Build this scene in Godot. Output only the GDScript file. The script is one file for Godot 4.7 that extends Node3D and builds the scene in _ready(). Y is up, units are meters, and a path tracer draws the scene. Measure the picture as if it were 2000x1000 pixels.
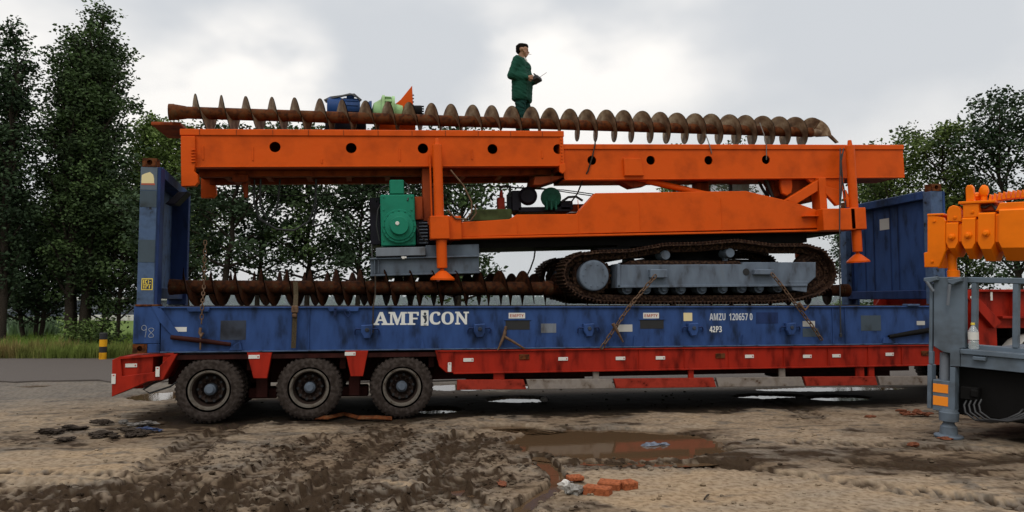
extends Node3D
# A three-axle low-bed semi-trailer carries a blue flat rack with an orange crawler piling rig, in a muddy yard.
# World axes: x along the trailer, y up, z towards the camera; the flat rack's near lower left corner stands over x = 0, z = 0.

class MB:
	var v := PackedVector3Array()
	var n := PackedVector3Array()
	var c := PackedColorArray()
	var col := Color(1, 1, 1)
	var tilt := false
	func t3(a: Vector3, b: Vector3, d: Vector3, na: Vector3, nb: Vector3, nd: Vector3) -> void:
		v.append(a); v.append(d); v.append(b)
		n.append(na); n.append(nd); n.append(nb)
		c.append(col); c.append(col); c.append(col)
	func tri(a: Vector3, b: Vector3, d: Vector3) -> void:
		var m := (b - a).cross(d - a).normalized()
		t3(a, b, d, m, m, m)
	func quad(a: Vector3, b: Vector3, d: Vector3, e: Vector3) -> void:
		var m := (d - a).cross(e - b).normalized()
		t3(a, b, d, m, m, m); t3(a, d, e, m, m, m)
	func quadn(a: Vector3, b: Vector3, d: Vector3, e: Vector3, na: Vector3, nb: Vector3, nd: Vector3, ne: Vector3) -> void:
		t3(a, b, d, na, nb, nd); t3(a, d, e, na, nd, ne)
	func qo(a: Vector3, b: Vector3, d: Vector3, e: Vector3, o: Vector3) -> void:
		if (d - a).cross(e - b).dot((a + b + d + e) * 0.25 - o) < 0: quad(a, e, d, b)
		else: quad(a, b, d, e)
	func box(p: Vector3, s: Vector3, bv := 0.006, bs := Basis()) -> void:
		var h := s * 0.5
		bv = minf(bv, minf(h.x, minf(h.y, h.z)) * 0.45)
		var pt := func(sx: float, sy: float, sz: float, ax: int) -> Vector3:
			var q := Vector3(sx * h.x, sy * h.y, sz * h.z)
			var sg := Vector3(sx, sy, sz)
			for i in 3:
				if i != ax: q[i] -= sg[i] * bv
			return p + bs * q
		var g := [-1.0, 1.0]
		for w in g:
			qo(pt.call(w, -1, -1, 0), pt.call(w, 1, -1, 0), pt.call(w, 1, 1, 0), pt.call(w, -1, 1, 0), p)
			qo(pt.call(-1, w, -1, 1), pt.call(1, w, -1, 1), pt.call(1, w, 1, 1), pt.call(-1, w, 1, 1), p)
			qo(pt.call(-1, -1, w, 2), pt.call(1, -1, w, 2), pt.call(1, 1, w, 2), pt.call(-1, 1, w, 2), p)
		if bv <= 0.0: return
		for i in g:
			for j in g:
				qo(pt.call(-1, i, j, 1), pt.call(1, i, j, 1), pt.call(1, i, j, 2), pt.call(-1, i, j, 2), p)
				qo(pt.call(i, -1, j, 0), pt.call(i, 1, j, 0), pt.call(i, 1, j, 2), pt.call(i, -1, j, 2), p)
				qo(pt.call(i, j, -1, 0), pt.call(i, j, 1, 0), pt.call(i, j, 1, 1), pt.call(i, j, -1, 1), p)
				for k in g:
					var A = pt.call(i, j, k, 0)
					var B = pt.call(i, j, k, 1)
					var D = pt.call(i, j, k, 2)
					if (B - A).cross(D - A).dot(A - p) < 0: tri(A, D, B)
					else: tri(A, B, D)
	func bx(x0: float, x1: float, y0: float, y1: float, z0: float, z1: float, bv := 0.006) -> void:
		box(Vector3(x0 + x1, y0 + y1, z0 + z1) * 0.5, Vector3(absf(x1 - x0), absf(y1 - y0), absf(z1 - z0)), bv)
	func prism(poly0: Array, z0: float, z1: float, bv := 0.0, xf := Transform3D()) -> void:
		var poly := PackedVector2Array(poly0)
		var ar := 0.0
		for i in poly.size(): ar += poly[i].cross(poly[(i + 1) % poly.size()])
		if ar < 0: poly.reverse()
		var m := poly.size()
		var ins := PackedVector2Array()
		for i in m:
			var e1 := (poly[i] - poly[(i + m - 1) % m]).normalized()
			var e2 := (poly[(i + 1) % m] - poly[i]).normalized()
			var n1 := Vector2(-e1.y, e1.x)
			var n2 := Vector2(-e2.y, e2.x)
			ins.append(poly[i] + (n1 + n2) / maxf(0.4, 1.0 + n1.dot(n2)) * bv)
		var tr := Geometry2D.triangulate_polygon(poly)
		var f := func(q: Vector2, z: float) -> Vector3: return xf * Vector3(q.x, q.y, z)
		for i in range(0, tr.size(), 3):
			var a := poly[tr[i]]
			var b := poly[tr[i + 1]]
			var d := poly[tr[i + 2]]
			var s := (b - a).cross(d - a) > 0
			var i1: int = tr[i + 1] if s else tr[i + 2]
			var i2: int = tr[i + 2] if s else tr[i + 1]
			tri(f.call(ins[tr[i]], z1), f.call(ins[i1], z1), f.call(ins[i2], z1))
			tri(f.call(poly[tr[i]], z0), f.call(poly[i2], z0), f.call(poly[i1], z0))
		for i in m:
			var j := (i + 1) % m
			quad(f.call(poly[i], z0), f.call(poly[j], z0), f.call(poly[j], z1 - bv), f.call(poly[i], z1 - bv))
			if bv > 0: quad(f.call(poly[i], z1 - bv), f.call(poly[j], z1 - bv), f.call(ins[j], z1), f.call(ins[i], z1))
	func plate_hole(x0: float, x1: float, y0: float, y1: float, z: float, cx: float, cy: float, r: float, deep: float, xf := Transform3D()) -> void:   # a face with one round hole and the hole's wall
		var k := 32
		var R := func(i: int) -> Vector3:
			var a := TAU * i / k
			var d := Vector2(cos(a), sin(a))
			var t := INF
			if d.x > 1e-6: t = minf(t, (x1 - cx) / d.x)
			if d.x < -1e-6: t = minf(t, (x0 - cx) / d.x)
			if d.y > 1e-6: t = minf(t, (y1 - cy) / d.y)
			if d.y < -1e-6: t = minf(t, (y0 - cy) / d.y)
			return Vector3(cx + d.x * t, cy + d.y * t, z)
		var K := func(i: int, zz: float) -> Vector3: return Vector3(cx + cos(TAU * i / k) * r, cy + sin(TAU * i / k) * r, zz)
		for i in k:
			var o0 = R.call(i)
			var o1 = R.call(i + 1)
			quad(xf * K.call(i, z), xf * o0, xf * o1, xf * K.call(i + 1, z))
			if absf(o0.x - o1.x) > 1e-5 and absf(o0.y - o1.y) > 1e-5:
				var cr := Vector3(x1 if (o0.x + o1.x) * 0.5 > cx else x0, y1 if (o0.y + o1.y) * 0.5 > cy else y0, z)
				tri(xf * o0, xf * cr, xf * o1)
			quad(xf * K.call(i, z), xf * K.call(i + 1, z), xf * K.call(i + 1, z - deep), xf * K.call(i, z - deep))
	func tube(pts: Array, rad, sides := 8, cap := true) -> void:
		var m := pts.size()
		var up := Vector3(0, 1, 0)
		var rings := []
		var last := Vector3.ZERO
		for i in m:
			var d: Vector3 = ((pts[mini(i + 1, m - 1)] as Vector3) - (pts[maxi(i - 1, 0)] as Vector3)).normalized()
			if i == 0:
				up = d.cross(Vector3(0.31, 0.2, 0.93) if absf(d.z) < 0.9 else Vector3(1, 0, 0)).normalized()
			else:
				up = (up - d * up.dot(d)).normalized()
			var w := d.cross(up)
			var r: float = rad[i] if rad is Array else rad
			var ring := []
			for k in sides:
				var a := TAU * k / sides
				var nn := up * cos(a) + w * sin(a)
				ring.append([(pts[i] as Vector3) + nn * r, nn])
			rings.append(ring)
			last = d
		for i in m - 1:
			for k in sides:
				var a = rings[i][k]
				var b = rings[i][(k + 1) % sides]
				var d = rings[i + 1][(k + 1) % sides]
				var e = rings[i + 1][k]
				quadn(a[0], b[0], d[0], e[0], a[1], b[1], d[1], e[1])
		if cap:
			for k in range(1, sides - 1):
				tri(rings[0][0][0], rings[0][k + 1][0], rings[0][k][0])
				tri(rings[m - 1][0][0], rings[m - 1][k][0], rings[m - 1][k + 1][0])
	func cyl(a: Vector3, b: Vector3, r0: float, r1 := -1.0, sides := 24) -> void:
		if r1 < 0: r1 = r0
		var d := (b - a).normalized()
		var bv := minf(0.006, minf(r0, r1) * 0.2)
		bv = minf(bv, a.distance_to(b) * 0.3)
		lathe([Vector2(0, 0), Vector2(0, r0 - bv), Vector2(bv, r0), Vector2(a.distance_to(b) - bv, r1), Vector2(a.distance_to(b), r1 - bv), Vector2(a.distance_to(b), 0)], a, d, sides)
	func lathe(pr: Array, o: Vector3, ax: Vector3, segs := 32) -> void:   # profile of (along, radius), front to the outside when it runs forwards
		ax = ax.normalized()
		var u := ax.cross(Vector3(0.3, 0.1, 1) if absf(ax.z) < 0.9 else Vector3(0, 1, 0)).normalized()
		var w := ax.cross(u)
		for i in pr.size() - 1:
			var p: Vector2 = pr[i]
			var q: Vector2 = pr[i + 1]
			if p.distance_to(q) < 1e-6: continue
			var e := (q - p).normalized()
			for k in segs:
				var a0 := TAU * k / segs
				var a1 := TAU * (k + 1) / segs
				var d0 := u * cos(a0) + w * sin(a0)
				var d1 := u * cos(a1) + w * sin(a1)
				var n0 := d0 * e.x - ax * e.y
				var n1 := d1 * e.x - ax * e.y
				quadn(o + ax * p.x + d0 * p.y, o + ax * p.x + d1 * p.y, o + ax * q.x + d1 * q.y, o + ax * q.x + d0 * q.y, n0, n1, n1, n0)
	func blob(p: Vector3, s: Vector3, seed_: int, rough := 0.25, sub := 7) -> void:   # a lumpy stone, clod or rag
		var fn := FastNoiseLite.new()
		fn.seed = seed_; fn.frequency = 0.9
		var f := func(i: int, j: int) -> Vector3:
			var th := PI * i / sub
			var ph := TAU * (j % (sub * 2)) / (sub * 2)
			var d := Vector3(sin(th) * cos(ph), cos(th), sin(th) * sin(ph))
			return p + d * s * (1.0 + rough * fn.get_noise_3d(d.x * 1.6 + seed_, d.y * 1.6, d.z * 1.6) * 2.0)
		for i in sub:
			for j in sub * 2:
				var a = f.call(i, j)
				var b = f.call(i, j + 1)
				var d = f.call(i + 1, j + 1)
				var e = f.call(i + 1, j)
				qo(a, b, d, e, p)
	func mesh(xf := Transform3D()) -> ArrayMesh:
		var ar := []
		ar.resize(Mesh.ARRAY_MAX)
		ar[Mesh.ARRAY_VERTEX] = xf * v
		ar[Mesh.ARRAY_NORMAL] = Transform3D(xf.basis, Vector3.ZERO) * n
		ar[Mesh.ARRAY_COLOR] = c
		var m := ArrayMesh.new()
		m.add_surface_from_arrays(Mesh.PRIMITIVE_TRIANGLES, ar)
		return m

var M := {}
var TX := {}
var TL := Transform3D(Basis(Vector3(0, 0, 1), deg_to_rad(2.1)), Vector3(6, 0, 0))   # the rig's upper works lean up towards the front
var rng := RandomNumberGenerator.new()
var used := {}
var world_roots := {}

func numbered(called: String) -> String:
	used[called] = used.get(called, -1) + 1
	return called if used[called] == 0 else "%s_%03d" % [called, used[called]]

func tag(o: Node, label := "", category := "", group := "", kind := "") -> Node:
	if label: o.set_meta("label", label)
	if category: o.set_meta("category", category)
	if group: o.set_meta("group", group)
	if kind: o.set_meta("kind", kind)
	return o

func thing(called: String, label: String, category: String, at := Vector3.ZERO, group := "", in_world := true) -> Node3D:
	var o := Node3D.new()
	o.name = numbered(called)
	add_child(o)
	o.position = at
	tag(o, label, category, group)
	if in_world: world_roots[o] = true
	return o

func top_of(o: Node) -> Node3D:
	while o != self and o.get_parent() != self: o = o.get_parent()
	return o as Node3D

func fit(parent: Node, xf: Transform3D) -> Transform3D:
	if parent == self: return xf
	var t := top_of(parent)
	return t.transform.affine_inverse() * xf if world_roots.has(t) else xf

func child(o: Node3D, called: String, parent: Node) -> void:
	o.name = numbered(called) if parent == self else called
	parent.add_child(o, true)

func obj(called: String, b: MB, m: Material, parent: Node = self) -> MeshInstance3D:
	var o := MeshInstance3D.new()
	o.mesh = b.mesh(fit(parent, TL if b.tilt else Transform3D()))
	o.material_override = m
	child(o, called, parent)
	return o

func solo(called: String, b: MB, m: Material, label: String, category: String, group := "") -> MeshInstance3D:   # a thing that is one mesh, its origin at its base
	var lo := Vector3(INF, INF, INF)
	var hi := -lo
	for p in b.v:
		lo = lo.min(p); hi = hi.max(p)
	var at := Vector3((lo.x + hi.x) / 2, lo.y, (lo.z + hi.z) / 2)
	var o := MeshInstance3D.new()
	o.mesh = b.mesh(Transform3D(Basis(), -at))
	o.material_override = m
	child(o, called, self)
	o.position = at
	tag(o, label, category, group)
	return o

func inst(called: String, me: Mesh, m: Material, parent: Node, xf: Transform3D, local := false) -> MeshInstance3D:
	var o := MeshInstance3D.new()
	o.mesh = me
	o.material_override = m
	child(o, called, parent)
	o.transform = xf if local else fit(parent, xf)
	return o

func mb(tilt := false) -> MB:
	var b := MB.new()
	b.tilt = tilt
	return b

func noise_tex(seed_: int, freq: float, ramp: Array, size := 512, octaves := 5, normal := false, strength := 4.0, kind := FastNoiseLite.TYPE_SIMPLEX_SMOOTH) -> NoiseTexture2D:
	var t := NoiseTexture2D.new()
	var f := FastNoiseLite.new()
	f.noise_type = kind
	f.seed = seed_; f.frequency = freq
	f.fractal_octaves = octaves; f.fractal_gain = 0.55
	t.width = size; t.height = size
	t.seamless = true
	t.noise = f
	if normal:
		t.as_normal_map = true; t.bump_strength = strength
	elif ramp:
		var g := Gradient.new()
		g.offsets = PackedFloat32Array(ramp.map(func(r): return r[0]))
		g.colors = PackedColorArray(ramp.map(func(r): return r[1]))
		t.color_ramp = g
	return t

func lin(r: float, g: float, b: float) -> Color:
	return Color(r, g, b).linear_to_srgb()

func paint(called: String, col: Color, rough := 0.45, dirt := "grime", metal := 0.0, bump := 0.25, sc := 0.55) -> StandardMaterial3D:
	var m := StandardMaterial3D.new()
	m.resource_name = called
	m.albedo_color = col
	m.metallic_specular = 0.25
	m.roughness = rough; m.metallic = metal
	m.uv1_triplanar = true; m.uv1_world_triplanar = true
	m.uv1_scale = Vector3(sc, sc * (0.35 if dirt == "streak" else 1.0), sc)
	if dirt: m.albedo_texture = TX[dirt]
	if bump > 0:
		m.normal_enabled = true; m.normal_texture = TX.bump; m.normal_scale = bump
	M[called] = m
	return m

func plain(called: String, col: Color, rough := 0.6, metal := 0.0) -> StandardMaterial3D:
	var m := StandardMaterial3D.new()
	m.resource_name = called
	m.albedo_color = col; m.roughness = rough; m.metallic = metal
	M[called] = m
	return m

func materials() -> void:
	var W := Color(1, 1, 1)
	TX.grime = noise_tex(3, 0.006, [[0.0, Color(0.62, 0.58, 0.54)], [0.28, Color(0.82, 0.79, 0.76)], [0.5, Color(0.95, 0.94, 0.93)], [1.0, W]])
	TX.streak = noise_tex(11, 0.012, [[0.0, Color(0.55, 0.5, 0.46)], [0.22, Color(0.76, 0.73, 0.71)], [0.4, Color(0.91, 0.9, 0.9)], [0.7, W], [1.0, Color(1, 0.98, 0.95)]])
	TX.worn = noise_tex(19, 0.014, [[0.0, Color(0.35, 0.25, 0.18)], [0.12, Color(0.55, 0.45, 0.38)], [0.22, Color(0.84, 0.82, 0.8)], [0.6, W], [1.0, Color(0.9, 0.9, 0.92)]])
	TX.clean = noise_tex(4, 0.006, [[0.0, Color(0.87, 0.86, 0.85)], [0.3, Color(0.95, 0.945, 0.94)], [0.6, W], [1.0, Color(1, 0.98, 0.96)]])
	TX.rust = noise_tex(5, 0.012, [[0.0, Color(0.16, 0.1, 0.07)], [0.35, Color(0.33, 0.19, 0.11)], [0.55, Color(0.5, 0.28, 0.14)], [0.75, Color(0.42, 0.3, 0.2)], [1.0, Color(0.55, 0.44, 0.32)]])
	TX.steel = noise_tex(6, 0.01, [[0.0, Color(0.2, 0.14, 0.1)], [0.35, Color(0.38, 0.29, 0.22)], [0.6, Color(0.5, 0.42, 0.33)], [1.0, Color(0.66, 0.6, 0.52)]])
	TX.track = noise_tex(8, 0.02, [[0.0, Color(0.08, 0.05, 0.04)], [0.4, Color(0.2, 0.13, 0.1)], [0.65, Color(0.33, 0.23, 0.17)], [1.0, Color(0.45, 0.36, 0.28)]])
	TX.mudgrain = noise_tex(9, 0.011, [[0.0, Color(0.5, 0.47, 0.45)], [0.35, Color(0.76, 0.74, 0.72)], [0.55, Color(0.9, 0.89, 0.88)], [1.0, W]], 1024, 8)
	TX.sand = noise_tex(13, 0.008, [[0.0, Color(0.66, 0.63, 0.60)], [0.35, Color(0.84, 0.82, 0.80)], [0.6, Color(0.94, 0.93, 0.92)], [1.0, W]], 1024, 8)
	TX.rubber = noise_tex(10, 0.016, [[0.0, Color(0.55, 0.52, 0.5)], [0.45, Color(0.75, 0.72, 0.68)], [0.7, W], [1.0, Color(1, 0.95, 0.86)]])
	TX.bump = noise_tex(21, 0.01, [], 512, 4, true, 3.0)
	TX.rough_bump = noise_tex(22, 0.012, [], 1024, 8, true, 8.0)
	TX.asphalt = noise_tex(23, 0.05, [[0.0, Color(0.5, 0.5, 0.5)], [0.5, Color(0.8, 0.8, 0.8)], [1.0, W]], 1024, 5)
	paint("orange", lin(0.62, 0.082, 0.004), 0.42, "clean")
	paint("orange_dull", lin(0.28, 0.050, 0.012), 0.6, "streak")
	paint("rack_blue", lin(0.030, 0.068, 0.20), 0.5, "streak")
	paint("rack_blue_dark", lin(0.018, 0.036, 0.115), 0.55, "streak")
	paint("rack_post", lin(0.07, 0.11, 0.20), 0.55, "worn")
	paint("patch_slate", lin(0.062, 0.085, 0.11), 0.6, "grime")
	paint("patch_grey", lin(0.045, 0.055, 0.08), 0.6, "grime")
	paint("trailer_red", lin(0.33, 0.019, 0.008), 0.5, "streak")
	paint("trailer_dark", lin(0.035, 0.008, 0.006), 0.7, "streak")
	paint("guard_red", lin(0.30, 0.03, 0.016), 0.6, "worn")
	paint("guard_white", lin(0.23, 0.20, 0.175), 0.6, "worn")
	paint("chassis_black", lin(0.006, 0.0055, 0.0055), 0.75, "grime")
	paint("rust", lin(0.62, 0.56, 0.52), 0.8, "rust", 0.0, 0.7, 1.1)
	paint("rust_dark", lin(0.26, 0.235, 0.22), 0.85, "rust", 0.0, 0.7, 1.3)
	paint("auger_steel", W, 0.6, "steel", 0.15, 0.6, 0.9)
	paint("track_iron", lin(0.58, 0.60, 0.62), 0.75, "track", 0.1, 0.8, 1.6)
	paint("track_frame", lin(0.125, 0.155, 0.20), 0.5, "streak")
	paint("counter_grey", lin(0.105, 0.13, 0.165), 0.5, "streak")
	paint("counter_grey_light", lin(0.17, 0.19, 0.22), 0.5, "streak")
	paint("winch_green", lin(0.014, 0.185, 0.115), 0.4, "clean")
	paint("motor_green", lin(0.018, 0.11, 0.075), 0.45)
	paint("motor_blue", lin(0.014, 0.05, 0.17), 0.4)
	paint("gear_green", lin(0.34, 0.56, 0.27), 0.5)
	paint("motor_black", lin(0.015, 0.014, 0.022), 0.5)
	paint("olive", lin(0.06, 0.085, 0.03), 0.55)
	paint("crane_grey", lin(0.13, 0.168, 0.215), 0.45, "grime")
	paint("crane_orange", lin(0.86, 0.18, 0.001), 0.38, "clean", 0.0, 0.15)
	paint("rubber", lin(0.052, 0.042, 0.038), 0.85, "rubber", 0.0, 0.6, 1.4)
	paint("rim", lin(0.125, 0.11, 0.092), 0.6, "worn", 0.0, 0.3, 1.2)
	paint("rim_inner", lin(0.032, 0.021, 0.017), 0.7, "worn", 0.0, 0.3, 1.2)
	paint("brick", lin(0.36, 0.11, 0.045), 0.85, "mudgrain", 0.0, 0.8, 2.5)
	paint("brick_old", lin(0.21, 0.075, 0.04), 0.9, "mudgrain", 0.0, 0.8, 2.5)
	paint("stone_grey", lin(0.30, 0.29, 0.27), 0.9, "mudgrain", 0.0, 0.8, 3.0)
	paint("bark", lin(0.055, 0.045, 0.036), 0.95, "mudgrain", 0.0, 1.0, 1.5)
	paint("rag_dark", lin(0.055, 0.043, 0.034), 0.9, "mudgrain", 0.0, 0.8, 4.0)
	paint("rag_grey", lin(0.22, 0.21, 0.2), 0.8, "mudgrain", 0.0, 0.8, 4.0)
	paint("chain_rust", lin(0.16, 0.10, 0.065), 0.65, "grime", 0.4, 0.5, 4.0)
	paint("strap", lin(0.085, 0.066, 0.04), 0.85, "mudgrain", 0.0, 0.5, 4.0)
	plain("label_white", lin(0.62, 0.6, 0.56), 0.5)
	plain("label_old", lin(0.42, 0.41, 0.38), 0.55)
	plain("letter_white", lin(0.66, 0.66, 0.63), 0.55)
	plain("letter_dim", lin(0.5, 0.52, 0.55), 0.6)
	plain("letter_red", lin(0.35, 0.07, 0.04), 0.6)
	plain("chalk", lin(0.32, 0.34, 0.38), 0.9)
	plain("sticker_yellow", lin(0.75, 0.55, 0.06), 0.5)
	plain("sticker_cream", lin(0.68, 0.56, 0.30), 0.5)
	plain("black", lin(0.008, 0.008, 0.009), 0.6)
	plain("cable", lin(0.012, 0.012, 0.013), 0.5)
	plain("reflect_orange", lin(0.85, 0.25, 0.01), 0.35)
	plain("red_mark", lin(0.42, 0.03, 0.02), 0.5)
	plain("bag", lin(0.10, 0.12, 0.16), 0.3)
	plain("stain_blue", lin(0.03, 0.05, 0.12), 0.8)
	plain("chrome", lin(0.6, 0.6, 0.6), 0.25, 0.9)
	plain("skin", lin(0.34, 0.17, 0.10), 0.55)
	plain("hair", lin(0.008, 0.006, 0.005), 0.95).metallic_specular = 0.1
	var cl := paint("cloth_green", lin(0.010, 0.058, 0.038), 0.9, "clean", 0.0, 0.4, 1.6)
	cl.rim_enabled = true; cl.rim = 0.15
	paint("cloth_green_dark", lin(0.008, 0.038, 0.031), 0.9, "clean", 0.0, 0.4, 1.6)
	plain("collar", lin(0.6, 0.58, 0.55), 0.8)
	var gl := plain("cab_glass", Color(0.75, 0.85, 0.82, 0.22), 0.06)
	gl.transparency = BaseMaterial3D.TRANSPARENCY_ALPHA
	var bo := plain("bottle_plastic", Color(0.92, 0.95, 0.96, 0.25), 0.08)
	bo.transparency = BaseMaterial3D.TRANSPARENCY_ALPHA
	var wa := plain("water", lin(0.085, 0.052, 0.028), 0.05)
	wa.metallic_specular = 0.35
	wa.normal_enabled = true; wa.normal_texture = TX.bump; wa.normal_scale = 0.03
	wa.uv1_triplanar = true; wa.uv1_world_triplanar = true; wa.uv1_scale = Vector3(0.8, 0.8, 0.8)
	for k in [["leaf", 0.6], ["grass_blade", 0.8]]:
		var lf := plain(k[0], Color(1, 1, 1), k[1])
		lf.vertex_color_use_as_albedo = true
		lf.metallic_specular = 0.2
		lf.backlight_enabled = true; lf.backlight = lin(0.04, 0.07, 0.016)
	var mu := paint("mud", Color(1, 1, 1), 0.82, "mudgrain", 0.0, 1.0, 1.3)
	mu.vertex_color_use_as_albedo = true
	mu.normal_texture = TX.rough_bump
	mu.normal_scale = 0.13
	mu.albedo_texture = TX.sand
	mu.metallic_specular = 0.15
	paint("asphalt", lin(0.155, 0.132, 0.118), 0.8, "asphalt", 0.0, 0.6, 1.2)
	paint("field", lin(0.13, 0.20, 0.04), 0.95, "mudgrain", 0.0, 0.5, 0.3)
	paint("verge_soil", lin(0.08, 0.10, 0.032), 0.95, "mudgrain", 0.0, 0.8, 0.5)
	paint("concrete_white", lin(0.6, 0.6, 0.58), 0.7, "grime")
	paint("bollard_yellow", lin(0.72, 0.36, 0.015), 0.55, "grime")

# ---------------------------------------------------------------- sky and light
func sky_image() -> ImageTexture:
	var w := 2048
	var h := 1024
	var f := FastNoiseLite.new()
	f.seed = 77; f.frequency = 1.35; f.fractal_octaves = 6; f.fractal_gain = 0.5
	var g := FastNoiseLite.new()
	g.seed = 12; g.frequency = 3.2; g.fractal_octaves = 5
	# bright openings between the cloud sheets: direction, width, strength
	var open := [[Vector3(-0.162, 0.267, -0.95), 0.085, 0.75], [Vector3(-0.089, 0.298, -0.951), 0.05, 0.35], [Vector3(-0.249, 0.205, -0.947), 0.09, 0.55], [Vector3(0.259, 0.269, -0.927), 0.05, 0.5], [Vector3(0.333, 0.298, -0.895), 0.07, 0.5], [Vector3(0.149, 0.35, -0.925), 0.03, 0.45], [Vector3(0.209, 0.338, -0.918), 0.05, 0.55], [Vector3(-0.389, 0.295, -0.873), 0.08, 0.4], [Vector3(0.301, 0.048, -0.953), 0.14, 0.35], [Vector3(0.242, 0.231, -0.942), 0.08, 0.35], [Vector3(-0.076, 0.047, -0.996), 0.2, 0.35]]
	var dull := [[Vector3(0.013, 0.304, -0.953), 0.08, 0.5], [Vector3(0.078, 0.331, -0.94), 0.06, 0.35], [Vector3(0.522, 0.314, -0.793), 0.16, 0.3], [Vector3(-0.228, 0.323, -0.919), 0.07, 0.3]]
	var im := Image.create(w, h, false, Image.FORMAT_RGBF)
	for j in h:
		var el := PI / 2 - PI * (j + 0.5) / h
		for i in w:
			var az := (i + 0.5) / w * TAU
			var d := Vector3(sin(az) * cos(el), sin(el), -cos(az) * cos(el))
			if j > h / 2 + 8:
				im.set_pixel(i, j, Color(0.5, 0.5, 0.5)); continue
			var q := Vector3(d.x, d.y * 1.9, d.z)
			var cl := 0.36 + 0.9 * f.get_noise_3dv(q) + 0.28 * g.get_noise_3dv(q)
			for o in open:
				var e: float = d.distance_squared_to(o[0]) / (o[1] * o[1])
				if e < 6: cl += o[2] * exp(-e) * (0.8 + 0.9 * g.get_noise_3dv(q * 2.0))
			for o in dull:
				var e: float = d.distance_squared_to(o[0]) / (o[1] * o[1])
				if e < 6: cl -= o[2] * exp(-e)
			cl = smoothstep(0.0, 0.95, cl)
			var low := exp(-maxf(d.y, 0.0) * 7.0)
			var c := Color(0.63, 0.66, 0.70).lerp(Color(1.06, 1.03, 0.99), cl).lerp(Color(0.84, 0.83, 0.81), low * 0.55)
			c = c * (1.0 + 0.75 * smoothstep(0.36, 0.95, d.y))   # an overcast sky is brightest overhead
			im.set_pixel(i, j, Color(c.r, c.g, c.b))
	return ImageTexture.create_from_image(im)

func setup_view() -> void:
	var cam := Camera3D.new()
	cam.name = "camera"
	add_child(cam)
	cam.position = Vector3(3.15, 1.63, 10.54)
	cam.rotation = Vector3(deg_to_rad(3.57), deg_to_rad(-10.4), 0)
	cam.fov = rad_to_deg(2.0 * atan(500.0 / 1444.0))
	cam.far = 2000.0
	cam.current = true
	var sky := Sky.new()
	var sm := PanoramaSkyMaterial.new()
	sm.panorama = sky_image()
	sky.sky_material = sm
	var e := Environment.new()
	e.background_mode = Environment.BG_SKY
	e.sky = sky
	e.tonemap_mode = Environment.TONE_MAPPER_LINEAR
	e.tonemap_exposure = 1.0
	e.sdfgi_enabled = true; e.ssao_enabled = true; e.ssil_enabled = true
	e.volumetric_fog_enabled = true
	e.volumetric_fog_density = 0.0
	var we := WorldEnvironment.new()
	we.name = "environment"
	we.environment = e
	add_child(we)
	var mist := FogVolume.new()      # humid air over the far fields
	mist.name = "haze"
	mist.set_meta("kind", "stuff")
	mist.shape = RenderingServer.FOG_VOLUME_SHAPE_BOX
	mist.size = Vector3(700, 24, 190)
	var fm := FogMaterial.new()
	fm.density = 0.0035
	fm.albedo = Color(0.86, 0.9, 0.93)
	mist.material = fm
	add_child(mist)
	mist.rotation_degrees.y = -10.4
	mist.position = Vector3(3.15, 11.5, 10.54) + view_frame() * Vector3(0, 0, -160)
	var sun := DirectionalLight3D.new()
	sun.name = "sun"
	add_child(sun)
	sun.rotation_degrees = Vector3(-52, -28, 0)
	sun.light_energy = 0.32
	sun.light_color = Color(1.0, 0.97, 0.92)
	sun.light_angular_distance = 25.0
	sun.shadow_enabled = true

# ---------------------------------------------------------------- ground
var NO := {}
var PITS := [   # hollows that hold water: centre, end of one half axis, end of the other
	[Vector2(5.958, 2.084), Vector2(7.119, 2.521), Vector2(5.592, 2.928)], [Vector2(5.083, 1.101), Vector2(5.472, 1.172), Vector2(5.045, 1.286)],
	[Vector2(-0.601, -3.531), Vector2(-0.122, -3.592), Vector2(-0.464, -2.877)], [Vector2(4.832, 0.815), Vector2(5.239, 0.848), Vector2(4.805, 0.971)], [Vector2(5.307, -4.005), Vector2(6.683, -4.128), Vector2(5.206, -3.325)],
	[Vector2(10.993, -1.046), Vector2(11.514, -1.091), Vector2(10.748, -0.687)], [Vector2(11.691, -2.389), Vector2(13.158, -2.294), Vector2(11.443, -2.016)], [Vector2(5.511, -1.847), Vector2(6.009, -1.892), Vector2(5.428, -1.408)], [Vector2(4.053, -0.842), Vector2(4.441, -0.826), Vector2(4.028, -0.529)], [Vector2(9.928, -1.526), Vector2(10.498, -1.494), Vector2(9.783, -1.268)],
	[Vector2(-3.424, -5.607), Vector2(-3.126, -5.553), Vector2(-3.304, -5.316)]]
var CHURN := [
	[Vector2(2.46, 2.431), Vector2(4.055, 2.592), Vector2(2.576, 3.748), 1.0], [Vector2(1.905, 4.201), Vector2(4.476, 4.673), Vector2(2.07, 5.015), 0.85], [Vector2(4.376, 2.651), Vector2(5.019, 2.769), Vector2(4.175, 3.95), 0.9], [Vector2(3.573, 1.271), Vector2(4.562, 1.453), Vector2(3.525, 2.359), 0.7],
	[Vector2(-0.739, 0.654), Vector2(-0.133, 0.766), Vector2(-0.557, 1.112), 0.45], [Vector2(4.735, 4.32), Vector2(4.992, 4.367), Vector2(4.567, 4.976), 0.4], [Vector2(5.798, 3.294), Vector2(6.665, 3.453), Vector2(5.663, 3.66), 0.6]]
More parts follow.
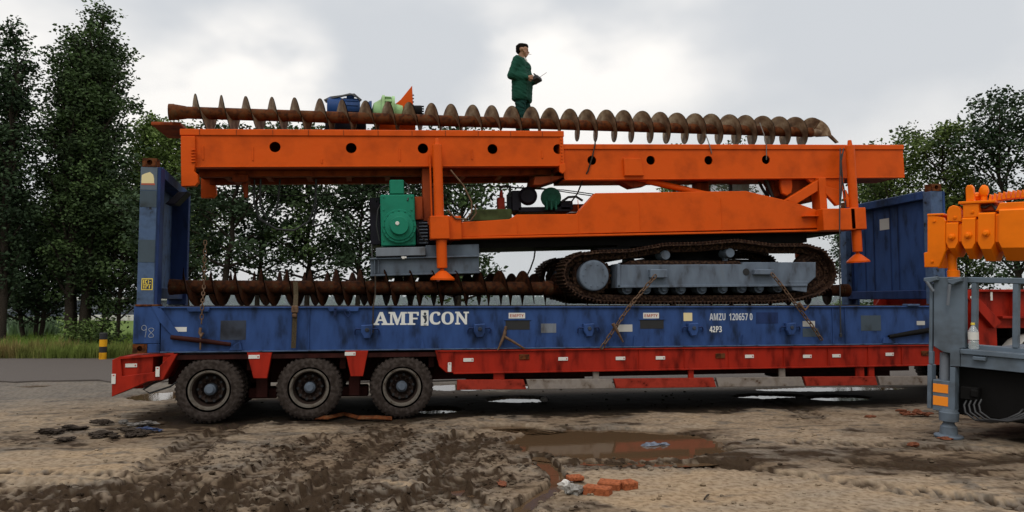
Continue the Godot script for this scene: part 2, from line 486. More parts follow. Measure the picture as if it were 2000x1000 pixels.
var DRY := [
	[Vector2(0.289, 2.283), Vector2(1.564, 2.517), Vector2(0.614, 3.202), 0.55], [Vector2(6.45, 4.459), Vector2(8.37, 4.72), Vector2(5.829, 5.207), 0.6], [Vector2(5.469, 4.187), Vector2(6.228, 4.327), Vector2(5.239, 4.813), 0.4], [Vector2(2.306, 2.888), Vector2(2.751, 2.969), Vector2(2.379, 3.526), 0.55], [Vector2(3.471, 3.59), Vector2(3.748, 3.641), Vector2(3.461, 3.819), 0.5],
	[Vector2(4.224, 1.097), Vector2(4.607, 1.167), Vector2(4.191, 1.385), 0.3], [Vector2(1.619, 2.01), Vector2(2, 2.08), Vector2(1.694, 2.418), 0.35], [Vector2(-1.304, -1.826), Vector2(0.073, -1.573), Vector2(-0.745, -0.292), 0.25], [Vector2(8.636, 0.762), Vector2(10.779, 1.155), Vector2(8.089, 1.73), 0.3], [Vector2(2.621, 0.649), Vector2(3.139, 0.744), Vector2(2.638, 0.955), 0.3]]
var WET_SHADE := [  # wet mud; the ovals under the trailer also deepen its painted shadow
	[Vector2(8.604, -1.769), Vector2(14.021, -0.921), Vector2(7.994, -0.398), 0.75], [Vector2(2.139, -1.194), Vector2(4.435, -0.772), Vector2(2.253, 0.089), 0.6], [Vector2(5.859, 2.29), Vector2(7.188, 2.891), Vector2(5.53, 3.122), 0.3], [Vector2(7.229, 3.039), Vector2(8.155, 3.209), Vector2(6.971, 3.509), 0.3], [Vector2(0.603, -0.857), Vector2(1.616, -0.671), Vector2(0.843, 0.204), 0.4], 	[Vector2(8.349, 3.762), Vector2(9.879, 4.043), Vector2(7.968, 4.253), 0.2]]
var RUTS := [   # centre line, width, depth, height of the tread's lugs, roughness of its shoulders
	[[Vector2(1.028, 3.639), Vector2(1.072, 2.303), Vector2(1.163, 1.105), Vector2(1.335, 0.294)], 0.34, 0.05, 0.03, 0.06], [[Vector2(1.95, 3.808), Vector2(2.186, 2.508), Vector2(2.474, 1.244)], 0.32, 0.05, 0.035, 0.05], [[Vector2(2.621, 4.256), Vector2(2.942, 2.77), Vector2(3.39, 1.166)], 0.32, 0.05, 0.03, 0.05],
	[[Vector2(3.557, 4.428), Vector2(3.937, 3.187), Vector2(4.222, 1.39)], 0.36, 0.05, 0.03, 0.06], [[Vector2(-0.365, 2.597), Vector2(0.382, 2.798), Vector2(1.121, 3.017), Vector2(1.733, 3.35)], 0.26, 0.03, 0.03, 0.015], [[Vector2(-0.195, 3.328), Vector2(0.92, 3.737), Vector2(1.981, 3.981), Vector2(2.753, 3.78)], 0.34, 0.045, 0.04, 0.04],
	[[Vector2(0.058, 3.862), Vector2(1.27, 4.231), Vector2(2.654, 4.624)], 0.34, 0.045, 0.04, 0.04], [[Vector2(5.322, 3.084), Vector2(6.482, 3.371), Vector2(7.093, 4.051), Vector2(7.602, 4.724), Vector2(8.426, 5.428)], 0.24, 0.035, 0.04, 0.015], [[Vector2(7.975, 2.615), Vector2(9.033, 2.964), Vector2(10.255, 3.622)], 0.26, 0.035, 0.035, 0.02],
	[[Vector2(7.862, 3.55), Vector2(8.436, 4.013), Vector2(9.231, 4.608)], 0.24, 0.03, 0.035, 0.015], [[Vector2(7.538, 4.473), Vector2(7.948, 4.909), Vector2(8.284, 5.518)], 0.24, 0.03, 0.035, 0.015], [[Vector2(4.639, 3.008), Vector2(5.521, 3.315), Vector2(6.756, 3.494)], 0.3, 0.03, 0.035, 0.03],
	[[Vector2(-0.367, 2.965), Vector2(1, 3.349), Vector2(2.101, 3.437), Vector2(3.099, 3.254)], 0.26, 0.03, 0.03, 0.02], [[Vector2(1.011, 4.007), Vector2(2.197, 4.069), Vector2(3.453, 3.998), Vector2(4.25, 3.465)], 0.28, 0.03, 0.03, 0.03], [[Vector2(2.491, 4.512), Vector2(3.278, 4.052), Vector2(3.758, 2.919), Vector2(4.013, 1.28)], 0.28, 0.03, 0.03, 0.03],
	[[Vector2(4.869, 2.742), Vector2(4.865, 3.47), Vector2(4.856, 3.845), Vector2(4.583, 4.24), Vector2(4.199, 4.825), Vector2(3.803, 5.444)], 0.17, 0.12, 0.0, 0.05], [[Vector2(3.863, 3.893), Vector2(4.019, 4.403), Vector2(4.179, 4.932)], 0.16, 0.07, 0.0, 0.05], [[Vector2(9.825, -1.691), Vector2(9.486, 0.155), Vector2(9.164, 1.181)], 0.3, 0.02, 0.02, 0.02]]

func oval(o: Array, p: Vector2) -> float:
	var a: Vector2 = o[1] - o[0]
	var b: Vector2 = o[2] - o[0]
	var q: Vector2 = p - o[0]
	b -= a * (a.dot(b) / a.length_squared())
	return pow(q.dot(a) / a.length_squared(), 2) + pow(q.dot(b) / b.length_squared(), 2)

func lay(p: Vector2) -> Array:   # [height, colour] of the yard at a place
	var n1: float = NO.a.get_noise_2dv(p)
	var n2: float = NO.b.get_noise_2dv(p)
	var n3: float = NO.c.get_noise_2dv(p)
	var streak: float = NO.d.get_noise_2d(p.x * 0.35 + p.y * 0.06, p.y)
	var far := smoothstep(12.0, 16.0, Vector2(3.15, 10.54).distance_to(p))
	var h := (0.010 * n1 + 0.0055 * n2 + 0.002 * n3) * (1.0 - far * 0.6)
	var blot: float = NO.e.get_noise_2d(p.x * 0.45 + 3.0, p.y * 0.9)
	var churn := 0.0
	for o in CHURN:
		var e := oval(o, p)
		if e < 3: churn = maxf(churn, o[3] * smoothstep(1.6, 0.4, e + 0.7 * n2 + 0.3 * n1))
	var dry := 0.54 + 0.42 * n1 + 0.42 * streak + 0.12 * n2 - 0.38 * smoothstep(0.12, 0.42, blot)
	for o in DRY:
		var e := oval(o, p)
		if e < 3: dry += o[3] * smoothstep(1.5, 0.2, e + 0.6 * n2)
	for o in WET_SHADE:
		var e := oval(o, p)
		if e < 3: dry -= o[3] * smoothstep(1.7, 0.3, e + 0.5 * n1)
	var under := smoothstep(-2.9, -2.2, p.y) * smoothstep(0.35, -0.25, p.y + 0.25 * n2) * smoothstep(0.2, 1.2, p.x)   # wet ground below the trailer, its cast shadow painted into the colour
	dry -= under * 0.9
	if churn > 0.01:
		var grain := (Vector2(2.708, 1.113) - Vector2(2.035, 3.824)).normalized()
		var ridge: float = NO.e.get_noise_2d(p.dot(grain) * 0.35, grain.cross(p) * 1.1)
		var bit: float = NO.f.get_noise_2d(p.dot(grain) * 0.8, grain.cross(p) * 1.15)
		var clod := smoothstep(0.02, 0.34, bit + 0.55 * ridge)  # dark spots: pits and shadows of clods, put into the colour
		h += churn * (0.022 * smoothstep(-0.3, 0.4, ridge) + 0.016 * absf(bit) - 0.016 - 0.010 * clod)
		dry = lerpf(dry, 0.40 + 0.32 * n1 + 0.16 * streak, churn * 0.85) - churn * (0.50 * clod + 0.10 * smoothstep(0.0, 0.4, ridge))
	for r in RUTS:
		if not (r[5] as Rect2).has_point(p): continue
		var best := INF
		var along := 0.0
		var side := 0.0
		var run := 0.0
		var L: Array = r[0]
		for i in L.size() - 1:
			var a: Vector2 = L[i]
			var b: Vector2 = L[i + 1]
			var ab := b - a
			var t := clampf((p - a).dot(ab) / ab.length_squared(), 0, 1)
			var d := p.distance_to(a + ab * t)
			if d < best:
				best = d; along = run + t * ab.length()
				side = signf(ab.cross(p - a))
			run += ab.length()
		var wide: float = r[1] * (0.62 + 0.3 * n2)
		var x := best / wide
		if x < 1.6:
			var inn := smoothstep(1.0, 0.75, x)
			h -= r[2] * inn * 0.6
			if r[3] > 0.0:
				var ph := fposmod(along / 0.13 + x * 0.6 + side * 0.25, 1.0)
				var lug := smoothstep(0.35, 0.5, ph) * smoothstep(1.0, 0.85, ph)
				var rows := smoothstep(0.12, 0.3, x) * inn
				h += r[3] * 0.7 * (lug - 1.0) * rows
				dry -= (0.55 * (1.0 - lug) * rows + 0.16 * inn) * clampf(0.85 + 0.7 * n1 + 0.6 * n2, 0.4, 1.15)
			else:
				dry -= 0.45 * inn
			var sh := smoothstep(0.75, 1.05, x) * smoothstep(1.6, 1.15, x)
			var lump := smoothstep(-0.1, 0.45, NO.e.get_noise_2d(p.x * 1.3, p.y * 1.3 + 5.0))
			h += sh * r[4] * 0.5 * lump
			dry -= sh * (r[4] * 11.0) * lump
	for o in PITS:
		var e := oval(o, p)
		if e < 2.6:
			var q := smoothstep(1.3, 0.75, e + 0.3 * n2 + 0.12 * n3 + 0.12 * n1)
			h = lerpf(h, minf(h, 0.0) * 0.4 - 0.075, q)
			dry -= q * 0.4
	dry = clampf(dry + 0.08 * n3, 0.0, 1.0)
	var wet_shade_c := Color(0.048, 0.034, 0.023).lerp(Color(0.018, 0.014, 0.011), under)  # near black where the trailer's shadow is painted in
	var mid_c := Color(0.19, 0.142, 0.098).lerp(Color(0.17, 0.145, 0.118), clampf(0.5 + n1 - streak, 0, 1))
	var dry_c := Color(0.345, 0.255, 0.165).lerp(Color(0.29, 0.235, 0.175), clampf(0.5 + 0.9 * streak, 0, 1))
	var c := wet_shade_c.lerp(mid_c, smoothstep(0.0, 0.4, dry)).lerp(dry_c, smoothstep(0.36, 0.9, dry))
	c = c.lerp(Color(0.165, 0.152, 0.138), far * 0.8 * (1.0 - under))
	return [h - 0.012 * far, c]

func ground() -> void:
	for k in [["a", 31, 0.55, 3], ["b", 32, 3.2, 4], ["c", 33, 13.0, 3], ["d", 34, 1.6, 4], ["e", 35, 4.6, 2], ["f", 36, 7.5, 3]]:
		var f := FastNoiseLite.new()
		f.noise_type = FastNoiseLite.TYPE_SIMPLEX_SMOOTH
		f.seed = k[1]; f.frequency = k[2]; f.fractal_octaves = k[3]
		NO[k[0]] = f
	for r in RUTS:
		var box := Rect2(r[0][0], Vector2.ZERO)
		for q in r[0]: box = box.expand(q)
		r.append(box.grow(r[1] * 2.2))
	var rows := 430
	var cols := 760
	var v := PackedVector3Array()
	var c := PackedColorArray()
	var nn := PackedVector3Array()
	v.resize((rows + 1) * (cols + 1)); c.resize(v.size()); nn.resize(v.size())
	for i in rows + 1:
		var r := 3.6 * pow(26.0 / 3.6, float(i) / rows)
		for j in cols + 1:
			var a := deg_to_rad(10.4 - 52.0 + 104.0 * j / cols)
			var p := Vector2(3.15 + sin(a) * r, 10.54 - cos(a) * r)
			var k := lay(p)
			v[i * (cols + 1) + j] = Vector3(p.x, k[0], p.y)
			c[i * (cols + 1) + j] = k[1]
	var idx := PackedInt32Array()
	for i in rows + 1:
		for j in cols + 1:
			var o := i * (cols + 1)
			var e := v[o + mini(j + 1, cols)] - v[o + maxi(j - 1, 0)]
			var s := v[mini(i + 1, rows) * (cols + 1) + j] - v[maxi(i - 1, 0) * (cols + 1) + j]
			nn[o + j] = e.cross(s).normalized()
			if i < rows and j < cols:
				var a := o + j
				var b := a + cols + 1
				idx.append_array(PackedInt32Array([a, b, a + 1, a + 1, b, b + 1]))
	var ar := []
	ar.resize(Mesh.ARRAY_MAX)
	ar[Mesh.ARRAY_VERTEX] = v; ar[Mesh.ARRAY_NORMAL] = nn; ar[Mesh.ARRAY_COLOR] = c; ar[Mesh.ARRAY_INDEX] = idx
	var me := ArrayMesh.new()
	me.add_surface_from_arrays(Mesh.PRIMITIVE_TRIANGLES, ar)
	var o := MeshInstance3D.new()
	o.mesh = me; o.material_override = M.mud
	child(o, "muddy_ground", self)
	tag(o, "muddy sandy yard churned by tyre tracks", "ground", "", "structure")
	# the land all round, to the horizon
	var t := mb()
	t.quad(Vector3(-900, -0.16, 900), Vector3(900, -0.16, 900), Vector3(900, -0.16, -900), Vector3(-900, -0.16, -900))
	tag(obj("field", t, M.field), "flat green field beyond the road", "field", "", "structure")
	var labels := ["large brown puddle in front of the trailer", "thin brown film of water left of the large puddle", "bright puddle behind the rearmost wheel of the trailer", "bright sliver of water just in front of the trailer's shadow", "pale puddle behind the red and white guard beside the front wheel",
		"small bright puddle under the trailer near the crane truck", "long pale puddle behind the trailer's guard near the crane truck", "small glinting puddle under the red and white guard", "dark puddle beside the front trailer wheel", "thin puddle in the trailer's shadow", "small pale puddle by the road on the left"]
	for i in PITS.size():
		var w := mb()
		var P: Array = PITS[i]
		var ax: Vector2 = (P[1] - P[0]) * 1.35
		var bx: Vector2 = (P[2] - P[0]) * 1.35
		bx -= ax * (ax.dot(bx) / ax.length_squared())
		for k in 40:
			var a := TAU * k / 40
			var b := TAU * (k + 1) / 40
			var pa: Vector2 = P[0] + ax * cos(a) + bx * sin(a)
			var pb: Vector2 = P[0] + ax * cos(b) + bx * sin(b)
			var y := -0.034
			w.tri(Vector3(P[0].x, y, P[0].y), Vector3(pb.x, y, pb.y), Vector3(pa.x, y, pa.y))
		var o2 := obj("puddle", w, M.water)
		tag(o2, labels[i], "puddle", "", "structure")
	for q in [[RUTS[15][0], "brown water standing in the bent wheel channel left of the bricks", 0.16], [RUTS[16][0], "brown water lying in the short rut at the bottom edge", 0.13]]:
		var w := mb()
		var L: Array = q[0]
		for i in L.size() - 1:
			var a: Vector2 = L[i]
			var b: Vector2 = L[i + 1]
			var s: Vector2 = (b - a).normalized().orthogonal() * q[2]
			var y := -0.042 - 0.0007 * i
			w.quad(Vector3(a.x - s.x, y, a.y - s.y), Vector3(a.x + s.x, y, a.y + s.y), Vector3(b.x + s.x, y, b.y + s.y), Vector3(b.x - s.x, y, b.y - s.y))
		tag(obj("rut_water", w, M.water), q[1], "puddle", "", "structure")

func view_frame() -> Basis:   # x to the right of the picture, z towards the camera
	return Basis(Vector3(0, 1, 0), deg_to_rad(-10.4))

func road_and_verge() -> void:
	var B := view_frame()
	var at := func(x: float, y: float, d: float) -> Vector3: return Vector3(3.15, y, 10.54) + B * Vector3(x, 0, -d)
	var fn := FastNoiseLite.new()
	fn.seed = 5; fn.frequency = 0.5; fn.fractal_octaves = 4
	var r := mb()
	var lipn := mb()
	for i in 320:
		var x0 := -60.0 + i * 0.375
		var x1 := x0 + 0.375
		var n0 := 15.3 + 0.6 * fn.get_noise_1d(x0 * 1.7)
		var n1 := 15.3 + 0.6 * fn.get_noise_1d(x1 * 1.7)
		r.quad(at.call(x0, 0.018, n0), at.call(x1, 0.018, n1), at.call(x1, 0.03, 18.3), at.call(x0, 0.03, 18.3))
		r.quad(at.call(x0, 0.03, 18.3), at.call(x1, 0.03, 18.3), at.call(x1, 0.01, 21.5), at.call(x0, 0.01, 21.5))
		r.quad(at.call(x0, -0.12, n0), at.call(x1, -0.12, n1), at.call(x1, 0.018, n1), at.call(x0, 0.018, n0))
	tag(obj("road", r, M.asphalt), "grey asphalt road behind the trailer", "road", "", "structure")
	var s := mb()
	for i in 160:
		for j in 14:
			var x0 := -60.0 + i * 0.75
			var d0 := 21.3 + j * 0.9
			var f := func(x: float, d: float) -> Vector3: return at.call(x, (0.06 + 0.08 * fn.get_noise_2d(x, d) if d > 21.4 else -0.03) - (0.3 if d > 33.0 else 0.0), d + (0.15 * fn.get_noise_1d(x * 2.0) if d < 21.4 else 0.0))
			s.quad(f.call(x0, d0), f.call(x0 + 0.75, d0), f.call(x0 + 0.75, d0 + 0.9), f.call(x0, d0 + 0.9))
	tag(obj("verge", s, M.verge_soil), "grassy verge along the far side of the road", "verge", "", "structure")
	# tall grass: tufts of bent blades
	var tm := mb()
	rng.seed = 9
	for k in 14:
		var a := rng.randf() * TAU
		var o := Vector3(cos(a), 0, sin(a)) * rng.randf() * 0.16
		var d := Vector3(cos(a + rng.randf()), 0, sin(a + rng.randf())) * rng.randf_range(0.08, 0.35)
		var w := Vector3(-sin(a), 0, cos(a)) * 0.012
		var hh := rng.randf_range(0.5, 1.0)
		var m := o + d * 0.35 + Vector3(0, hh * 0.6, 0)
		tm.quad(o - w, o + w, m + w * 0.8, m - w * 0.8)
		tm.tri(m - w * 0.8, m + w * 0.8, o + d + Vector3(0, hh, 0))
	var xs := []
	var cs := []
	for i in 15000:
		var d := 21.5 + pow(rng.randf(), 1.4) * 12.0
		var x := rng.randf_range(-24.0, 26.0)
		if i > 12500: d = rng.randf_range(21.4, 22.4)
		var p = at.call(x, 0.0, d)
		var dryn := fn.get_noise_2d(x * 0.6 + 40.0, d * 0.8)
		var sc := rng.randf_range(0.30, 0.62) * (1.0 + 0.5 * maxf(0.0, dryn)) * (0.75 if d > 24.0 else 1.0)
		xs.append(Transform3D(Basis(Vector3(0, 1, 0), rng.randf() * TAU).scaled(Vector3(sc, sc * rng.randf_range(0.7, 1.15), sc)), p))
		var c := Color(0.17, 0.22, 0.05).lerp(Color(0.27, 0.205, 0.08), clampf(dryn * 1.9 + 0.32 + rng.randf_range(-0.2, 0.2), 0, 1)) if d < 25.0 else Color(0.19, 0.29, 0.055)
		cs.append(c * rng.randf_range(0.5, 1.05))
	tag(multi("tall_grass", tm.mesh(), xs, cs, M.grass_blade), "tall green and straw-coloured grass on the verge", "grass", "", "stuff")

func multi(called: String, me: Mesh, xs: Array, cs: Array, m: Material, parent: Node = self) -> MultiMeshInstance3D:
	var mm := MultiMesh.new()
	mm.transform_format = MultiMesh.TRANSFORM_3D
	mm.use_colors = true
	mm.mesh = me
	mm.instance_count = xs.size()
	for i in xs.size():
		mm.set_instance_transform(i, xs[i])
		mm.set_instance_color(i, cs[i])
	var o := MultiMeshInstance3D.new()
	o.multimesh = mm
	o.material_override = m
	child(o, called, parent)
	return o

func far_things() -> void:
	# low white building and its wall, a pale fence of reeds, far woods
	var b := thing("low_white_building", "long low white-roofed shed beyond the field at left", "building", Vector3(-31.876, 0, -82.308))
	var B := view_frame()
	var w := mb()
	w.box(Vector3(-30.719, 0, -82.096) + Vector3(0, 0.9, 0), Vector3(22, 1.8, 4), 0.02, B)
	obj("wall", w, M.patch_grey, b)
	w = mb()
	w.box(Vector3(-30.719, 0, -82.096) + Vector3(0, 2.0, 0), Vector3(22.6, 0.35, 4.6), 0.05, B)
	obj("roof", w, M.concrete_white, b)
	for i in 7:
		w = mb()
		w.box(Vector3(-30.719, 0, -82.096) + B * Vector3(-9 + i * 3.0, 0.95, 2.02), Vector3(1.4, 0.9, 0.05), 0.01, B)
		obj("window", w, M.counter_grey_light, b)
	var k := mb()
	k.box(Vector3(-18.428, 0, -58.489) + Vector3(0, 0.28, 0), Vector3(9, 0.5, 0.2), 0.02, B)
	solo("low_wall", k, M.concrete_white, "low pale wall across the field behind the striped bollard", "wall")
	# reeds: pale plumes far on the left
	rng.seed = 77
	var tm := mb()
	for j in 16:
		var a := rng.randf() * TAU
		var o := Vector3(cos(a), 0, sin(a)) * rng.randf() * 0.5
		var wd := Vector3(-sin(a), 0, cos(a)) * 0.05
		var tp := o + Vector3(cos(a) * 0.3, rng.randf_range(0.7, 1.0), sin(a) * 0.3)
		tm.quad(o - wd, o + wd, tp + wd * 0.4, tp - wd * 0.4)
	var xs := []
	var cs := []
	for i in 350:
		var x := rng.randf_range(-34.0, -25.0)
		var d := rng.randf_range(38.0, 41.0)
		var p := Vector3(3.15, -0.1, 10.54) + B * Vector3(x, 0, -d)
		xs.append(Transform3D(Basis(Vector3(0, 1, 0), rng.randf() * TAU).scaled(Vector3(1, rng.randf_range(0.6, 1.0), 1)), p))
		cs.append(Color(0.17, 0.23, 0.15) * rng.randf_range(0.7, 1.2))
	tag(multi("reed_bed", tm.mesh(), xs, cs, M.grass_blade), "pale reeds standing behind the tall trees at left", "reeds", "", "stuff")
	xs = []; cs = []
	for i in 4200:
		var t := rng.randf()
		var x := rng.randf_range(-180.0, 200.0)
		var d := rng.randf_range(190.0, 205.0)
		var top: float = 2.2 + 1.4 * absf(NO.a.get_noise_1d(x * 0.16)) + 1.6 * NO.a.get_noise_1d(x * 0.9)
		if x < -60: top += 1.0
		var p := Vector3(3.15, 0.2 + t * top, 10.54) + B * Vector3(x, 0, -d)
		xs.append(Transform3D(Basis(Vector3(rng.randf(), rng.randf(), 0.3).normalized(), rng.randf() * TAU).scaled(Vector3.ONE * rng.randf_range(2.5, 4.0)), p))
		cs.append(Color(0.045, 0.085, 0.04) * rng.randf_range(0.7, 1.3))
	tag(multi("far_woods", leaf_clump(26, 0.30, 5), xs, cs, M.leaf), "hazy line of far woods on the horizon", "woods", "", "stuff")
	# bollard
	var bo := thing("bollard", "yellow and black striped bollard at the road edge", "bollard", Vector3(-4.471, 0, -12.362))
	var y := 0.0
	for s in [[0.0, 0.2, "bollard_yellow"], [0.2, 0.37, "black"], [0.37, 0.57, "bollard_yellow"], [0.57, 0.76, "black"]]:
		var q := mb()
		q.lathe([Vector2(s[0], 0), Vector2(s[0], 0.1), Vector2(s[1] - (0.015 if s[1] > 0.7 else 0.0), 0.1), Vector2(s[1], 0.085 if s[1] > 0.7 else 0.1), Vector2(s[1], 0)], Vector3(-4.471, 0, -12.362), Vector3.UP, 20)
		obj("stripe", q, M[s[2]], bo)

# ---------------------------------------------------------------- trees
func leaf_clump(n: int, size: float, seed_: int) -> ArrayMesh:
	var g := RandomNumberGenerator.new()
	g.seed = seed_
	var b := mb()
	for i in n:
		var d := Vector3(g.randfn(), g.randfn() * 0.8, g.randfn()).limit_length(1.7) * 0.20
		var a := Vector3(g.randfn(), g.randfn() * 0.6 - 0.25, g.randfn()).normalized()
		var s := a.cross(Vector3(g.randfn(), g.randfn() + 1.2, g.randfn())).normalized()
		var L := size * g.randf_range(0.7, 1.2)
		var p := d - a * L * 0.5
		var q := d + a * L * 0.5
		var up := s.cross(a) * L * 0.10
		b.tri(p, d + s * L * 0.33 + up, q)
		b.tri(q, d - s * L * 0.33 + up, p)
	return b.mesh()

var CLUMPS := []

func tree(called: String, label: String, at: Vector3, T: Dictionary) -> void:
	var g := RandomNumberGenerator.new()
	g.seed = T.seed
	var o := thing(called, label, "tree", at, "trees behind the road", false)
	var wood := mb()
	var xs := []
	var cs := []
	var H: float = T.h
	var stems: int = T.get("stems", 1)
	for s in stems:
		var a0 := TAU * s / stems + g.randf()
		var foot := Vector3(cos(a0), 0, sin(a0)) * (0.0 if stems == 1 else 0.35)
		var lean: Vector3 = Vector3(cos(a0), 0, sin(a0)) * (T.get("lean", 0.1) if stems > 1 else g.randf() * 0.05)
		lean += T.get("tilt", Vector3.ZERO)
		var hs := H * (1.0 if s == 0 else g.randf_range(0.72, 0.95))
		var pts := []
		var rad := []
		var n := 12
		for i in n + 1:
			var t := float(i) / n
			pts.append(foot + lean * hs * pow(t, 0.8) + Vector3(g.randfn(), 0, g.randfn()) * 0.012 * hs * t + Vector3(0, hs * t * 0.97 - 0.1, 0))
			rad.append(T.get("girth", 0.013) * H * pow(1.0 - t, 0.8) + 0.012)
		wood.tube(pts, rad, 7)
		var base: float = T.get("crown", 0.25)
		var limbs: int = int(T.get("limbs", 40) / float(stems) * (1.4 if stems > 1 else 1.0))
		for k in limbs:
			var t := base + (1.0 - base) * pow((k + g.randf()) / limbs, T.get("even", 1.0))
			var u := (t - base) / (1.0 - base)
			var f := t * n
			var i := mini(int(f), n - 1)
			var p: Vector3 = (pts[i] as Vector3).lerp(pts[i + 1], f - i)
			var az := k * 2.399 + g.randf() * 0.9
			var prof: float = (T.shape as Callable).call(u)
			var L: float = T.r * prof * g.randf_range(0.65, 1.12)
			if L < 0.15: L = 0.15
			var el: float = T.get("rise", 0.8) + g.randfn() * 0.14 + u * 0.25
			var d := Vector3(cos(az) * cos(el), sin(el), sin(az) * cos(el))
			var Ln := L / maxf(0.35, cos(el))
			var mid := p + d * Ln * 0.5 + Vector3(0, -T.get("droop", 0.0) * 0.2 * Ln, 0)
			var tip := p + d * Ln + Vector3(0, -T.get("droop", 0.0) * Ln, 0)
			tip.y = minf(tip.y, H * g.randf_range(0.93, 1.0))
			mid.y = minf(mid.y, H * 0.95)
			wood.tube([p, mid, tip], [rad[i] * 0.42 + 0.01, rad[i] * 0.25 + 0.008, 0.006], 5, false)
			var sprays: int = int(maxf(1.0, Ln * T.get("dense", 5.0) * 0.30 + 0.5))
			var shade := g.randf_range(0.8, 1.15)
			for q in sprays:
				var v := 0.3 + 0.7 * (q + g.randf()) / sprays
				var c := p.lerp(mid, v * 2.0) if v < 0.5 else mid.lerp(tip, v * 2.0 - 1.0)
				var out: Vector3 = Vector3(g.randfn(), g.randfn() * 0.6, g.randfn()).limit_length(1.6) * (0.13 + 0.10 * Ln) * T.get("loose", 1.0)
				if q < sprays - 1: c += out
				if q % 2 == 0: wood.tube([p.lerp(tip, v * 0.8), c], [0.012, 0.004], 4, false)
				var tone: float = shade * g.randf_range(0.6, 1.4)
				var size: float = T.get("spray", 0.21) * g.randf_range(0.7, 1.25)
				for w in int(T.get("fill", 3.6) * g.randf_range(0.6, 1.4)) + 1:
					var sc: float = T.get("clump", 1.0) * g.randf_range(0.7, 1.1)
					xs.append(Transform3D(Basis(Vector3(g.randfn(), g.randfn(), g.randfn()).normalized(), g.randf() * TAU).scaled(Vector3(sc, sc * 0.8, sc)), c + Vector3(g.randfn(), g.randfn() * 0.7, g.randfn()) * size))
					var col: Color = T.col
					cs.append(col.lerp(T.get("col2", col), clampf(tone - 0.5 + g.randfn() * 0.2, 0, 1)) * tone * g.randf_range(0.85, 1.15))
	var tr := obj("trunk", wood, M.bark, o)
	tag(multi("crown", CLUMPS[T.get("mesh", 0)], xs, cs, M.leaf, o), "", "", "", "stuff")

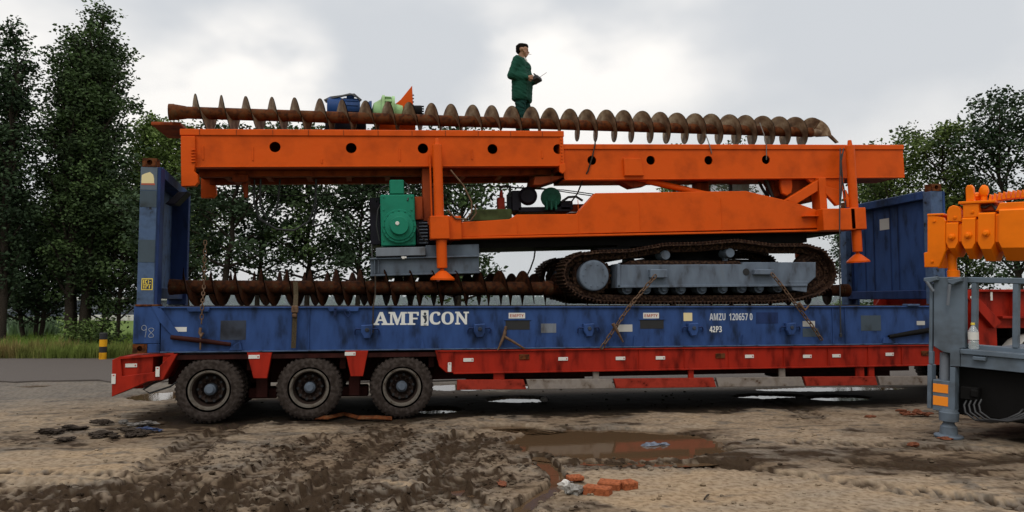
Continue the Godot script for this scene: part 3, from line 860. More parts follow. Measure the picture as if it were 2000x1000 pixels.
func trees() -> void:
	CLUMPS = [leaf_clump(14, 0.19, 1)]
	var column := func(u: float) -> float: return pow(sin(PI * clampf(0.08 + u * 0.9, 0, 1)), 0.55) * (1.0 - 0.45 * u)
	var round_ := func(u: float) -> float: return sqrt(maxf(0.02, 1.0 - pow(2.0 * u - 0.85, 2) / 1.4))
	var cone := func(u: float) -> float: return pow(1.0 - u, 0.7) * 0.95 + 0.06
	var wide := func(u: float) -> float: return 1.0 - 0.55 * u * u
	var dark := Color(0.045, 0.070, 0.034)
	var deep := Color(0.031, 0.052, 0.028)
	var mid := Color(0.062, 0.096, 0.034)
	var fresh := Color(0.095, 0.140, 0.038)
	tree("tall_poplar", "tallest dark poplar with several stems, left of the flat rack", Vector3(-9.003, 0, -22.7), {"seed": 1, "h": 14.3, "r": 1.65, "stems": 4, "lean": 0.03, "limbs": 170, "crown": 0.14, "rise": 0.95, "shape": column, "dense": 5.5, "col": dark, "col2": mid, "clump": 1.0, "spread": 0.26})
	tree("tall_poplar", "dark poplar cut by the left edge of the picture", Vector3(-11.215, 0, -21.072), {"seed": 2, "h": 13.0, "r": 1.0, "stems": 3, "lean": 0.02, "limbs": 120, "crown": 0.14, "rise": 0.95, "shape": column, "dense": 5.5, "col": deep, "col2": dark, "spread": 0.26})
	tree("bushy_tree", "low bushy dark tree between the two poplars", Vector3(-11.571, 0, -25.205), {"seed": 3, "h": 7.2, "r": 1.7, "stems": 3, "lean": 0.12, "limbs": 90, "crown": 0.12, "rise": 0.6, "shape": round_, "dense": 5.0, "col": deep, "col2": dark})
	tree("bushy_tree", "low dark tree at the right foot of the tallest poplar", Vector3(-7.792, 0, -23.494), {"seed": 4, "h": 6.2, "r": 1.9, "stems": 2, "lean": 0.1, "limbs": 60, "crown": 0.16, "rise": 0.6, "shape": round_, "dense": 4.6, "col": dark, "col2": mid})
	tree("bushy_tree", "lighter green tree seen above the left post of the flat rack", Vector3(-7.816, 0, -27.057), {"seed": 5, "h": 10.6, "r": 2.35, "limbs": 105, "crown": 0.22, "rise": 0.75, "shape": cone, "dense": 5.2, "col": fresh, "col2": Color(0.13, 0.18, 0.05), "spread": 0.34})
	tree("bushy_tree", "light green tree whose top shows left of the mast's end plate", Vector3(-5.616, 0, -24.62), {"seed": 6, "h": 9.6, "r": 2.2, "limbs": 90, "crown": 0.25, "rise": 0.7, "shape": cone, "dense": 4.8, "col": fresh, "col2": Color(0.13, 0.18, 0.05), "spread": 0.34})
	tree("broad_tree", "tree with a leaning forked trunk behind the left end of the deck", Vector3(-2.818, 0, -16.99), {"seed": 7, "h": 7.9, "r": 2.4, "stems": 2, "lean": 0.16, "limbs": 41, "crown": 0.36, "rise": 0.45, "shape": round_, "dense": 4.4, "girth": 0.017, "col": deep, "col2": dark, "droop": 0.12})
	tree("broad_tree", "dark spreading tree behind the rear auger, second from the left post", Vector3(-1.171, 0, -17.704), {"seed": 8, "h": 7.4, "r": 2.1, "limbs": 39, "crown": 0.34, "rise": 0.4, "shape": round_, "dense": 4.6, "girth": 0.013, "col": deep, "col2": dark, "droop": 0.15})
	tree("broad_tree", "dark tree behind the blue motor, its top just above the mast", Vector3(0.622, 0, -17.883), {"seed": 9, "h": 8.2, "r": 2.2, "limbs": 49, "crown": 0.31, "rise": 0.45, "shape": round_, "dense": 4.8, "col": dark, "col2": mid, "droop": 0.12})
	tree("broad_tree", "dense dark tree directly left of the green winch", Vector3(2.415, 0, -17.046), {"seed": 10, "h": 7.6, "r": 2.1, "limbs": 49, "crown": 0.30, "rise": 0.45, "shape": round_, "dense": 5.0, "col": deep, "col2": dark, "droop": 0.15})
	tree("broad_tree", "dense tree behind the left outrigger leg", Vector3(4.368, 0, -17.196), {"seed": 11, "h": 7.9, "r": 2.0, "limbs": 49, "crown": 0.26, "rise": 0.5, "shape": round_, "dense": 5.0, "col": dark, "col2": deep})
	tree("broad_tree", "tree whose right side ends in open sky right of the left outrigger", Vector3(6.038, 0, -15.872), {"seed": 12, "h": 8.0, "r": 1.85, "limbs": 49, "crown": 0.22, "rise": 0.5, "shape": round_, "dense": 4.6, "col": dark, "col2": mid})
	tree("far_tree", "pale tree top showing over the middle of the long mast", Vector3(18.953, 0, -27.228), {"seed": 13, "h": 10.3, "r": 1.6, "limbs": 35, "crown": 0.45, "rise": 0.7, "shape": cone, "dense": 4.0, "col": mid, "col2": fresh})
	tree("far_tree", "pale tree top showing over the mast left of the right outrigger", Vector3(21.95, 0, -26.678), {"seed": 14, "h": 10.4, "r": 1.8, "limbs": 39, "crown": 0.45, "rise": 0.7, "shape": cone, "dense": 4.0, "col": mid, "col2": fresh})
	tree("thin_tree", "thin far tree seen through the gap between crawler and right outrigger foot", Vector3(29.47, 0, -27.331), {"seed": 15, "h": 5.6, "r": 1.1, "limbs": 22, "crown": 0.62, "rise": 0.3, "shape": wide, "dense": 5.0, "girth": 0.009, "col": deep, "col2": dark})
	tree("broad_tree", "broad bright green tree above the right end wall", Vector3(24.811, 0, -15.986), {"seed": 16, "h": 8.9, "r": 1.75, "stems": 2, "lean": 0.1, "limbs": 77, "crown": 0.24, "rise": 0.6, "shape": round_, "dense": 5.0, "col": mid, "col2": Color(0.13, 0.17, 0.045)})
	tree("broad_tree", "smaller tree between the right outrigger and the broad bright green tree", Vector3(25.179, 0, -18.968), {"seed": 17, "h": 7.2, "r": 1.4, "limbs": 43, "crown": 0.24, "rise": 0.6, "shape": round_, "dense": 4.8, "col": mid, "col2": dark})
	tree("broad_tree", "low dark tree behind the tip of the yellow-orange boom", Vector3(28.108, 0, -17.414), {"seed": 18, "h": 6.3, "r": 1.4, "limbs": 41, "crown": 0.26, "rise": 0.6, "shape": round_, "dense": 4.6, "col": dark, "col2": mid})
	tree("broad_tree", "tall dark tree cut by the right edge of the picture", Vector3(27.059, 0, -12.523), {"seed": 19, "h": 10.4, "r": 1.45, "stems": 2, "lean": 0.1, "limbs": 77, "crown": 0.24, "rise": 0.65, "shape": round_, "dense": 5.0, "col": deep, "col2": dark})
	# shrubs under the right end wall and beside the poplars
	var bush := func(u: float) -> float: return 1.0 - 0.5 * u
	for s in [[Vector3(25.846, 0, -19.862), 20, "green shrub showing under the right end wall"], [Vector3(34.654, 0, -34.513), 21, "far shrub right of the crawler's idler"], [Vector3(-6.723, 0, -18.215), 22, "leafy shrub at the foot of the tallest poplar"]]:
		tree("shrub", s[2], s[0], {"seed": s[1], "h": 1.5 if s[1] != 22 else 0.95, "r": 1.1 if s[1] != 22 else 0.55, "stems": 3, "lean": 0.3, "limbs": 24, "crown": 0.1, "rise": 0.5, "shape": bush, "dense": 5.0, "col": mid, "col2": fresh, "clump": 0.8})

# ---------------------------------------------------------------- trailer
func tyre_mesh() -> ArrayMesh:
	var b := mb()
	var segs := 84
	# across (z towards the camera) and radius; every other segment of the shoulder is a lug
	var pr := [[-0.27, 0.255], [-0.29, 0.30], [-0.285, 0.36], [-0.25, 0.415], [-0.21, 0.437], [-0.12, 0.445], [-0.005, 0.445], [0.0, 0.437], [-0.0, 0.43], [0.0, 0.415], [0.0, 0.36], [0.0, 0.30], [-0.02, 0.262], [-0.05, 0.252]]
	pr = [[-0.30, 0.24], [-0.30, 0.33], [-0.285, 0.40], [-0.255, 0.44], [-0.16, 0.45], [-0.05, 0.44], [-0.022, 0.405], [-0.006, 0.375], [0.0, 0.33], [-0.003, 0.288], [-0.012, 0.272], [-0.03, 0.262], [-0.05, 0.255]]
	for i in pr.size() - 1:
		for k in segs:
			var f := func(row: int, kk: int) -> Vector3:
				var a := TAU * kk / segs
				var r: float = pr[row][1]
				return Vector3(cos(a) * r, sin(a) * r, pr[row][0])
			var e := Vector2(pr[i + 1][0] - pr[i][0], pr[i + 1][1] - pr[i][1]).normalized()
			var nf := func(kk: int) -> Vector3:
				var a := TAU * kk / segs
				return Vector3(cos(a) * e.x, sin(a) * e.x, -e.y)
			var lug := k % 2 == 0 and i in [3, 4, 5]
			if lug:
				var g := func(v: Vector3) -> Vector3: return Vector3(v.x * 0.972, v.y * 0.972, v.z - 0.006)
				b.quad(g.call(f.call(i, k)), g.call(f.call(i, k + 1)), g.call(f.call(i + 1, k + 1)), g.call(f.call(i + 1, k)))
				b.quad(f.call(i, k), g.call(f.call(i, k)), g.call(f.call(i + 1, k)), f.call(i + 1, k))
				b.quad(g.call(f.call(i, k + 1)), f.call(i, k + 1), f.call(i + 1, k + 1), g.call(f.call(i + 1, k + 1)))
			else:
				var s: float = -1.0 if nf.call(k).dot(Vector3(cos(TAU * k / segs), sin(TAU * k / segs), 0.3)) < 0 else 1.0
				b.quadn(f.call(i, k), f.call(i, k + 1), f.call(i + 1, k + 1), f.call(i + 1, k), nf.call(k) * s, nf.call(k + 1) * s, nf.call(k + 1) * s, nf.call(k) * s)
	return b.mesh()

func rim_meshes() -> Array:
	var z := Vector3(0, 0, 1)
	var a := mb()   # outer ring
	a.lathe([Vector2(-0.05, 0.222), Vector2(-0.03, 0.232), Vector2(-0.012, 0.24), Vector2(-0.012, 0.264), Vector2(-0.04, 0.27), Vector2(-0.06, 0.262)], Vector3.ZERO, z, 48)
	var c := mb()   # dished disc with hand holes seen as recesses
	c.lathe([Vector2(-0.20, 0.0), Vector2(-0.20, 0.10), Vector2(-0.15, 0.13), Vector2(-0.13, 0.165), Vector2(-0.19, 0.20), Vector2(-0.05, 0.2215)], Vector3.ZERO, z, 40)
	for k in 10:
		var t := TAU * (k + 0.5) / 10
		c.cyl(Vector3(cos(t) * 0.118, sin(t) * 0.118, -0.17), Vector3(cos(t) * 0.118, sin(t) * 0.118, -0.11), 0.012, 0.011, 6)
	var h := mb()
	h.lathe([Vector2(-0.2, 0.08), Vector2(-0.09, 0.075), Vector2(-0.075, 0.06), Vector2(-0.06, 0.055), Vector2(-0.05, 0.045), Vector2(-0.05, 0)], Vector3.ZERO, z, 20)
	var d := mb()
	for k in 10:
		var t := TAU * k / 10
		d.cyl(Vector3(cos(t) * 0.163, sin(t) * 0.163, -0.15), Vector3(cos(t) * 0.163, sin(t) * 0.163, -0.128), 0.021, 0.021, 10)
	return [a.mesh(), c.mesh(), h.mesh(), d.mesh()]

var TYRE: ArrayMesh
var RIM := []

func wheel(parent: Node, at: Vector3, facing := 1.0, roll := 0.0, hub := "rim_inner") -> void:
	var b := Basis(Vector3(0, 0, 1), roll)
	if facing < 0: b = Basis(Vector3(0, 1, 0), PI) * b
	var w := inst("wheel", TYRE, M.rubber, parent, Transform3D(b, at))
	inst("rim", RIM[0], M.rim, w, Transform3D(), true)
	inst("disc", RIM[1], M[hub], w, Transform3D(), true)
	inst("hub", RIM[2], M.counter_grey, w, Transform3D(), true)
	inst("hand_hole", RIM[3], M.black, w, Transform3D(), true)

func reflector(parent: Node, p: Vector3, w := 0.145, h := 0.05, mat := "label_white") -> void:
	var b := mb()
	b.box(p, Vector3(w, h, 0.008), 0.002)
	var o := obj("reflector", b, M[mat], parent)
	b = mb()
	if w > h:
		b.box(p + Vector3(w * 0.36, 0, 0.005), Vector3(0.014, h * 0.4, 0.006), 0.001)
	else:
		b.box(p + Vector3(0, h * 0.36, 0.005), Vector3(w * 0.4, 0.014, 0.006), 0.001)
	obj("reflector_mark", b, M.red_mark, o)

func trailer() -> void:
	var t := thing("semi_trailer", "red three-axle low-bed trailer under the blue flat rack", "trailer", Vector3(6, 0, -1.22))
	TYRE = tyre_mesh()
	RIM = rim_meshes()
	var b := mb()
	# side beam: web with flanges, and its closed rear end
	b.prism([Vector2(3.98, 0.951), Vector2(4.242, 0.948), Vector2(4.243, 0.631), Vector2(4.141, 0.633), Vector2(4.04, 0.721)], -0.10, 0.004, 0.006)
	b.bx(4.24, 12.0, 0.635, 0.925, -0.03, -0.012, 0.0)
	obj("side_beam", b, M.trailer_red, t)
	b = mb()
	b.bx(4.02, 12.0, 0.927, 0.946, -0.14, 0.022, 0.004)
	b.bx(4.24, 12.0, 0.612, 0.634, -0.14, 0.014, 0.004)
	obj("beam_flange", b, M.trailer_red, t)
	for x in [5.55, 7.0, 7.72, 8.43, 9.35, 10.1, 10.8, 11.4]:
		b = mb()
		b.bx(x, x + 0.012, 0.635, 0.925, -0.011, 0.006, 0.002)
		obj("stiffener", b, M.trailer_red, t)
	b = mb()   # far side beam, deck and cross members
	b.bx(0.6, 12.0, 0.62, 0.93, -2.44, -2.38, 0.0)
	b.bx(0.2, 12.0, 0.90, 0.926, -2.37, -0.16, 0.0)
	for i in 18:
		b.bx(0.8 + i * 0.62, 0.88 + i * 0.62, 0.70, 0.898, -2.36, -0.16, 0.0)
	b.bx(0.3, 12.0, 0.48, 0.82, -0.75, -0.6, 0.004)
	b.bx(0.3, 12.0, 0.48, 0.82, -1.85, -1.7, 0.004)
	b.bx(4.6, 6.4, 0.36, 0.8, -1.6, -0.8, 0.02)
	b.bx(9.9, 11.8, 0.34, 0.8, -1.6, -0.8, 0.02)
	b.bx(4.4, 11.9, 0.30, 0.60, -2.42, -2.385, 0.0)  # far guard; with the two boxes above, added to darken the ground below
	obj("chassis", b, M.trailer_dark, t)
	# rear end: sloping tail box with a recessed panel
	b = mb()
	b.prism([Vector2(-0.237, 0.875), Vector2(-0.139, 0.921), Vector2(-0.112, 0.661), Vector2(0.275, 0.707), Vector2(0.49, 0.939), Vector2(0.566, 0.945), Vector2(0.391, 0.605), Vector2(0.215, 0.588), Vector2(-0.228, 0.398)], -0.5, 0.02, 0.006)
	b.prism([Vector2(-0.144, 0.899), Vector2(0.25, 0.921), Vector2(0.244, 0.706), Vector2(-0.125, 0.659)], -0.5, -0.03, 0.0)
	b.prism([Vector2(-0.157, 0.914), Vector2(0.521, 0.959), Vector2(0.509, 0.926), Vector2(-0.156, 0.881)], -0.5, 0.018, 0.003)
	obj("tail_box", b, M.trailer_red, t)
	b = mb()
	b.prism([Vector2(-0.237, 0.875), Vector2(0.206, 0.889), Vector2(0.215, 0.588), Vector2(-0.228, 0.398)], -2.4, -2.0, 0.006)
	obj("tail_box", b, M.trailer_red, t)
	b = mb()
	b.bx(-0.2, 0.0, 0.44, 0.7, -2.0, -0.5, 0.01)
	obj("rear_bumper", b, M.trailer_red, t)
	for i in 2:
		b = mb()
		b.bx(-0.235, -0.20, 0.5, 0.62, -0.75 - i * 1.2, -0.55 - i * 1.2, 0.01)
		obj("tail_lamp", b, M.guard_red, t)
	# mudguard tabs between the wheels
	for q in [[Vector2(1.444, 0.949), Vector2(1.768, 0.945), Vector2(1.709, 0.601), Vector2(1.537, 0.605)], [Vector2(2.737, 0.961), Vector2(3.05, 0.957), Vector2(2.984, 0.606), Vector2(2.818, 0.609)]]:
		b = mb()
		b.prism(q, -0.06, 0.03, 0.005)
		obj("mudguard_tab", b, M.trailer_red, t)
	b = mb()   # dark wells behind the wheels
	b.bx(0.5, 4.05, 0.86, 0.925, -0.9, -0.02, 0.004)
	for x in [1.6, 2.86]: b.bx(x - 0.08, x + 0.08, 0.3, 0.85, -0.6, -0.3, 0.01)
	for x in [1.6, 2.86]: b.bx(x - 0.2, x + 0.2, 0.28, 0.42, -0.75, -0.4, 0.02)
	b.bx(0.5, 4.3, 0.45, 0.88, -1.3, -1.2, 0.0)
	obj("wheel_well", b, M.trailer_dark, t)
	var k := 0
	for x in [[0.96, 0.452], [2.262, 0.452], [3.52, 0.442]]:
		wheel(t, Vector3(x[0], x[1], 0.0), 1.0, k * 0.7, "rim_inner")
		wheel(t, Vector3(x[0], x[1], -0.36), 1.0, k * 0.7 + 0.3)
		wheel(t, Vector3(x[0], x[1], -2.44), -1.0, k * 0.9)
		wheel(t, Vector3(x[0], x[1], -2.08), -1.0, k * 0.9 + 0.4)
		b = mb()
		b.cyl(Vector3(x[0], x[1], -0.3), Vector3(x[0], x[1], -2.2), 0.09, 0.09, 14)
		obj("axle", b, M.chassis_black, t)
		b = mb()
		b.bx(x[0] - 0.42, x[0] + 0.42, 0.5, 0.58, -0.78, -0.66, 0.01)
		obj("leaf_spring", b, M.chassis_black, t)
		k += 1
	# side guard: striped bar on posts
	var seg := [[893, 1025, "guard_red", 742.5, 762], [1026, 1196, "guard_white", 741.5, 760.5], [1197, 1396, "guard_red", 740.5, 758.5], [1397, 1568, "guard_white", 739, 756], [1569, 1712, "guard_red", 737, 753], [1713, 1840, "guard_white", 735, 751]]
	var xs := [4.295, 5.276, 6.591, 8.206, 9.665, 10.94, 12.05]
	for i in 6:
		b = mb()
		var y0 := lerpf(0.39, 0.32, i / 6.0)
		b.prism([Vector2(xs[i] + (0.0 if i == 0 else 0.02), 0.53 - 0.014 * i), Vector2(xs[i + 1] - 0.02, 0.53 - 0.014 * (i + 1)), Vector2(xs[i + 1] + 0.02, 0.388 - 0.014 * (i + 1)), Vector2(xs[i] + (0.0 if i == 0 else 0.06), 0.388 - 0.014 * i)], -0.06, 0.0, 0.006)
		obj("guard_bar", b, M[seg[i][2]], t)
	for p in [[4.9, 0.16, "trailer_red"], [6.35, 0.09, "guard_white"], [7.84, 0.085, "trailer_red"], [9.34, 0.1, "guard_white"], [10.68, 0.14, "trailer_red"], [10.88, 0.1, "trailer_red"]]:
		b = mb()
		b.bx(p[0] - p[1] / 2, p[0] + p[1] / 2, 0.44, 0.611, -0.075, -0.03, 0.006)
		obj("guard_post", b, M[p[2]], t)
	for p in [Vector3(-0.016, 0.797, 0), Vector3(1.539, 0.893, 0.04), Vector3(2.807, 0.918, 0.04), Vector3(4.454, 0.808, 0), Vector3(5.843, 0.804, 0), Vector3(6.717, 0.799, 0), Vector3(7.341, 0.798, 0), Vector3(8.779, 0.802, 0), Vector3(9.75, 0.789, 0), Vector3(10.251, 0.791, 0), Vector3(11.186, 0.803, 0)]:
		reflector(t, Vector3(p.x, p.y, 0.034 if p.x > 1.2 and p.x < 3.0 else -0.004 if p.x > 4.0 else -0.024))
	for p in [Vector3(0.325, 0.713, 0.02), Vector3(-0.21, 0.629, 0.02), Vector3(4.184, 0.712, 0.01)]:
		reflector(t, Vector3(p.x, p.y, p.z + 0.006), 0.05, 0.13)
	for p in [Vector3(5.265, 0.841, 0), Vector3(8.301, 0.816, 0), Vector3(11.832, 0.811, 0)]:
		b = mb()
		b.box(Vector3(p.x, p.y, -0.004), Vector3(0.15, 0.075, 0.02), 0.004)
		obj("side_lamp", b, M.rust, t)
	# hoses under the tail
	b = mb()
	b.tube([Vector3(0.32, 0.6, -0.1), Vector3(0.12, 0.47, -0.1), Vector3(0.2, 0.42, -0.1), Vector3(0.45, 0.5, -0.12), Vector3(0.6, 0.62, -0.15)], 0.012, 6)
	obj("brake_hose", b, M.cable, t)
	# gooseneck
	b = mb()
	b.prism([Vector2(12.0, 0.61), Vector2(12.45, 0.61), Vector2(13.28, 0.84), Vector2(13.28, 1.2), Vector2(16.2, 1.2), Vector2(16.2, 1.80), Vector2(12.7, 1.84), Vector2(12.02, 0.95)], -0.16, -0.12, 0.004)
	b.prism([Vector2(12.0, 0.61), Vector2(12.45, 0.61), Vector2(13.28, 0.84), Vector2(13.28, 1.2), Vector2(16.2, 1.2), Vector2(16.2, 1.80), Vector2(12.7, 1.84), Vector2(12.02, 0.95)], -2.1, -2.06, 0.004)
	b.bx(12.75, 16.2, 1.80, 1.84, -2.44, 0.0, 0.004)
	b.bx(12.72, 12.76, 0.95, 1.799, -2.44, -0.02, 0.003)
	obj("gooseneck", b, M.trailer_red, t)
	b = mb()
	b.prism([Vector2(12.55, 1.82), Vector2(12.75, 1.82), Vector2(13.30, 1.30), Vector2(13.15, 1.2)], -0.119, -0.03, 0.005)
	b.bx(13.3, 16.2, 1.36, 1.40, -0.119, -0.01, 0.004)
	b.bx(13.55, 13.6, 1.401, 1.798, -0.119, -0.01, 0.004)
	obj("gooseneck_rib", b, M.trailer_red, t)
	for p in [Vector3(12.768, 1.74, -0.02), Vector3(13.106, 1.732, -0.02), Vector3(13.453, 1.834, -0.02)]:
		b = mb()
		b.box(Vector3(p.x, p.y, -0.015), Vector3(0.12, 0.04, 0.008) if p.y > 1.78 else Vector3(0.04, 0.15, 0.008), 0.002, Basis(Vector3(0, 0, 1), -0.9 if p.x < 12.8 else 0.0))
		obj("reflector", b, M.label_white, t)

func tractor() -> void:
	var t := thing("tractor_truck", "dark wheels and mudguard of the tractor unit under the red gooseneck", "truck", Vector3(15.2, 0, -1.22))
	var b := mb()
	b.bx(13.3, 18.6, 0.75, 1.0, -0.75, -0.6, 0.01)
	b.bx(13.3, 18.6, 0.75, 1.0, -1.85, -1.7, 0.01)
	b.bx(13.3, 13.5, 0.7, 0.95, -1.7, -0.75, 0.01)
	b.bx(14.2, 15.6, 1.0, 1.2, -1.6, -0.85, 0.02)
	obj("chassis", b, M.chassis_black, t)
	for x in [14.0, 15.3, 17.9]:
		for z in [0.0, -2.44]:
			var f := 1.0 if z == 0.0 else -1.0
			var w := inst("wheel", TYRE, M.rubber, t, Transform3D(Basis(Vector3(0, 1, 0), 0.0 if f > 0 else PI).scaled(Vector3(1.13, 1.13, 1.0)), Vector3(x, 0.5, z)))
			inst("rim", RIM[0], M.rim, w, Transform3D(), true)
			inst("disc", RIM[1], M.rim_inner, w, Transform3D(), true)
			inst("hub", RIM[2], M.rim, w, Transform3D(), true)
		for z in [[-0.3, 0.01], [-2.45, -2.14]]:
			if x > 17.0: continue
			b = mb()
			var pts := []
			for i in 9:
				var a := PI * (0.12 + 0.76 * i / 8.0)
				pts.append(Vector2(cos(a) * 0.62 + x, sin(a) * 0.60 + 0.5))
			for i in 9:
				var a := PI * (0.88 - 0.76 * i / 8.0)
				pts.append(Vector2(cos(a) * 0.60 + x, sin(a) * 0.575 + 0.5))
			b.prism(pts, z[0], z[1], 0.003)
			obj("mudguard", b, M.label_old, t)
	b = mb()
	b.bx(16.7, 18.9, 0.8, 3.0, -2.42, -0.02, 0.12)
	obj("cab", b, M.trailer_red, t)
	for z in [-0.012, -2.428]:
		b = mb()
		b.box(Vector3(18.1, 2.2, z), Vector3(0.9, 0.75, 0.02), 0.008)
		obj("door_window", b, M.black, t)
	b = mb()
	b.box(Vector3(18.905, 2.25, -1.22), Vector3(0.02, 0.85, 2.0), 0.008)
	obj("windscreen", b, M.black, t)

# ---------------------------------------------------------------- flat rack
var UPRIGHT := Transform3D(Basis(Vector3(1, 0, 0), Vector3(0, 0, -1), Vector3(0, 1, 0)), Vector3.ZERO)   # a ground plan, raised

func font(serif: bool) -> Font:
	var fv := FontVariation.new()
	var f := SystemFont.new()
	f.font_names = PackedStringArray(["Droid Serif" if serif else "Droid Sans"])
	f.font_weight = 700
	fv.base_font = f
	fv.variation_embolden = 0.5 if serif else 0.0
	return fv

func letters(called: String, txt: String, parent: Node, at: Vector3, wide: float, high: float, m: String, serif := false, xf := Basis()) -> void:   # at = lower left corner, on a face towards the camera
	var t := TextMesh.new()
	t.text = txt
	t.font = font(serif)
	t.font_size = 48
	t.pixel_size = 0.01
	t.depth = 0.02
	t.curve_step = 3.0
	t.horizontal_alignment = HORIZONTAL_ALIGNMENT_LEFT
	var bb := t.get_aabb()
	var sc := Vector3(wide / bb.size.x, high / bb.size.y, 0.2)
	var o := inst(called, t, M[m], parent, Transform3D(xf * Basis().scaled(sc), at - xf * Vector3(bb.position.x * sc.x, bb.position.y * sc.y, 0)))

func casting(parent: Node, x: float, y: float, z: float) -> void:   # hollow corner casting, near face at z
	var b := mb()
	b.plate_hole(x, x + 0.178, y, y + 0.118, z, x + 0.089, y + 0.06, 0.036, 0.1)
	b.bx(x, x + 0.178, y, y + 0.118, z - 0.162, z - 0.07, 0.004)
	for q in [[x, x + 0.178, y, y + 0.014], [x, x + 0.178, y + 0.104, y + 0.118], [x, x + 0.02, y + 0.015, y + 0.103], [x + 0.158, x + 0.178, y + 0.015, y + 0.103]]:
		b.bx(q[0], q[1], q[2], q[3], z - 0.0695, z - 0.002, 0.0)
	obj("corner_casting", b, M.rust, parent)

func slab(called: String, parent: Node, mat: String, x0: float, x1: float, y0: float, y1: float, z: float, t := 0.004) -> MeshInstance3D:
	var b := mb()
	b.bx(x0, x1, y0, y1, z - t, z, minf(t * 0.3, 0.002))
	return obj(called, b, M[mat], parent)

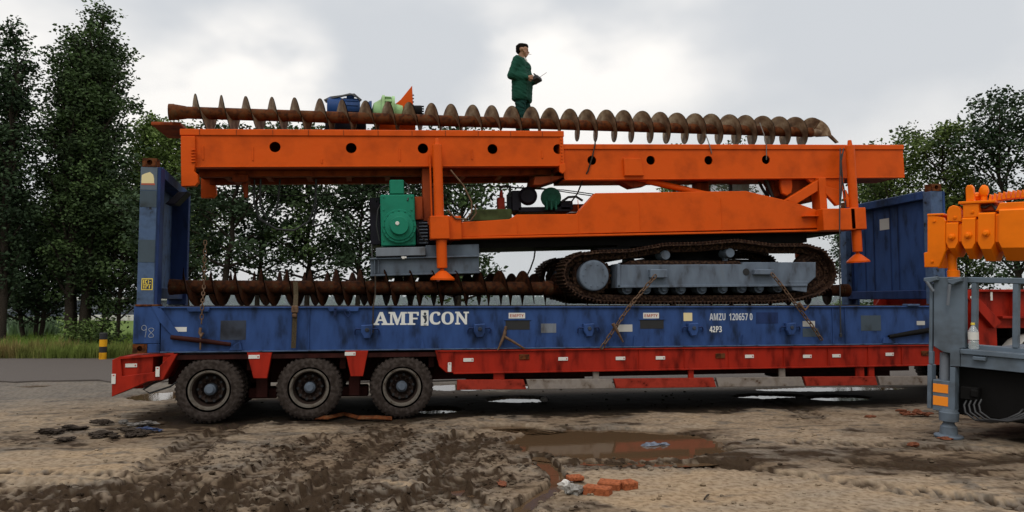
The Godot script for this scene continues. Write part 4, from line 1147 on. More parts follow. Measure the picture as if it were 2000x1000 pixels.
func flat_rack() -> void:
	var t := thing("flat_rack", "blue flat rack container with end walls, lashed to the red trailer", "flat rack container", Vector3(6.1, 0.957, -1.22))
	var XR := 12.30
	var b := mb()
	# near side girder
	b.bx(0.34, 11.98, 0.975, 1.545, -0.05, -0.020, 0.0)
	obj("side_girder", b, M.rack_blue, t)
	b = mb()
	b.bx(0.30, 11.98, 1.546, 1.568, -0.14, 0.012, 0.005)
	obj("girder_flange", b, M.rack_blue, t)
	b = mb()
	b.bx(0.34, 11.98, 0.956, 0.974, -0.14, 0.008, 0.004)
	obj("girder_flange", b, M.rack_post, t)
	b = mb()
	b.bx(0.0, XR, 0.957, 1.568, -2.44, -2.40, 0.0)
	b.bx(0.34, 11.98, 1.50, 1.545, -2.39, -0.15, 0.0)
	for i in 20: b.bx(0.5 + i * 0.6, 0.6 + i * 0.6, 1.30, 1.499, -2.39, -0.06, 0.0)
	obj("floor_frame", b, M.rack_blue_dark, t)
	for x in [2.00, 2.235]:
		b = mb()
		b.bx(x, x + 0.018, 0.976, 1.544, -0.0195, -0.004, 0.002)
		obj("girder_seam", b, M.rack_blue, t)
	for x in [10.2, 10.42]:
		b = mb()
		b.bx(x, x + 0.018, 0.976, 1.544, -0.0195, -0.004, 0.002)
		obj("girder_seam", b, M.rack_blue, t)
	# planks of the deck
	for i in 12:
		b = mb()
		b.bx(0.36, 11.95, 1.547, 1.571 + 0.003 * (i % 3), -2.38 + i * 0.186, -2.38 + i * 0.186 + 0.18, 0.004)
		obj("plank", b, M.rag_dark, t)
	# end blocks and posts
	for e in [[0.0, 0.33], [11.985, XR]]:
		for z in [[-0.2, 0.0], [-2.44, -2.24]]:
			b = mb()
			b.bx(e[0], e[1], 1.08, 1.572, z[0], z[1], 0.008)
			obj("end_block", b, M.rack_blue, t)
	for x in [0.0, XR - 0.178]:
		for y in [0.957]:
			casting(t, x, y, 0.004)
			casting(t, x, y, -2.275)
	b = mb()
	b.bx(0.179, 0.33, 0.958, 1.078, -0.18, -0.004, 0.006)
	obj("end_block", b, M.rack_blue, t)
	b = mb()   # gusset between end block and girder
	b.prism([Vector2(0.22, 1.5725), Vector2(0.32, 1.5725), Vector2(0.62, 1.15), Vector2(0.56, 1.10), Vector2(0.332, 1.36)], 0.001, 0.012, 0.003)
	obj("gusset", b, M.rack_blue, t)
	for e in [0, 1]:
		var x0 := 0.03 if e == 0 else XR - 0.27
		var x1 := x0 + 0.24
		for z in [[-0.19, -0.004], [-2.436, -2.25]]:
			b = mb()
			var sk := -0.19 if e == 0 and z[0] < -1.0 else 0.0      # the left wall stands a little askew
			b.bx(x0 + sk, x1 - 0.022 + sk, 1.575, 3.44, z[0], z[1], 0.008)
			obj("post", b, M.rack_post, t)
			b = mb()
			b.bx(x1 - 0.02 + sk, x1 + 0.018 + sk, 1.575, 3.44, z[0] - 0.001, z[1] + 0.006, 0.005)
			obj("post_flange", b, M.rack_blue_dark if e == 0 else M.rack_blue, t)
			casting(t, x0 + 0.02 + sk, 3.443, z[1] + 0.002)
		b = mb()
		b.bx(x0 - 0.01, x1 + 0.03, 1.5735, 1.60, -0.21, 0.012, 0.006)
		obj("post_foot", b, M.rust, t)
		# end wall: panel, rails, ribs
		var xi := 0.13 if e == 0 else XR - 0.13
		b = mb()
		if e == 0: b.prism([Vector2(0.02, 0.191), Vector2(0.06, 0.191), Vector2(-0.13, 2.249), Vector2(-0.17, 2.249)], 1.80, 3.36, 0.0, UPRIGHT)
		else: b.bx(xi - 0.02, xi + 0.02, 1.80, 3.36, -2.249, -0.191, 0.0)
		obj("end_wall", b, M.rack_post if e == 0 else M.rack_blue, t)  # left panel takes the paler blue: light put into its colour
		b = mb()
		if e == 0: b.prism([Vector2(0.04, 0.191), Vector2(0.27, 0.191), Vector2(0.08, 2.249), Vector2(-0.16, 2.249)], 3.33, 3.47, 0.008, UPRIGHT)
		else: b.bx(x0 + 0.01, x1, 3.33, 3.47, -2.249, -0.191, 0.01)
		obj("top_rail", b, M.rack_blue, t)
		b = mb()
		if e == 0: b.prism([Vector2(0.04, 0.191), Vector2(0.26, 0.191), Vector2(0.07, 2.249), Vector2(-0.16, 2.249)], 1.68, 1.83, 0.008, UPRIGHT)
		else: b.bx(x0 + 0.01, x1 - 0.01, 1.68, 1.83, -2.249, -0.191, 0.01)
		obj("bottom_rail", b, M.rack_blue_dark, t)
		var s := 1.0 if e == 0 else -1.0
		for z in [-0.95, -1.15, -1.6, -1.85]:
			if e == 0: continue
			b = mb()
			b.bx(xi + s * 0.021, xi + s * 0.027, 1.84, 3.32, z - 0.015, z + 0.015, 0.002)
			obj("wall_seam", b, M.rack_blue_dark, t)
		# the far post's broad inner plate
		b = mb()
		b.bx(-0.165 if e == 0 else x0 + 0.10, 0.125 if e == 0 else x1 - 0.1, 1.60, 3.40, -2.249, -2.20, 0.004)
		obj("post_plate", b, M.rack_blue_dark, t)
	# repaint bands and stickers on the near left post
	for q in [["counter_grey", 3.13, 3.435], ["patch_slate", 2.90, 3.12], ["patch_slate", 2.16, 2.46]]:
		slab("paint_patch", t, q[0], 0.036, 0.24, q[1], q[2], 0.0005)
	b = mb()
	b.prism([Vector2(0.045, 3.216), Vector2(0.048, 3.326), Vector2(0.086, 3.348), Vector2(0.149, 3.371), Vector2(0.189, 3.338), Vector2(0.203, 3.283), Vector2(0.205, 3.221)], 0.0, 0.0035, 0.001)
	obj("sticker", b, M.sticker_cream, t)
	slab("sticker", t, "letter_red", 0.045, 0.215, 3.195, 3.222, 0.003)
	var st := slab("sticker", t, "sticker_yellow", 0.085, 0.225, 1.79, 1.945, 0.0005)
	slab("sticker_field", st, "patch_grey", 0.096, 0.214, 1.802, 1.933, 0.0025, 0.002)
	for q in [[0.108, 0.120, 1.875, 1.925], [0.130, 0.156, 1.875, 1.886], [0.130, 0.156, 1.914, 1.925], [0.130, 0.140, 1.887, 1.913], [0.168, 0.178, 1.875, 1.925], [0.186, 0.202, 1.895, 1.905], [0.106, 0.204, 1.858, 1.866], [0.112, 0.124, 1.81, 1.852], [0.138, 0.148, 1.81, 1.852], [0.149, 0.166, 1.84, 1.852], [0.180, 0.192, 1.81, 1.852]]:
		slab("sticker_mark", st, "sticker_yellow", q[0], q[1], q[2], q[3], 0.0045, 0.002)
	b = mb()
	b.bx(0.051, 0.056, 2.95, 3.2, -0.42, -0.28, 0.001)
	obj("label", b, M.label_old, t)
	b = mb()
	b.bx(XR - 0.157, XR - 0.151, 2.93, 3.13, -1.42, -1.17, 0.001)
	obj("label", b, M.label_white, t)
	# lettering
	letters("lettering", "AMF", t, Vector3(3.115, 1.31, -0.0195), 3.747 - 3.115, 0.182, "letter_white", true)
	letters("lettering", "CON", t, Vector3(3.899, 1.312, -0.0195), 4.46 - 3.899, 0.182, "letter_white", true)
	var lb := slab("lettering", t, "letter_white", 3.776, 3.884, 1.298, 1.515, -0.0155)
	b = mb()
	var lx: float = 3.83
	b.cyl(Vector3(lx + 0.004, 1.465, -0.0154), Vector3(lx + 0.004, 1.465, -0.0135), 0.019, 0.019, 12)
	b.prism([Vector2(lx - 0.035, 1.44), Vector2(lx + 0.03, 1.445), Vector2(lx + 0.026, 1.42), Vector2(lx + 0.034, 1.37), Vector2(lx + 0.012, 1.33), Vector2(lx - 0.012, 1.335), Vector2(lx + 0.004, 1.372), Vector2(lx - 0.016, 1.41)], -0.0154, -0.0135)
	b.bx(lx - 0.012, lx + 0.0, 1.285, 1.318, -0.0154, -0.0135, 0.0)
	b.bx(lx + 0.012, lx + 0.024, 1.285, 1.318, -0.0154, -0.0135, 0.0)
	obj("emblem", b, M.patch_grey, lb)
	letters("lettering", "AMZU  120657 0", t, Vector3(8.144, 1.351, -0.0195), 8.85 - 8.144, 0.108, "letter_dim")
	letters("lettering", "42P3", t, Vector3(8.141, 1.173, -0.0195), 8.341 - 8.141, 0.092, "letter_white")
	b = mb()   # chalk number 98 on the end block
	var nine := []
	for i in 13: nine.append(Vector3(0.135 + cos(0.3 - i * 0.52) * 0.03, 1.29 + sin(0.3 - i * 0.52) * 0.034, 0.002))
	b.tube(nine + [Vector3(0.164, 1.28, 0.002), Vector3(0.16, 1.22, 0.002), Vector3(0.15, 1.165, 0.002)], 0.0035, 5)
	var eight := []
	for i in 25:
		var a := TAU * i / 24
		eight.append(Vector3(0.225 + sin(a * 2.0) * 0.032, 1.225 + cos(a) * 0.062, 0.002))
	b.tube(eight, 0.0035, 5)
	obj("chalk_number", b, M.chalk, t)
	# plates, patches, forklift pockets
	for q in [[0.508, 0.662, 1.235, 1.297, "label_white"], [5.516, 5.745, 1.184, 1.318, "counter_grey_light"], [6.666, 6.912, 1.191, 1.297, "label_old"], [7.724, 7.864, 1.345, 1.469, "sticker_cream"], [9.694, 9.904, 1.249, 1.336, "label_old"], [11.702, 11.851, 1.261, 1.327, "label_old"], [1.09, 1.419, 1.12, 1.382, "patch_grey"], [10.705, 11.058, 1.177, 1.42, "patch_slate"], [8.911, 9.279, 1.3, 1.473, "rack_blue_dark"], [9.69, 9.961, 1.089, 1.224, "patch_slate"]]:
		slab("plate" if not q[4].begins_with("patch") else "paint_patch", t, q[4], q[0], q[1], q[2], q[3], -0.0165)
	for q in [[5.039, 5.281, 1.394, 1.475], [7.083, 7.333, 1.386, 1.47]]:
		var s2 := slab("label", t, "label_white", q[0], q[1], q[2], q[3], -0.0165)
		letters("label_text", "EMPTY", s2, Vector3(q[0] + 0.02, (q[2] + q[3]) * 0.5 - 0.0225, -0.0165), q[1] - q[0] - 0.04, 0.045, "letter_red")
	for q in [[4.994, 5.349, 1.232, 1.365], [7.033, 7.404, 1.233, 1.363]]:
		slab("forklift_pocket", t, "black", q[0], q[1], q[2], q[3], -0.0165)
		b = mb()
		b.bx(q[0] - 0.02, q[1] + 0.02, q[3] + 0.001, q[3] + 0.018, -0.0195, -0.006, 0.003)
		obj("pocket_rim", b, M.rack_blue, t)
	# lashing winches: drum box, two ears, ratchet arm
	for q in [Vector2(3.032, 1.225), Vector2(4.608, 1.228), Vector2(6.225, 1.225), Vector2(7.852, 1.222), Vector2(9.457, 1.219)]:
		var c := Vector3(q.x, q.y, 0.03)
		b = mb()
		b.prism([Vector2(c.x - 0.085, c.y + 0.085), Vector2(c.x + 0.075, c.y + 0.095), Vector2(c.x + 0.07, c.y - 0.03), Vector2(c.x + 0.04, c.y - 0.10), Vector2(c.x - 0.04, c.y - 0.10), Vector2(c.x - 0.08, c.y - 0.02)], -0.018, 0.07, 0.012)
		var wn := obj("lashing_winch", b, M.rack_blue, t)
		b = mb()
		for s in [-1, 1]:
			b.tube([c + Vector3(s * 0.07, 0.03, 0), c + Vector3(s * 0.15, 0.035, 0), c + Vector3(s * 0.165, 0.0, -0.01), c + Vector3(s * 0.16, -0.045, -0.02)], 0.014, 6)
		obj("winch_ear", b, M.rack_blue_dark, wn)
		b = mb()
		b.cyl(c + Vector3(0, 0.02, 0.038), c + Vector3(0, 0.02, 0.055), 0.03, 0.028, 14)
		obj("winch_drum", b, M.patch_grey, wn)
	for q in [3.799, 5.462, 6.943, 8.684]:
		b = mb()
		b.prism([Vector2(q - 0.03, 0.976), Vector2(q + 0.035, 0.976), Vector2(q - 0.005, 1.13)], -0.0195, 0.004, 0.003)
		obj("lashing_ear", b, M.rack_blue, t)
	# hinge covers on the upper flange, latch, folding bars
	for q in [[0.661, 0.96], [2.493, 2.923]]:
		b = mb()
		b.prism([Vector2(q[0], 1.565), Vector2(q[1], 1.565), Vector2(q[1] - 0.02, 1.50), Vector2(q[0] + 0.02, 1.50)], -0.0195, 0.03, 0.006)
		obj("hinge_cover", b, M.rack_blue, t)
	b = mb()
	b.bx(11.5, 11.72, 1.569, 1.60, -0.08, 0.05, 0.005)
	obj("hinge_cover", b, M.rack_post, t)
	b = mb()
	b.bx(2.58, 2.614, 1.43, 1.56, 0.031, 0.042, 0.003)
	b.bx(2.58, 2.76, 1.52, 1.535, 0.031, 0.042, 0.003)
	b.tube([Vector3(2.718, 1.52, 0.03), Vector3(2.732, 1.46, 0.03), Vector3(2.773, 1.42, 0.03), Vector3(2.801, 1.46, 0.03), Vector3(2.787, 1.52, 0.03)], 0.009, 6)
	obj("latch", b, M.rack_blue_dark, t)
	b = mb()
	b.tube([Vector3(0.475, 1.165, 0.02), Vector3(0.797, 1.125, 0.022), Vector3(1.234, 1.06, 0.02)], [0.03, 0.035, 0.026], 10)
	obj("folding_bar", b, M.trailer_dark, t)
	b = mb()
	b.prism([Vector2(1.234, 1.03), Vector2(1.352, 1.10), Vector2(1.379, 0.978), Vector2(1.207, 0.978)], -0.0195, 0.02, 0.004)
	obj("bar_bracket", b, M.rack_blue, t)
	b = mb()
	b.tube([Vector3(11.165, 1.08, 0.02), Vector3(11.588, 1.14, 0.022), Vector3(12.147, 1.21, 0.02)], [0.03, 0.04, 0.04], 10)
	obj("folding_bar", b, M.chassis_black, t)
	b = mb()
	b.prism([Vector2(11.055, 0.978), Vector2(11.265, 0.978), Vector2(11.174, 1.07), Vector2(11.074, 1.06)], -0.0195, 0.02, 0.004)
	obj("bar_bracket", b, M.rack_blue, t)


# ---------------------------------------------------------------- piling rig
func web(t: Node3D, x0: float, x1: float, y0: float, y1: float, z: float, holes: Array, r: float, called: String) -> void:   # a side plate with round holes, one part between each pair of seams
	var xa := x0
	for i in holes.size():
		var xb: float = x1 if i == holes.size() - 1 else (holes[i].x + holes[i + 1].x) * 0.5
		var b := mb(true)
		b.plate_hole(xa, xb, y0, y1, z, holes[i].x, holes[i].y, r, 0.03)
		obj(called, b, M.orange, t)
		xa = xb

func rig() -> void:
	var t := thing("piling_rig", "orange crawler piling rig with folded mast, loaded on the flat rack", "piling rig", Vector3(8.0, 1.572, -1.2))
	var b: MB
	# ---- mast, rear section
	var zf := -0.5
	web(t, -5.44, 0.13, 3.755, 4.19, zf, [Vector2(-4.171, 4.03), Vector2(-3.091, 4.016), Vector2(-2.038, 4.01), Vector2(-0.98, 4.003), Vector2(0.051, 4.004)], 0.078, "mast_side")
	b = mb(true)
	b.bx(-5.46, 0.15, 4.191, 4.285, -0.75, zf + 0.022, 0.008)
	obj("mast_flange", b, M.orange, t)
	b = mb(true)
	b.bx(-5.44, 0.12, 3.735, 3.754, -0.62, zf + 0.006, 0.004)
	obj("mast_flange", b, M.orange, t)
	b = mb(true)
	b.bx(-5.44, 0.12, 4.20, 4.28, -1.75, -0.751, 0.0)
	b.bx(-5.44, 0.12, 3.755, 4.199, -1.75, -1.72, 0.0)
	b.bx(-5.40, 0.10, 3.755, 3.775, -1.719, -0.535, 0.0)
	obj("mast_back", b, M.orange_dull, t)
	b = mb(true)
	b.bx(-5.30, 0.02, 3.665, 3.753, -1.0, -0.88, 0.006)
	b.bx(-5.30, 0.02, 3.665, 3.753, -1.72, -1.60, 0.006)
	for i in 9: b.bx(-5.0 + i * 0.6, -4.92 + i * 0.6, 3.69, 3.752, -1.599, -1.001, 0.0)
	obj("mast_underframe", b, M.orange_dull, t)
	b = mb(true)   # closing plate at the left end with its foot
	b.prism([Vector2(-5.442, 4.173), Vector2(-5.251, 4.174), Vector2(-5.256, 3.764), Vector2(-5.271, 3.676), Vector2(-5.224, 3.625), Vector2(-5.218, 3.515), Vector2(-5.26, 3.464), Vector2(-5.443, 3.459)], -0.56, -0.455, 0.006)
	obj("end_plate", b, M.orange, t)
	b = mb(true)
	b.prism([Vector2(-5.442, 4.173), Vector2(-5.251, 4.174), Vector2(-5.256, 3.764), Vector2(-5.224, 3.625), Vector2(-5.218, 3.515), Vector2(-5.26, 3.464), Vector2(-5.443, 3.459)], -1.75, -1.66, 0.006)
	obj("end_plate", b, M.orange, t)
	b = mb(true)
	b.box(Vector3(-5.714, 4.423, -1.2), Vector3(0.4, 0.05, 0.9), 0.008)
	obj("end_tongue", b, M.orange_dull, t)
	for i in 5:
		b = mb(true)
		var p := Vector3(-5.272, 3.988, -0.45) - Vector3(0, 0.042 * i, 0)
		b.prism([Vector2(p.x - 0.03, p.y), Vector2(p.x + 0.05, p.y - 0.012), Vector2(p.x - 0.03, p.y - 0.028)], -0.453, -0.43, 0.002)
		obj("guide_tooth", b, M.orange, t)
	for q in [[Vector2(-5.166, 4.043), 0.2], [Vector2(-4.49, 4.029), 0.2], [Vector2(-3.527, 3.857), 0.07], [Vector2(-2.396, 4.009), 0.19], [Vector2(-1.311, 4.003), 0.16], [Vector2(-0.219, 3.988), 0.13]]:
		b = mb(true)
		b.bx(q[0].x, q[0].x + 0.022, q[0].y - q[1], q[0].y, -0.4995, -0.488, 0.003)
		obj("weld_rib", b, M.orange, t)
	b = mb(true)   # joint plate at the right end and its lug
	b.bx(0.08, 0.14, 3.70, 4.19, -1.74, -0.488, 0.006)
	obj("joint_plate", b, M.orange, t)
	b = mb(true)
	b.prism([Vector2(0.052, 3.752), Vector2(0.142, 3.768), Vector2(0.146, 3.656), Vector2(0.095, 3.608), Vector2(0.047, 3.64)], -0.487, -0.44, 0.005)
	obj("joint_lug", b, M.orange, t)
	b = mb(true)
	b.prism([Vector2(0.251, 3.62), Vector2(-0.288, 3.607), Vector2(-0.317, 3.478), Vector2(-0.202, 3.477)], -1.3, -0.7, 0.005)
	obj("hinge_bracket", b, M.orange_dull, t)
	# red fittings and hoses hanging from the rear section
	b = mb(true)
	b.box(Vector3(-4.722, 3.644, -1), Vector3(0.22, 0.12, 0.3), 0.02)
	b.cyl(Vector3(-4.678, 3.629, -1), Vector3(-4.66, 3.366, -1), 0.05, 0.03, 10)
	obj("mast_fitting", b, M.orange_dull, t)
	b = mb(true)
	b.box(Vector3(-5.3, 3.759, -1.2) + Vector3(0, 0.03, 0), Vector3(0.16, 0.1, 0.4), 0.02)
	obj("mast_fitting", b, M.trailer_dark, t)
	for h in [[Vector3(-4.553, 3.66, -1.1), Vector3(-4.566, 3.308, -1.1), Vector3(-4.496, 3.05, -1.1), Vector3(-4.246, 2.89, -1.1), Vector3(-3.984, 2.869, -1.1), Vector3(-3.762, 3.007, -1.1), Vector3(-3.665, 3.297, -1.1), Vector3(-3.65, 3.654, -1.1)], [Vector3(-4.192, 3.674, -1.2), Vector3(-4.229, 3.318, -1.2), Vector3(-4.285, 3.121, -1.2), Vector3(-4.422, 3.029, -1.2), Vector3(-4.533, 3.093, -1.2)], [Vector3(-4.45, 3.643, -1), Vector3(-4.464, 3.255, -1), Vector3(-4.378, 3.06, -1)], [Vector3(-3.654, 3.646, -1.15), Vector3(-3.671, 3.185, -1.15), Vector3(-3.714, 2.948, -1.15)]]:
		b = mb(true)
		b.tube(h, 0.016, 7)
		obj("hose", b, M.cable, t)
	for h in [[Vector3(-4.527, 3.446, -1.3), Vector3(-4.109, 3.434, -1.3), Vector3(-3.647, 3.437, -1.3), Vector3(-3.098, 3.464, -1.3), Vector3(-2.601, 3.573, -1.3)], [Vector3(-2.118, 3.495, -1.3), Vector3(-1.639, 3.591, -1.3), Vector3(-0.972, 3.552, -1.3), Vector3(-0.032, 3.51, -1.3), Vector3(0.402, 3.438, -1.3), Vector3(0.841, 3.373, -1.3)], [Vector3(-0.871, 3.567, -1.4), Vector3(-0.184, 3.518, -1.4), Vector3(0.342, 3.496, -1.4), Vector3(0.918, 3.412, -1.4)]]:
		b = mb(true)
		b.tube(h, 0.009, 5)
		obj("cable", b, M.cable, t)
	for k in 8:   # bolts of the joint
		b = mb(true)
		b.cyl(Vector3(0.10, 3.80 + 0.05 * k, -0.488), Vector3(0.10, 3.80 + 0.05 * k, -0.474), 0.014, 0.014, 6)
		obj("joint_bolt", b, M.orange, t)
	for k in 11:
		b = mb(true)
		b.bx(-5.2 + k * 0.5, -5.19 + k * 0.5, 4.195, 4.275, zf + 0.0225, zf + 0.026, 0.0)
		obj("flange_seam", b, M.orange_dull, t)
	# ---- mast, front section
	web(t, 0.141, 6.13, 3.545, 4.005, -0.55, [Vector2(0.603, 3.836), Vector2(1.578, 3.835), Vector2(2.567, 3.833), Vector2(3.577, 3.84)], 0.073, "mast_side")
	b = mb(true)
	b.bx(0.141, 6.14, 4.006, 4.09, -0.75, -0.528, 0.008)
	obj("mast_flange", b, M.orange, t)
	b = mb(true)
	b.bx(0.15, 6.13, 3.525, 3.5445, -0.66, -0.544, 0.004)
	obj("mast_flange", b, M.orange, t)
	b = mb(true)
	b.bx(0.15, 6.13, 4.02, 4.085, -1.28, -0.751, 0.0)
	b.bx(0.15, 6.13, 3.545, 4.019, -1.28, -1.25, 0.0)
	b.bx(0.15, 6.13, 4.0065, 4.019, -1.249, -0.751, 0.0)
	b.bx(0.16, 6.12, 3.545, 3.56, -1.249, -0.585, 0.0)
	obj("mast_back", b, M.orange_dull, t)
	b = mb(true)
	b.bx(6.11, 6.14, 3.55, 4.0, -1.24, -0.56, 0.003)
	obj("end_plate", b, M.orange, t)
	b = mb(true)   # bracket of the hoisting cylinder on the mast's side
	b.prism([Vector2(1.109, 3.859), Vector2(1.389, 3.858), Vector2(1.434, 3.579), Vector2(1.113, 3.581)], -0.548, -0.49, 0.006)
	obj("cylinder_bracket", b, M.orange, t)
	b = mb(true)
	b.prism([Vector2(0.994, 3.6), Vector2(1.679, 3.596), Vector2(1.558, 3.463), Vector2(1.322, 3.431)], -1.0, -0.75, 0.006)
	obj("cylinder_bracket", b, M.orange_dull, t)
	b = mb(true)
	b.cyl(Vector3(1.543, 3.53, -0.7), Vector3(2.928, 3.215, -0.7), 0.052, 0.052, 20)
	b.cyl(Vector3(1.354, 3.573, -0.7), Vector3(1.595, 3.521, -0.7), 0.035, 0.035, 14)
	obj("hoisting_cylinder", b, M.orange, t)
	b = mb(true)
	b.bx(Vector2(2.546, 3.614).x, Vector2(2.768, 3.613).x, 2.9, 3.54, -1.2, -1.0, 0.008)
	obj("mast_post", b, M.orange_dull, t)
	# ---- chassis beam
	b = mb(true)
	b.prism([Vector2(-1.509, 2.883), Vector2(-0.766, 2.917), Vector2(-0.653, 2.986), Vector2(0.289, 2.98), Vector2(0.608, 3.303), Vector2(3.138, 3.311), Vector2(3.824, 3.153), Vector2(4.059, 3.091), Vector2(4.348, 2.995), Vector2(4.501, 2.916), Vector2(4.795, 2.971), Vector2(5.004, 2.994), Vector2(4.983, 2.687), Vector2(0.887, 2.674), Vector2(-1.516, 2.66)], -0.62, -0.45, 0.008)
	obj("chassis_side", b, M.orange, t)
	b = mb(true)
	b.prism([Vector2(-1.509, 2.883), Vector2(-0.766, 2.917), Vector2(-0.653, 2.986), Vector2(0.289, 2.98), Vector2(0.608, 3.303), Vector2(3.138, 3.311), Vector2(3.824, 3.153), Vector2(4.348, 2.995), Vector2(5.002, 2.977), Vector2(4.983, 2.687), Vector2(-1.516, 2.66)], -1.95, -1.78, 0.0)
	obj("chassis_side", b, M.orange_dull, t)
	b = mb(true)
	b.bx(-1.62, 4.9, 2.628, 2.66, -0.7, -0.425, 0.006)
	obj("chassis_flange", b, M.orange, t)
	b = mb(true)
	b.bx(-1.6, 4.9, 2.60, 2.627, -1.95, -0.60, 0.0)
	b.bx(-1.6, 1.0, 2.50, 2.60, -1.75, -0.66, 0.0)
	b.bx(1.0, 4.3, 2.47, 2.60, -1.75, -0.66, 0.0)
	b.bx(0.65, 1.2, 2.42, 2.46, -1.0, -0.62, 0.004)
	b.cyl(Vector3(2.3, 2.05, -1.2), Vector3(2.3, 2.5, -1.2), 0.62, 0.62, 36)
	obj("chassis_underside", b, M.chassis_black, t)
	b = mb(true)
	b.bx(-1.55, 4.6, 2.86, 2.90, -1.78, -0.62, 0.0)
	obj("deck_plate", b, M.orange_dull, t)
	b = mb(true)
	b.bx(Vector2(4.094, 3.07).x, Vector2(4.78, 3.061).x, Vector2(4.395, 2.872).y, Vector2(4.396, 2.889).y, -0.449, -0.36, 0.003)
	obj("chassis_shelf", b, M.orange, t)
	b = mb(true)
	b.bx(Vector2(4.358, 2.816).x, Vector2(4.376, 2.815).x + 0.01, 2.662, Vector2(4.394, 2.864).y, -0.449, -0.37, 0.003)
	obj("chassis_rib", b, M.orange, t)
	# ---- front support: post, braces, gusset, sheave
	b = mb(true)
	b.bx(Vector2(4.453, 3.247).x, Vector2(4.584, 3.245).x, Vector2(4.451, 2.94).y, 3.522, -0.7, -0.46, 0.006)
	obj("support_post", b, M.orange, t)
	b = mb(true)
	b.prism([Vector2(3.83, 3.155), Vector2(4.433, 3.48), Vector2(4.421, 3.301), Vector2(4.028, 3.093)], -0.56, -0.455, 0.006)
	obj("support_brace", b, M.orange, t)
	b = mb(true)
	b.prism([Vector2(4.566, 3.376), Vector2(4.871, 3.305), Vector2(4.808, 3.066), Vector2(4.75, 3.05), Vector2(4.558, 3.257)], -0.52, -0.45, 0.006)
	obj("support_brace", b, M.orange, t)
	b = mb(true)
	b.prism([Vector2(4.265, 3.567), Vector2(5.012, 3.563), Vector2(4.976, 3.321), Vector2(4.648, 3.375), Vector2(4.505, 3.497), Vector2(4.389, 3.455)], -0.64, -0.575, 0.005)
	obj("support_gusset", b, M.orange, t)
	b = mb(true)
	b.prism([Vector2(3.963, 3.591), Vector2(4.595, 3.587), Vector2(4.567, 3.17), Vector2(4.078, 3.193), Vector2(3.866, 3.54)], -1.2, -0.75, 0.0)
	obj("support_gusset", b, M.orange_dull, t)
	b = mb(true)
	b.prism([Vector2(3.874, 3.566), Vector2(4.088, 3.565), Vector2(4.086, 3.393), Vector2(4.062, 3.299), Vector2(3.975, 3.249), Vector2(3.894, 3.292), Vector2(3.873, 3.395)], -0.7, -0.64, 0.012)
	obj("sheave_bracket", b, M.orange, t)
	b = mb(true)
	b.box(Vector3(3.891, 3.441, -0.9), Vector3(0.1, 0.35, 0.1), 0.01, Basis(Vector3(0, 0, 1), 0.15))
	obj("support_strut", b, M.orange_dull, t)
	b = mb(true)
	b.tube([Vector3(3.684, 3.592, -0.8), Vector3(3.731, 3.453, -0.8), Vector3(3.811, 3.227, -0.8)], 0.03, 8)
	b.tube([Vector3(3.646, 3.626, -1), Vector3(3.747, 3.414, -1), Vector3(3.834, 3.272, -1)], 0.025, 8)
	obj("hose", b, M.cable, t)
	# ---- four outriggers
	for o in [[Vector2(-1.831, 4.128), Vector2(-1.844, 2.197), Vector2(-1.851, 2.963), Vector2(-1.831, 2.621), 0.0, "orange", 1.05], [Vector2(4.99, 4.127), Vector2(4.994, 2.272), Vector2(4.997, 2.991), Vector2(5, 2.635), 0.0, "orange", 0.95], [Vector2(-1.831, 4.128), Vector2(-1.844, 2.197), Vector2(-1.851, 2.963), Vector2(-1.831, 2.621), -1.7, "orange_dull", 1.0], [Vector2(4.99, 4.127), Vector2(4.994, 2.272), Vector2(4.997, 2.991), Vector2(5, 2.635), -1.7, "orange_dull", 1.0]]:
		var z: float = -0.36 + o[4]
		var x: float = (o[0].x + o[1].x) * 0.5
		var mat: Material = M[o[5]]
		b = mb(true)
		b.cyl(Vector3(x, o[2].y, z), Vector3(x, o[0].y - 0.09, z), 0.072, 0.072, 24)
		b.cyl(Vector3(x, o[0].y - 0.10, z), Vector3(x, o[0].y, z), 0.042, 0.03, 16)
		var leg := obj("outrigger_cylinder", b, mat, t)
		b = mb(true)
		b.bx(x - 0.145, x + 0.135, o[3].y, o[2].y, z - 0.12, z + 0.12, 0.01)
		obj("outrigger_sleeve", b, mat, leg)
		b = mb(true)
		b.cyl(Vector3(x + 0.02, o[1].y, z), Vector3(x + 0.02, o[3].y - 0.002, z), 0.077, 0.08, 24)
		obj("outrigger_leg", b, mat, leg)
		b = mb(true)
		b.cyl(Vector3(x + 0.02, o[1].y - 0.05, z), Vector3(x + 0.02, o[1].y - 0.002, z), 0.03, 0.03, 12)
		b.lathe([Vector2(0.0, 0.0), Vector2(0.0, 0.18), Vector2(0.025, 0.18), Vector2(0.13, 0.06), Vector2(0.14, 0.04), Vector2(0.14, 0.0)], Vector3(x + 0.02, o[1].y - 0.175, z), Vector3(0.05 if o[6] > 1.0 else -0.03, 1, 0.02), 28)
		obj("outrigger_foot", b, mat, leg)
	for q in [[Vector2(-1.953, 3.92), Vector2(-1.93, 2.92), "orange"], [Vector2(-1.709, 2.968), Vector2(-1.513, 2.619), "orange"]]:
		b = mb(true)
		b.bx(q[0].x, q[1].x, q[1].y, q[0].y, -0.49 if q[0].y > 3.2 else -1.6, -0.41 if q[0].y > 3.2 else -0.35, 0.008)
		obj("outrigger_bracket", b, M[q[2]], t)
	b = mb(true)
	b.bx(Vector2(-2.056, 3.718).x, Vector2(-1.932, 3.717).x, Vector2(-2.035, 2.862).y, 3.73, -0.85, -0.6, 0.008)
	obj("mast_stand", b, M.orange_dull, t)
	b = mb(true)
	b.bx(4.35, 4.93, Vector2(5.135, 2.627).y, Vector2(5.16, 2.982).y, -0.44, -0.24, 0.01)
	obj("outrigger_bracket", b, M.orange, t)
	b = mb(true)
	b.bx(4.4, 4.7, 2.66, 2.95, -2.0, -0.45, 0.01)
